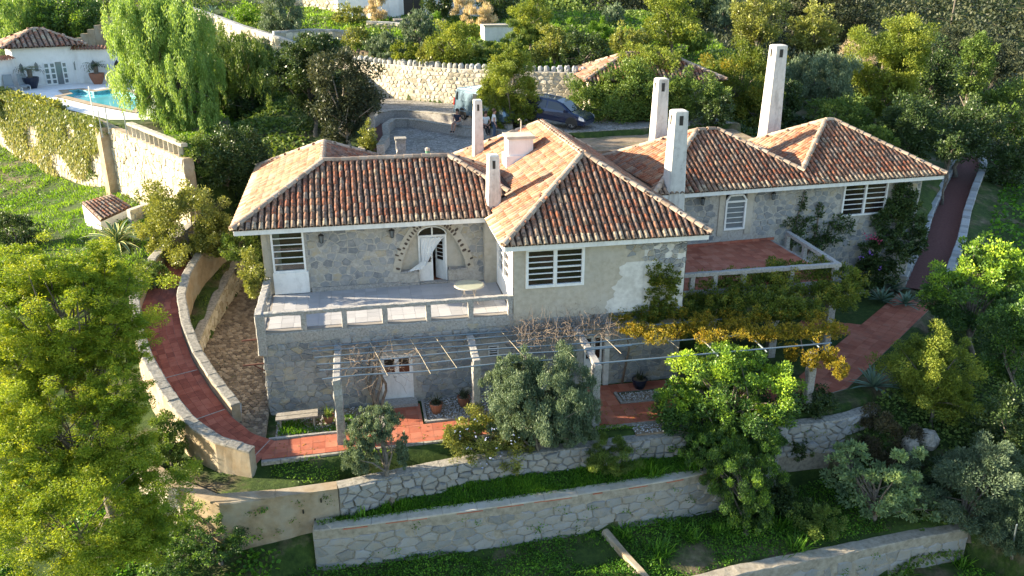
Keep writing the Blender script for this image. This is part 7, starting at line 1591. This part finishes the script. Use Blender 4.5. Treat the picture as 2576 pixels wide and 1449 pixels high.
cover('right_undergrowth', [(15.5,20),(21,21.3),(28,20),(40,24),(46,34),(36,38),(31,36.5),(24.5,30.0),(19.8,25.8),(17.5,24.8),(20,22)], 80000, .75, .14, 'lf_mid', -1.6, 1.1)
cover('soil_weeds', [(-3.5,24.4),(-1.2,24.6),(1,25.0),(5.6,25.35),(8.2,25.4),(12,25.4),(12,25.75),(5,25.95),(1.2,25.9),(-3.6,25.7)], 7000, .16, .07, 'lf_lawn', .2, 2.2)
cover('lower_right_weeds', [(9.4,16.5),(21,20.8),(24,18),(12,13)], 22000, .3, .1, 'lf_grass', -.7)
grass('bench_grass', [(-3.3,27.45),(-.6,27.45),(-.6,28.5),(-3.3,28.5)], 1400, .22, .03, 'lf_grass')
lawnp = [(-42,72),(-30,71),(-27.5,71.2),(-21.2,63),(-15.3,55),(-11.6,48.6),(-9.0,44),(-10.2,41),(-10.5,38),(-14,37),(-22,38),(-36,46)]
grass('sunny_lawn', lawnp, 90000, .26, .06, 'lf_lawn', patch=-.9); cover('lawn_cover', lawnp, 26000, .2, .12, 'lf_grass', .3, .8)
grass('ramp_bank_grass', BANK, 2500, .14, .04, 'lf_mid', patch=.2)
gard = [(1.5,66.0),(4.8,62.6),(7.6,60.2),(11.2,57.8),(15.7,56.2),(22,55.2),(30,58),(34,84),(20,92),(-12,92),(-8,72)]
grass('garden_grass', gard, 42000, .38, .13, 'lf_lawn', patch=-1.2); cover('garden_cover', gard, 34000, .4, .22, 'lf_mid', -.7, .7)
grass('pool_side_grass', [(-10,46),(-6.4,45),(-6.5,56),(-9,63),(-12.4,62),(-11,54)], 9000, .16, .1, 'lf_lawn')
cover('bank_cover', [(-6.2,45),(.2,45),(.4,52),(1.0,56),(-2,60),(-4,66),(-9,66),(-7,56)], 15000, .45, .22, 'lf_mid', -.4, .9)
cover('slope_cover', [(24,48.5),(23,54),(31,57),(42,61),(42.5,55),(38.5,50),(34.5,45.5),(30.5,41),(28,39.5),(22,45)], 26000, .6, .3, 'lf_dark', -1.2, .8)
cover('east_meadow', [(34,38),(38.6,43),(43.6,48.6),(48.6,54),(52,60),(70,60),(75,45),(55,32),(40,32)], 26000, .35, .25, 'lf_grass', -1.1, .8)
# far scrub on the hillsides
def scrub(name, n, box, mat, kmin=10, kmax=30, size=1.0, thin=None):
    x = rng.uniform(box[0], box[1], n); y = rng.uniform(box[2], box[3], n); k = ~inpoly(x, y, gard) & ~((x < 26) & (y < 62)) & ~((x > -40) & (x < -5) & (y < 84)) & ~((x > 26) & (x < 50) & (y < 63))
    if thin: k &= (np.sin(x*.13+np.sin(y*.09))+np.sin(y*.11)) > thin
    x, y = x[k], y[k]; Vs = []; As = []
    for a, b in zip(x, y):
        d = math.hypot(a, b); m_ = RN.randint(kmin, kmax); s = size*RN.uniform(.7, 1.6); z = h1(a, b); o = unit(rng.normal(size=(m_, 3))); o[:, 2] = np.abs(o[:, 2]); p = np.array([a, b, z])+o*s*rng.uniform(.5, 1, (m_, 1))*np.array([1, 1, .9]); l = 3.2*d/835
        Vs.append(leaf_quads(p, unit(o+rng.normal(size=(m_, 3))*.7), l, l*.55)); As.append(np.clip(RN.random()*.5+rng.random(m_)*.5, 0, 1))
    o = quads(name, np.concatenate(Vs), np.concatenate(As), M[mat]); o['kind'] = 'stuff'
scrub('hillside_scrub', 5200, (28, 110, 55, 130), 'lf_scrub', 40, 80, 1.3); scrub('far_scrub', 5200, (20, 230, 120, 330), 'lf_scrub', 30, 60, 2.4); scrub('hilltop_scrub', 900, (-60, 40, 90, 140), 'lf_mid', 40, 80, 1.6)
scrub('west_scrub', 800, (-85, -14, 104, 150), 'lf_dark', 40, 80, 1.6)

# weeds rooted in the joints and along the foot of the walls
def wall_weeds(name, L, side, off, z0, z1, n, k, mat, size=.07, u0=0, u1=None):
    Vs = []; As = []
    for _ in range(n):
        u = RN.uniform(u0, u1 or L.L); p, z, d, r = L.at(u); zb = RN.uniform(z0, z1) if RN.random() < .45 else z0+RN.uniform(-.1, .12); q = np.array([*(p+r*side*off), zb]); m_ = RN.randint(k//2, k); P_ = q+rng.normal(size=(m_, 3))*(.10, .05, .07)-np.array([0, 0, .05]); t = unit(rng.normal(size=(m_, 3))+np.array([*(r*side*.7), .3])); Vs.append(leaf_quads(P_, t, size, size*.6)); As.append(np.clip(RN.random()*.5+rng.random(m_)*.5, 0, 1))
    o = quads(name, np.concatenate(Vs), np.concatenate(As), M[mat]); o['kind'] = 'stuff'
wall_weeds('wall_weeds', Line(WALL2), 1, .26, -2.95, -1.6, 60, 26, 'lf_grass')
wall_weeds('wall_weeds', Line(RET1), 1, .26, -1.5, -.45, 60, 24, 'lf_mid', u0=5)
wall_weeds('wall_weeds', Line(WALL3), 1, .32, -4.6, -3.3, 40, 30, 'lf_grass')
wall_weeds('wall_weeds', Line(POOLW), 1, .35, 2.4, 3.8, 60, 50, 'lf_mid', .14, 18)
wall_weeds('wall_weeds', Line(RET1), 1, .28, -2.3, -.6, 26, 40, 'lf_carob', .10, 0, 6)
# grass blades leaning over the edge of the walls
L2_ = Line(WALL2); n = 2600; P_ = []
for u in rng.uniform(0, L2_.L, n): p, z, d, r = L2_.at(u); q = p-r*RN.uniform(.12, .34); P_.append((q[0], q[1], -1.52+.012*u))
o = quads('edge_grass', leaf_quads(np.array(P_), unit(rng.normal(size=(n, 3))*(.5, .4, .3)+(0, -.35, .8)), .17, .03), rng.random(n), M['lf_grass']); o['kind'] = 'stuff'
# fallen leaves on the paths
n = 900; x = rng.uniform(-3.6, 17, n); y = rng.uniform(25.9, 27.3, n); keep = rng.random(n) < np.where(x > 8, 1, .25); x, y = x[keep], y[keep]
o = quads('fallen_leaves', leaf_quads(np.stack([x, y, np.full(len(x), -.178)], 1), unit(rng.normal(size=(len(x), 3))*(1, 1, .08)), .07, .05), rng.random(len(x)), M['lf_amber']); o['kind'] = 'stuff'

cover('yard_weeds', [(12.4,46.9),(23.2,48.2),(23.0,43.6),(12.8,43.0)], 2500, .25, .14, 'lf_dark', .5, 1.1)

for (px, py), r_, st, lab in (((520,100),(34,24),'bush','low shrub on the slanting garden wall'), ((600,112),(30,24),'mid','green bush at the foot of the slanting garden wall'), ((660,125),(30,24),'olive','grey bush under the slanting garden wall end'), ((470,52),(30,26),'mid','green bush right of the pepper tree top'), ((800,128),(40,22),'broom','low broom beside the short terrace wall'), ((2050,1010),(48,34),'dark','dark shrub beside the last pergola post'), ((1960,1260),(60,50),'dark','dark bush between the carob and the pale sapling'), ((2060,1320),(60,44),'mid','shaded leafy bush above the lowest wall'), ((2330,1180),(60,50),'dark','dark bush by the pale boulders')):
    plant(st, (px, py), r_, lab, base=(px, py+r_[1]*.8), name='low_bush', cat='bush', trunk=False)

for k, (px, py, lab) in enumerate(((900,120,'small bush between the stone trough and the boulder-topped wall'),(945,138,'small grey bush at the far left end of the boulder-topped wall'),(1020,150,'small golden bush on the boulder-topped wall between broom and grey shrub'),(1090,158,'small bush on the wall top just left of the golden-green shrub'),(1200,150,'small grey bush on the wall top above the van roof'),(1255,150,'small golden bush on the wall below the white tank'),
        (1340,165,'small bush on the wall directly behind the mimosa top'),(1430,165,'small grey bush on the wall between pale and dark rounded bushes'),(1530,165,'small golden bush where the boulder-topped wall meets the outbuilding roof'),(1610,120,'small bush in the grass behind the left part of the outbuilding roof'),(1540,60,'small grey bush on the bright grass below the ridge trees'),(1430,20,'small golden bush at the top edge between the dark ridge trees'),(880,60,'small bush below the upper garden wall by the white building'),(1640,100,'small grey bush in the grass above the outbuilding ridge'))):
    r_ = RN.uniform(20, 34); plant(('bush', 'olive', 'gold')[k % 3], (px, py-r_*.6), (r_*1.15, r_*.85), lab, base=(px, py), name='low_bush', cat='bush', trunk=False, group='small bushes in the hill garden')
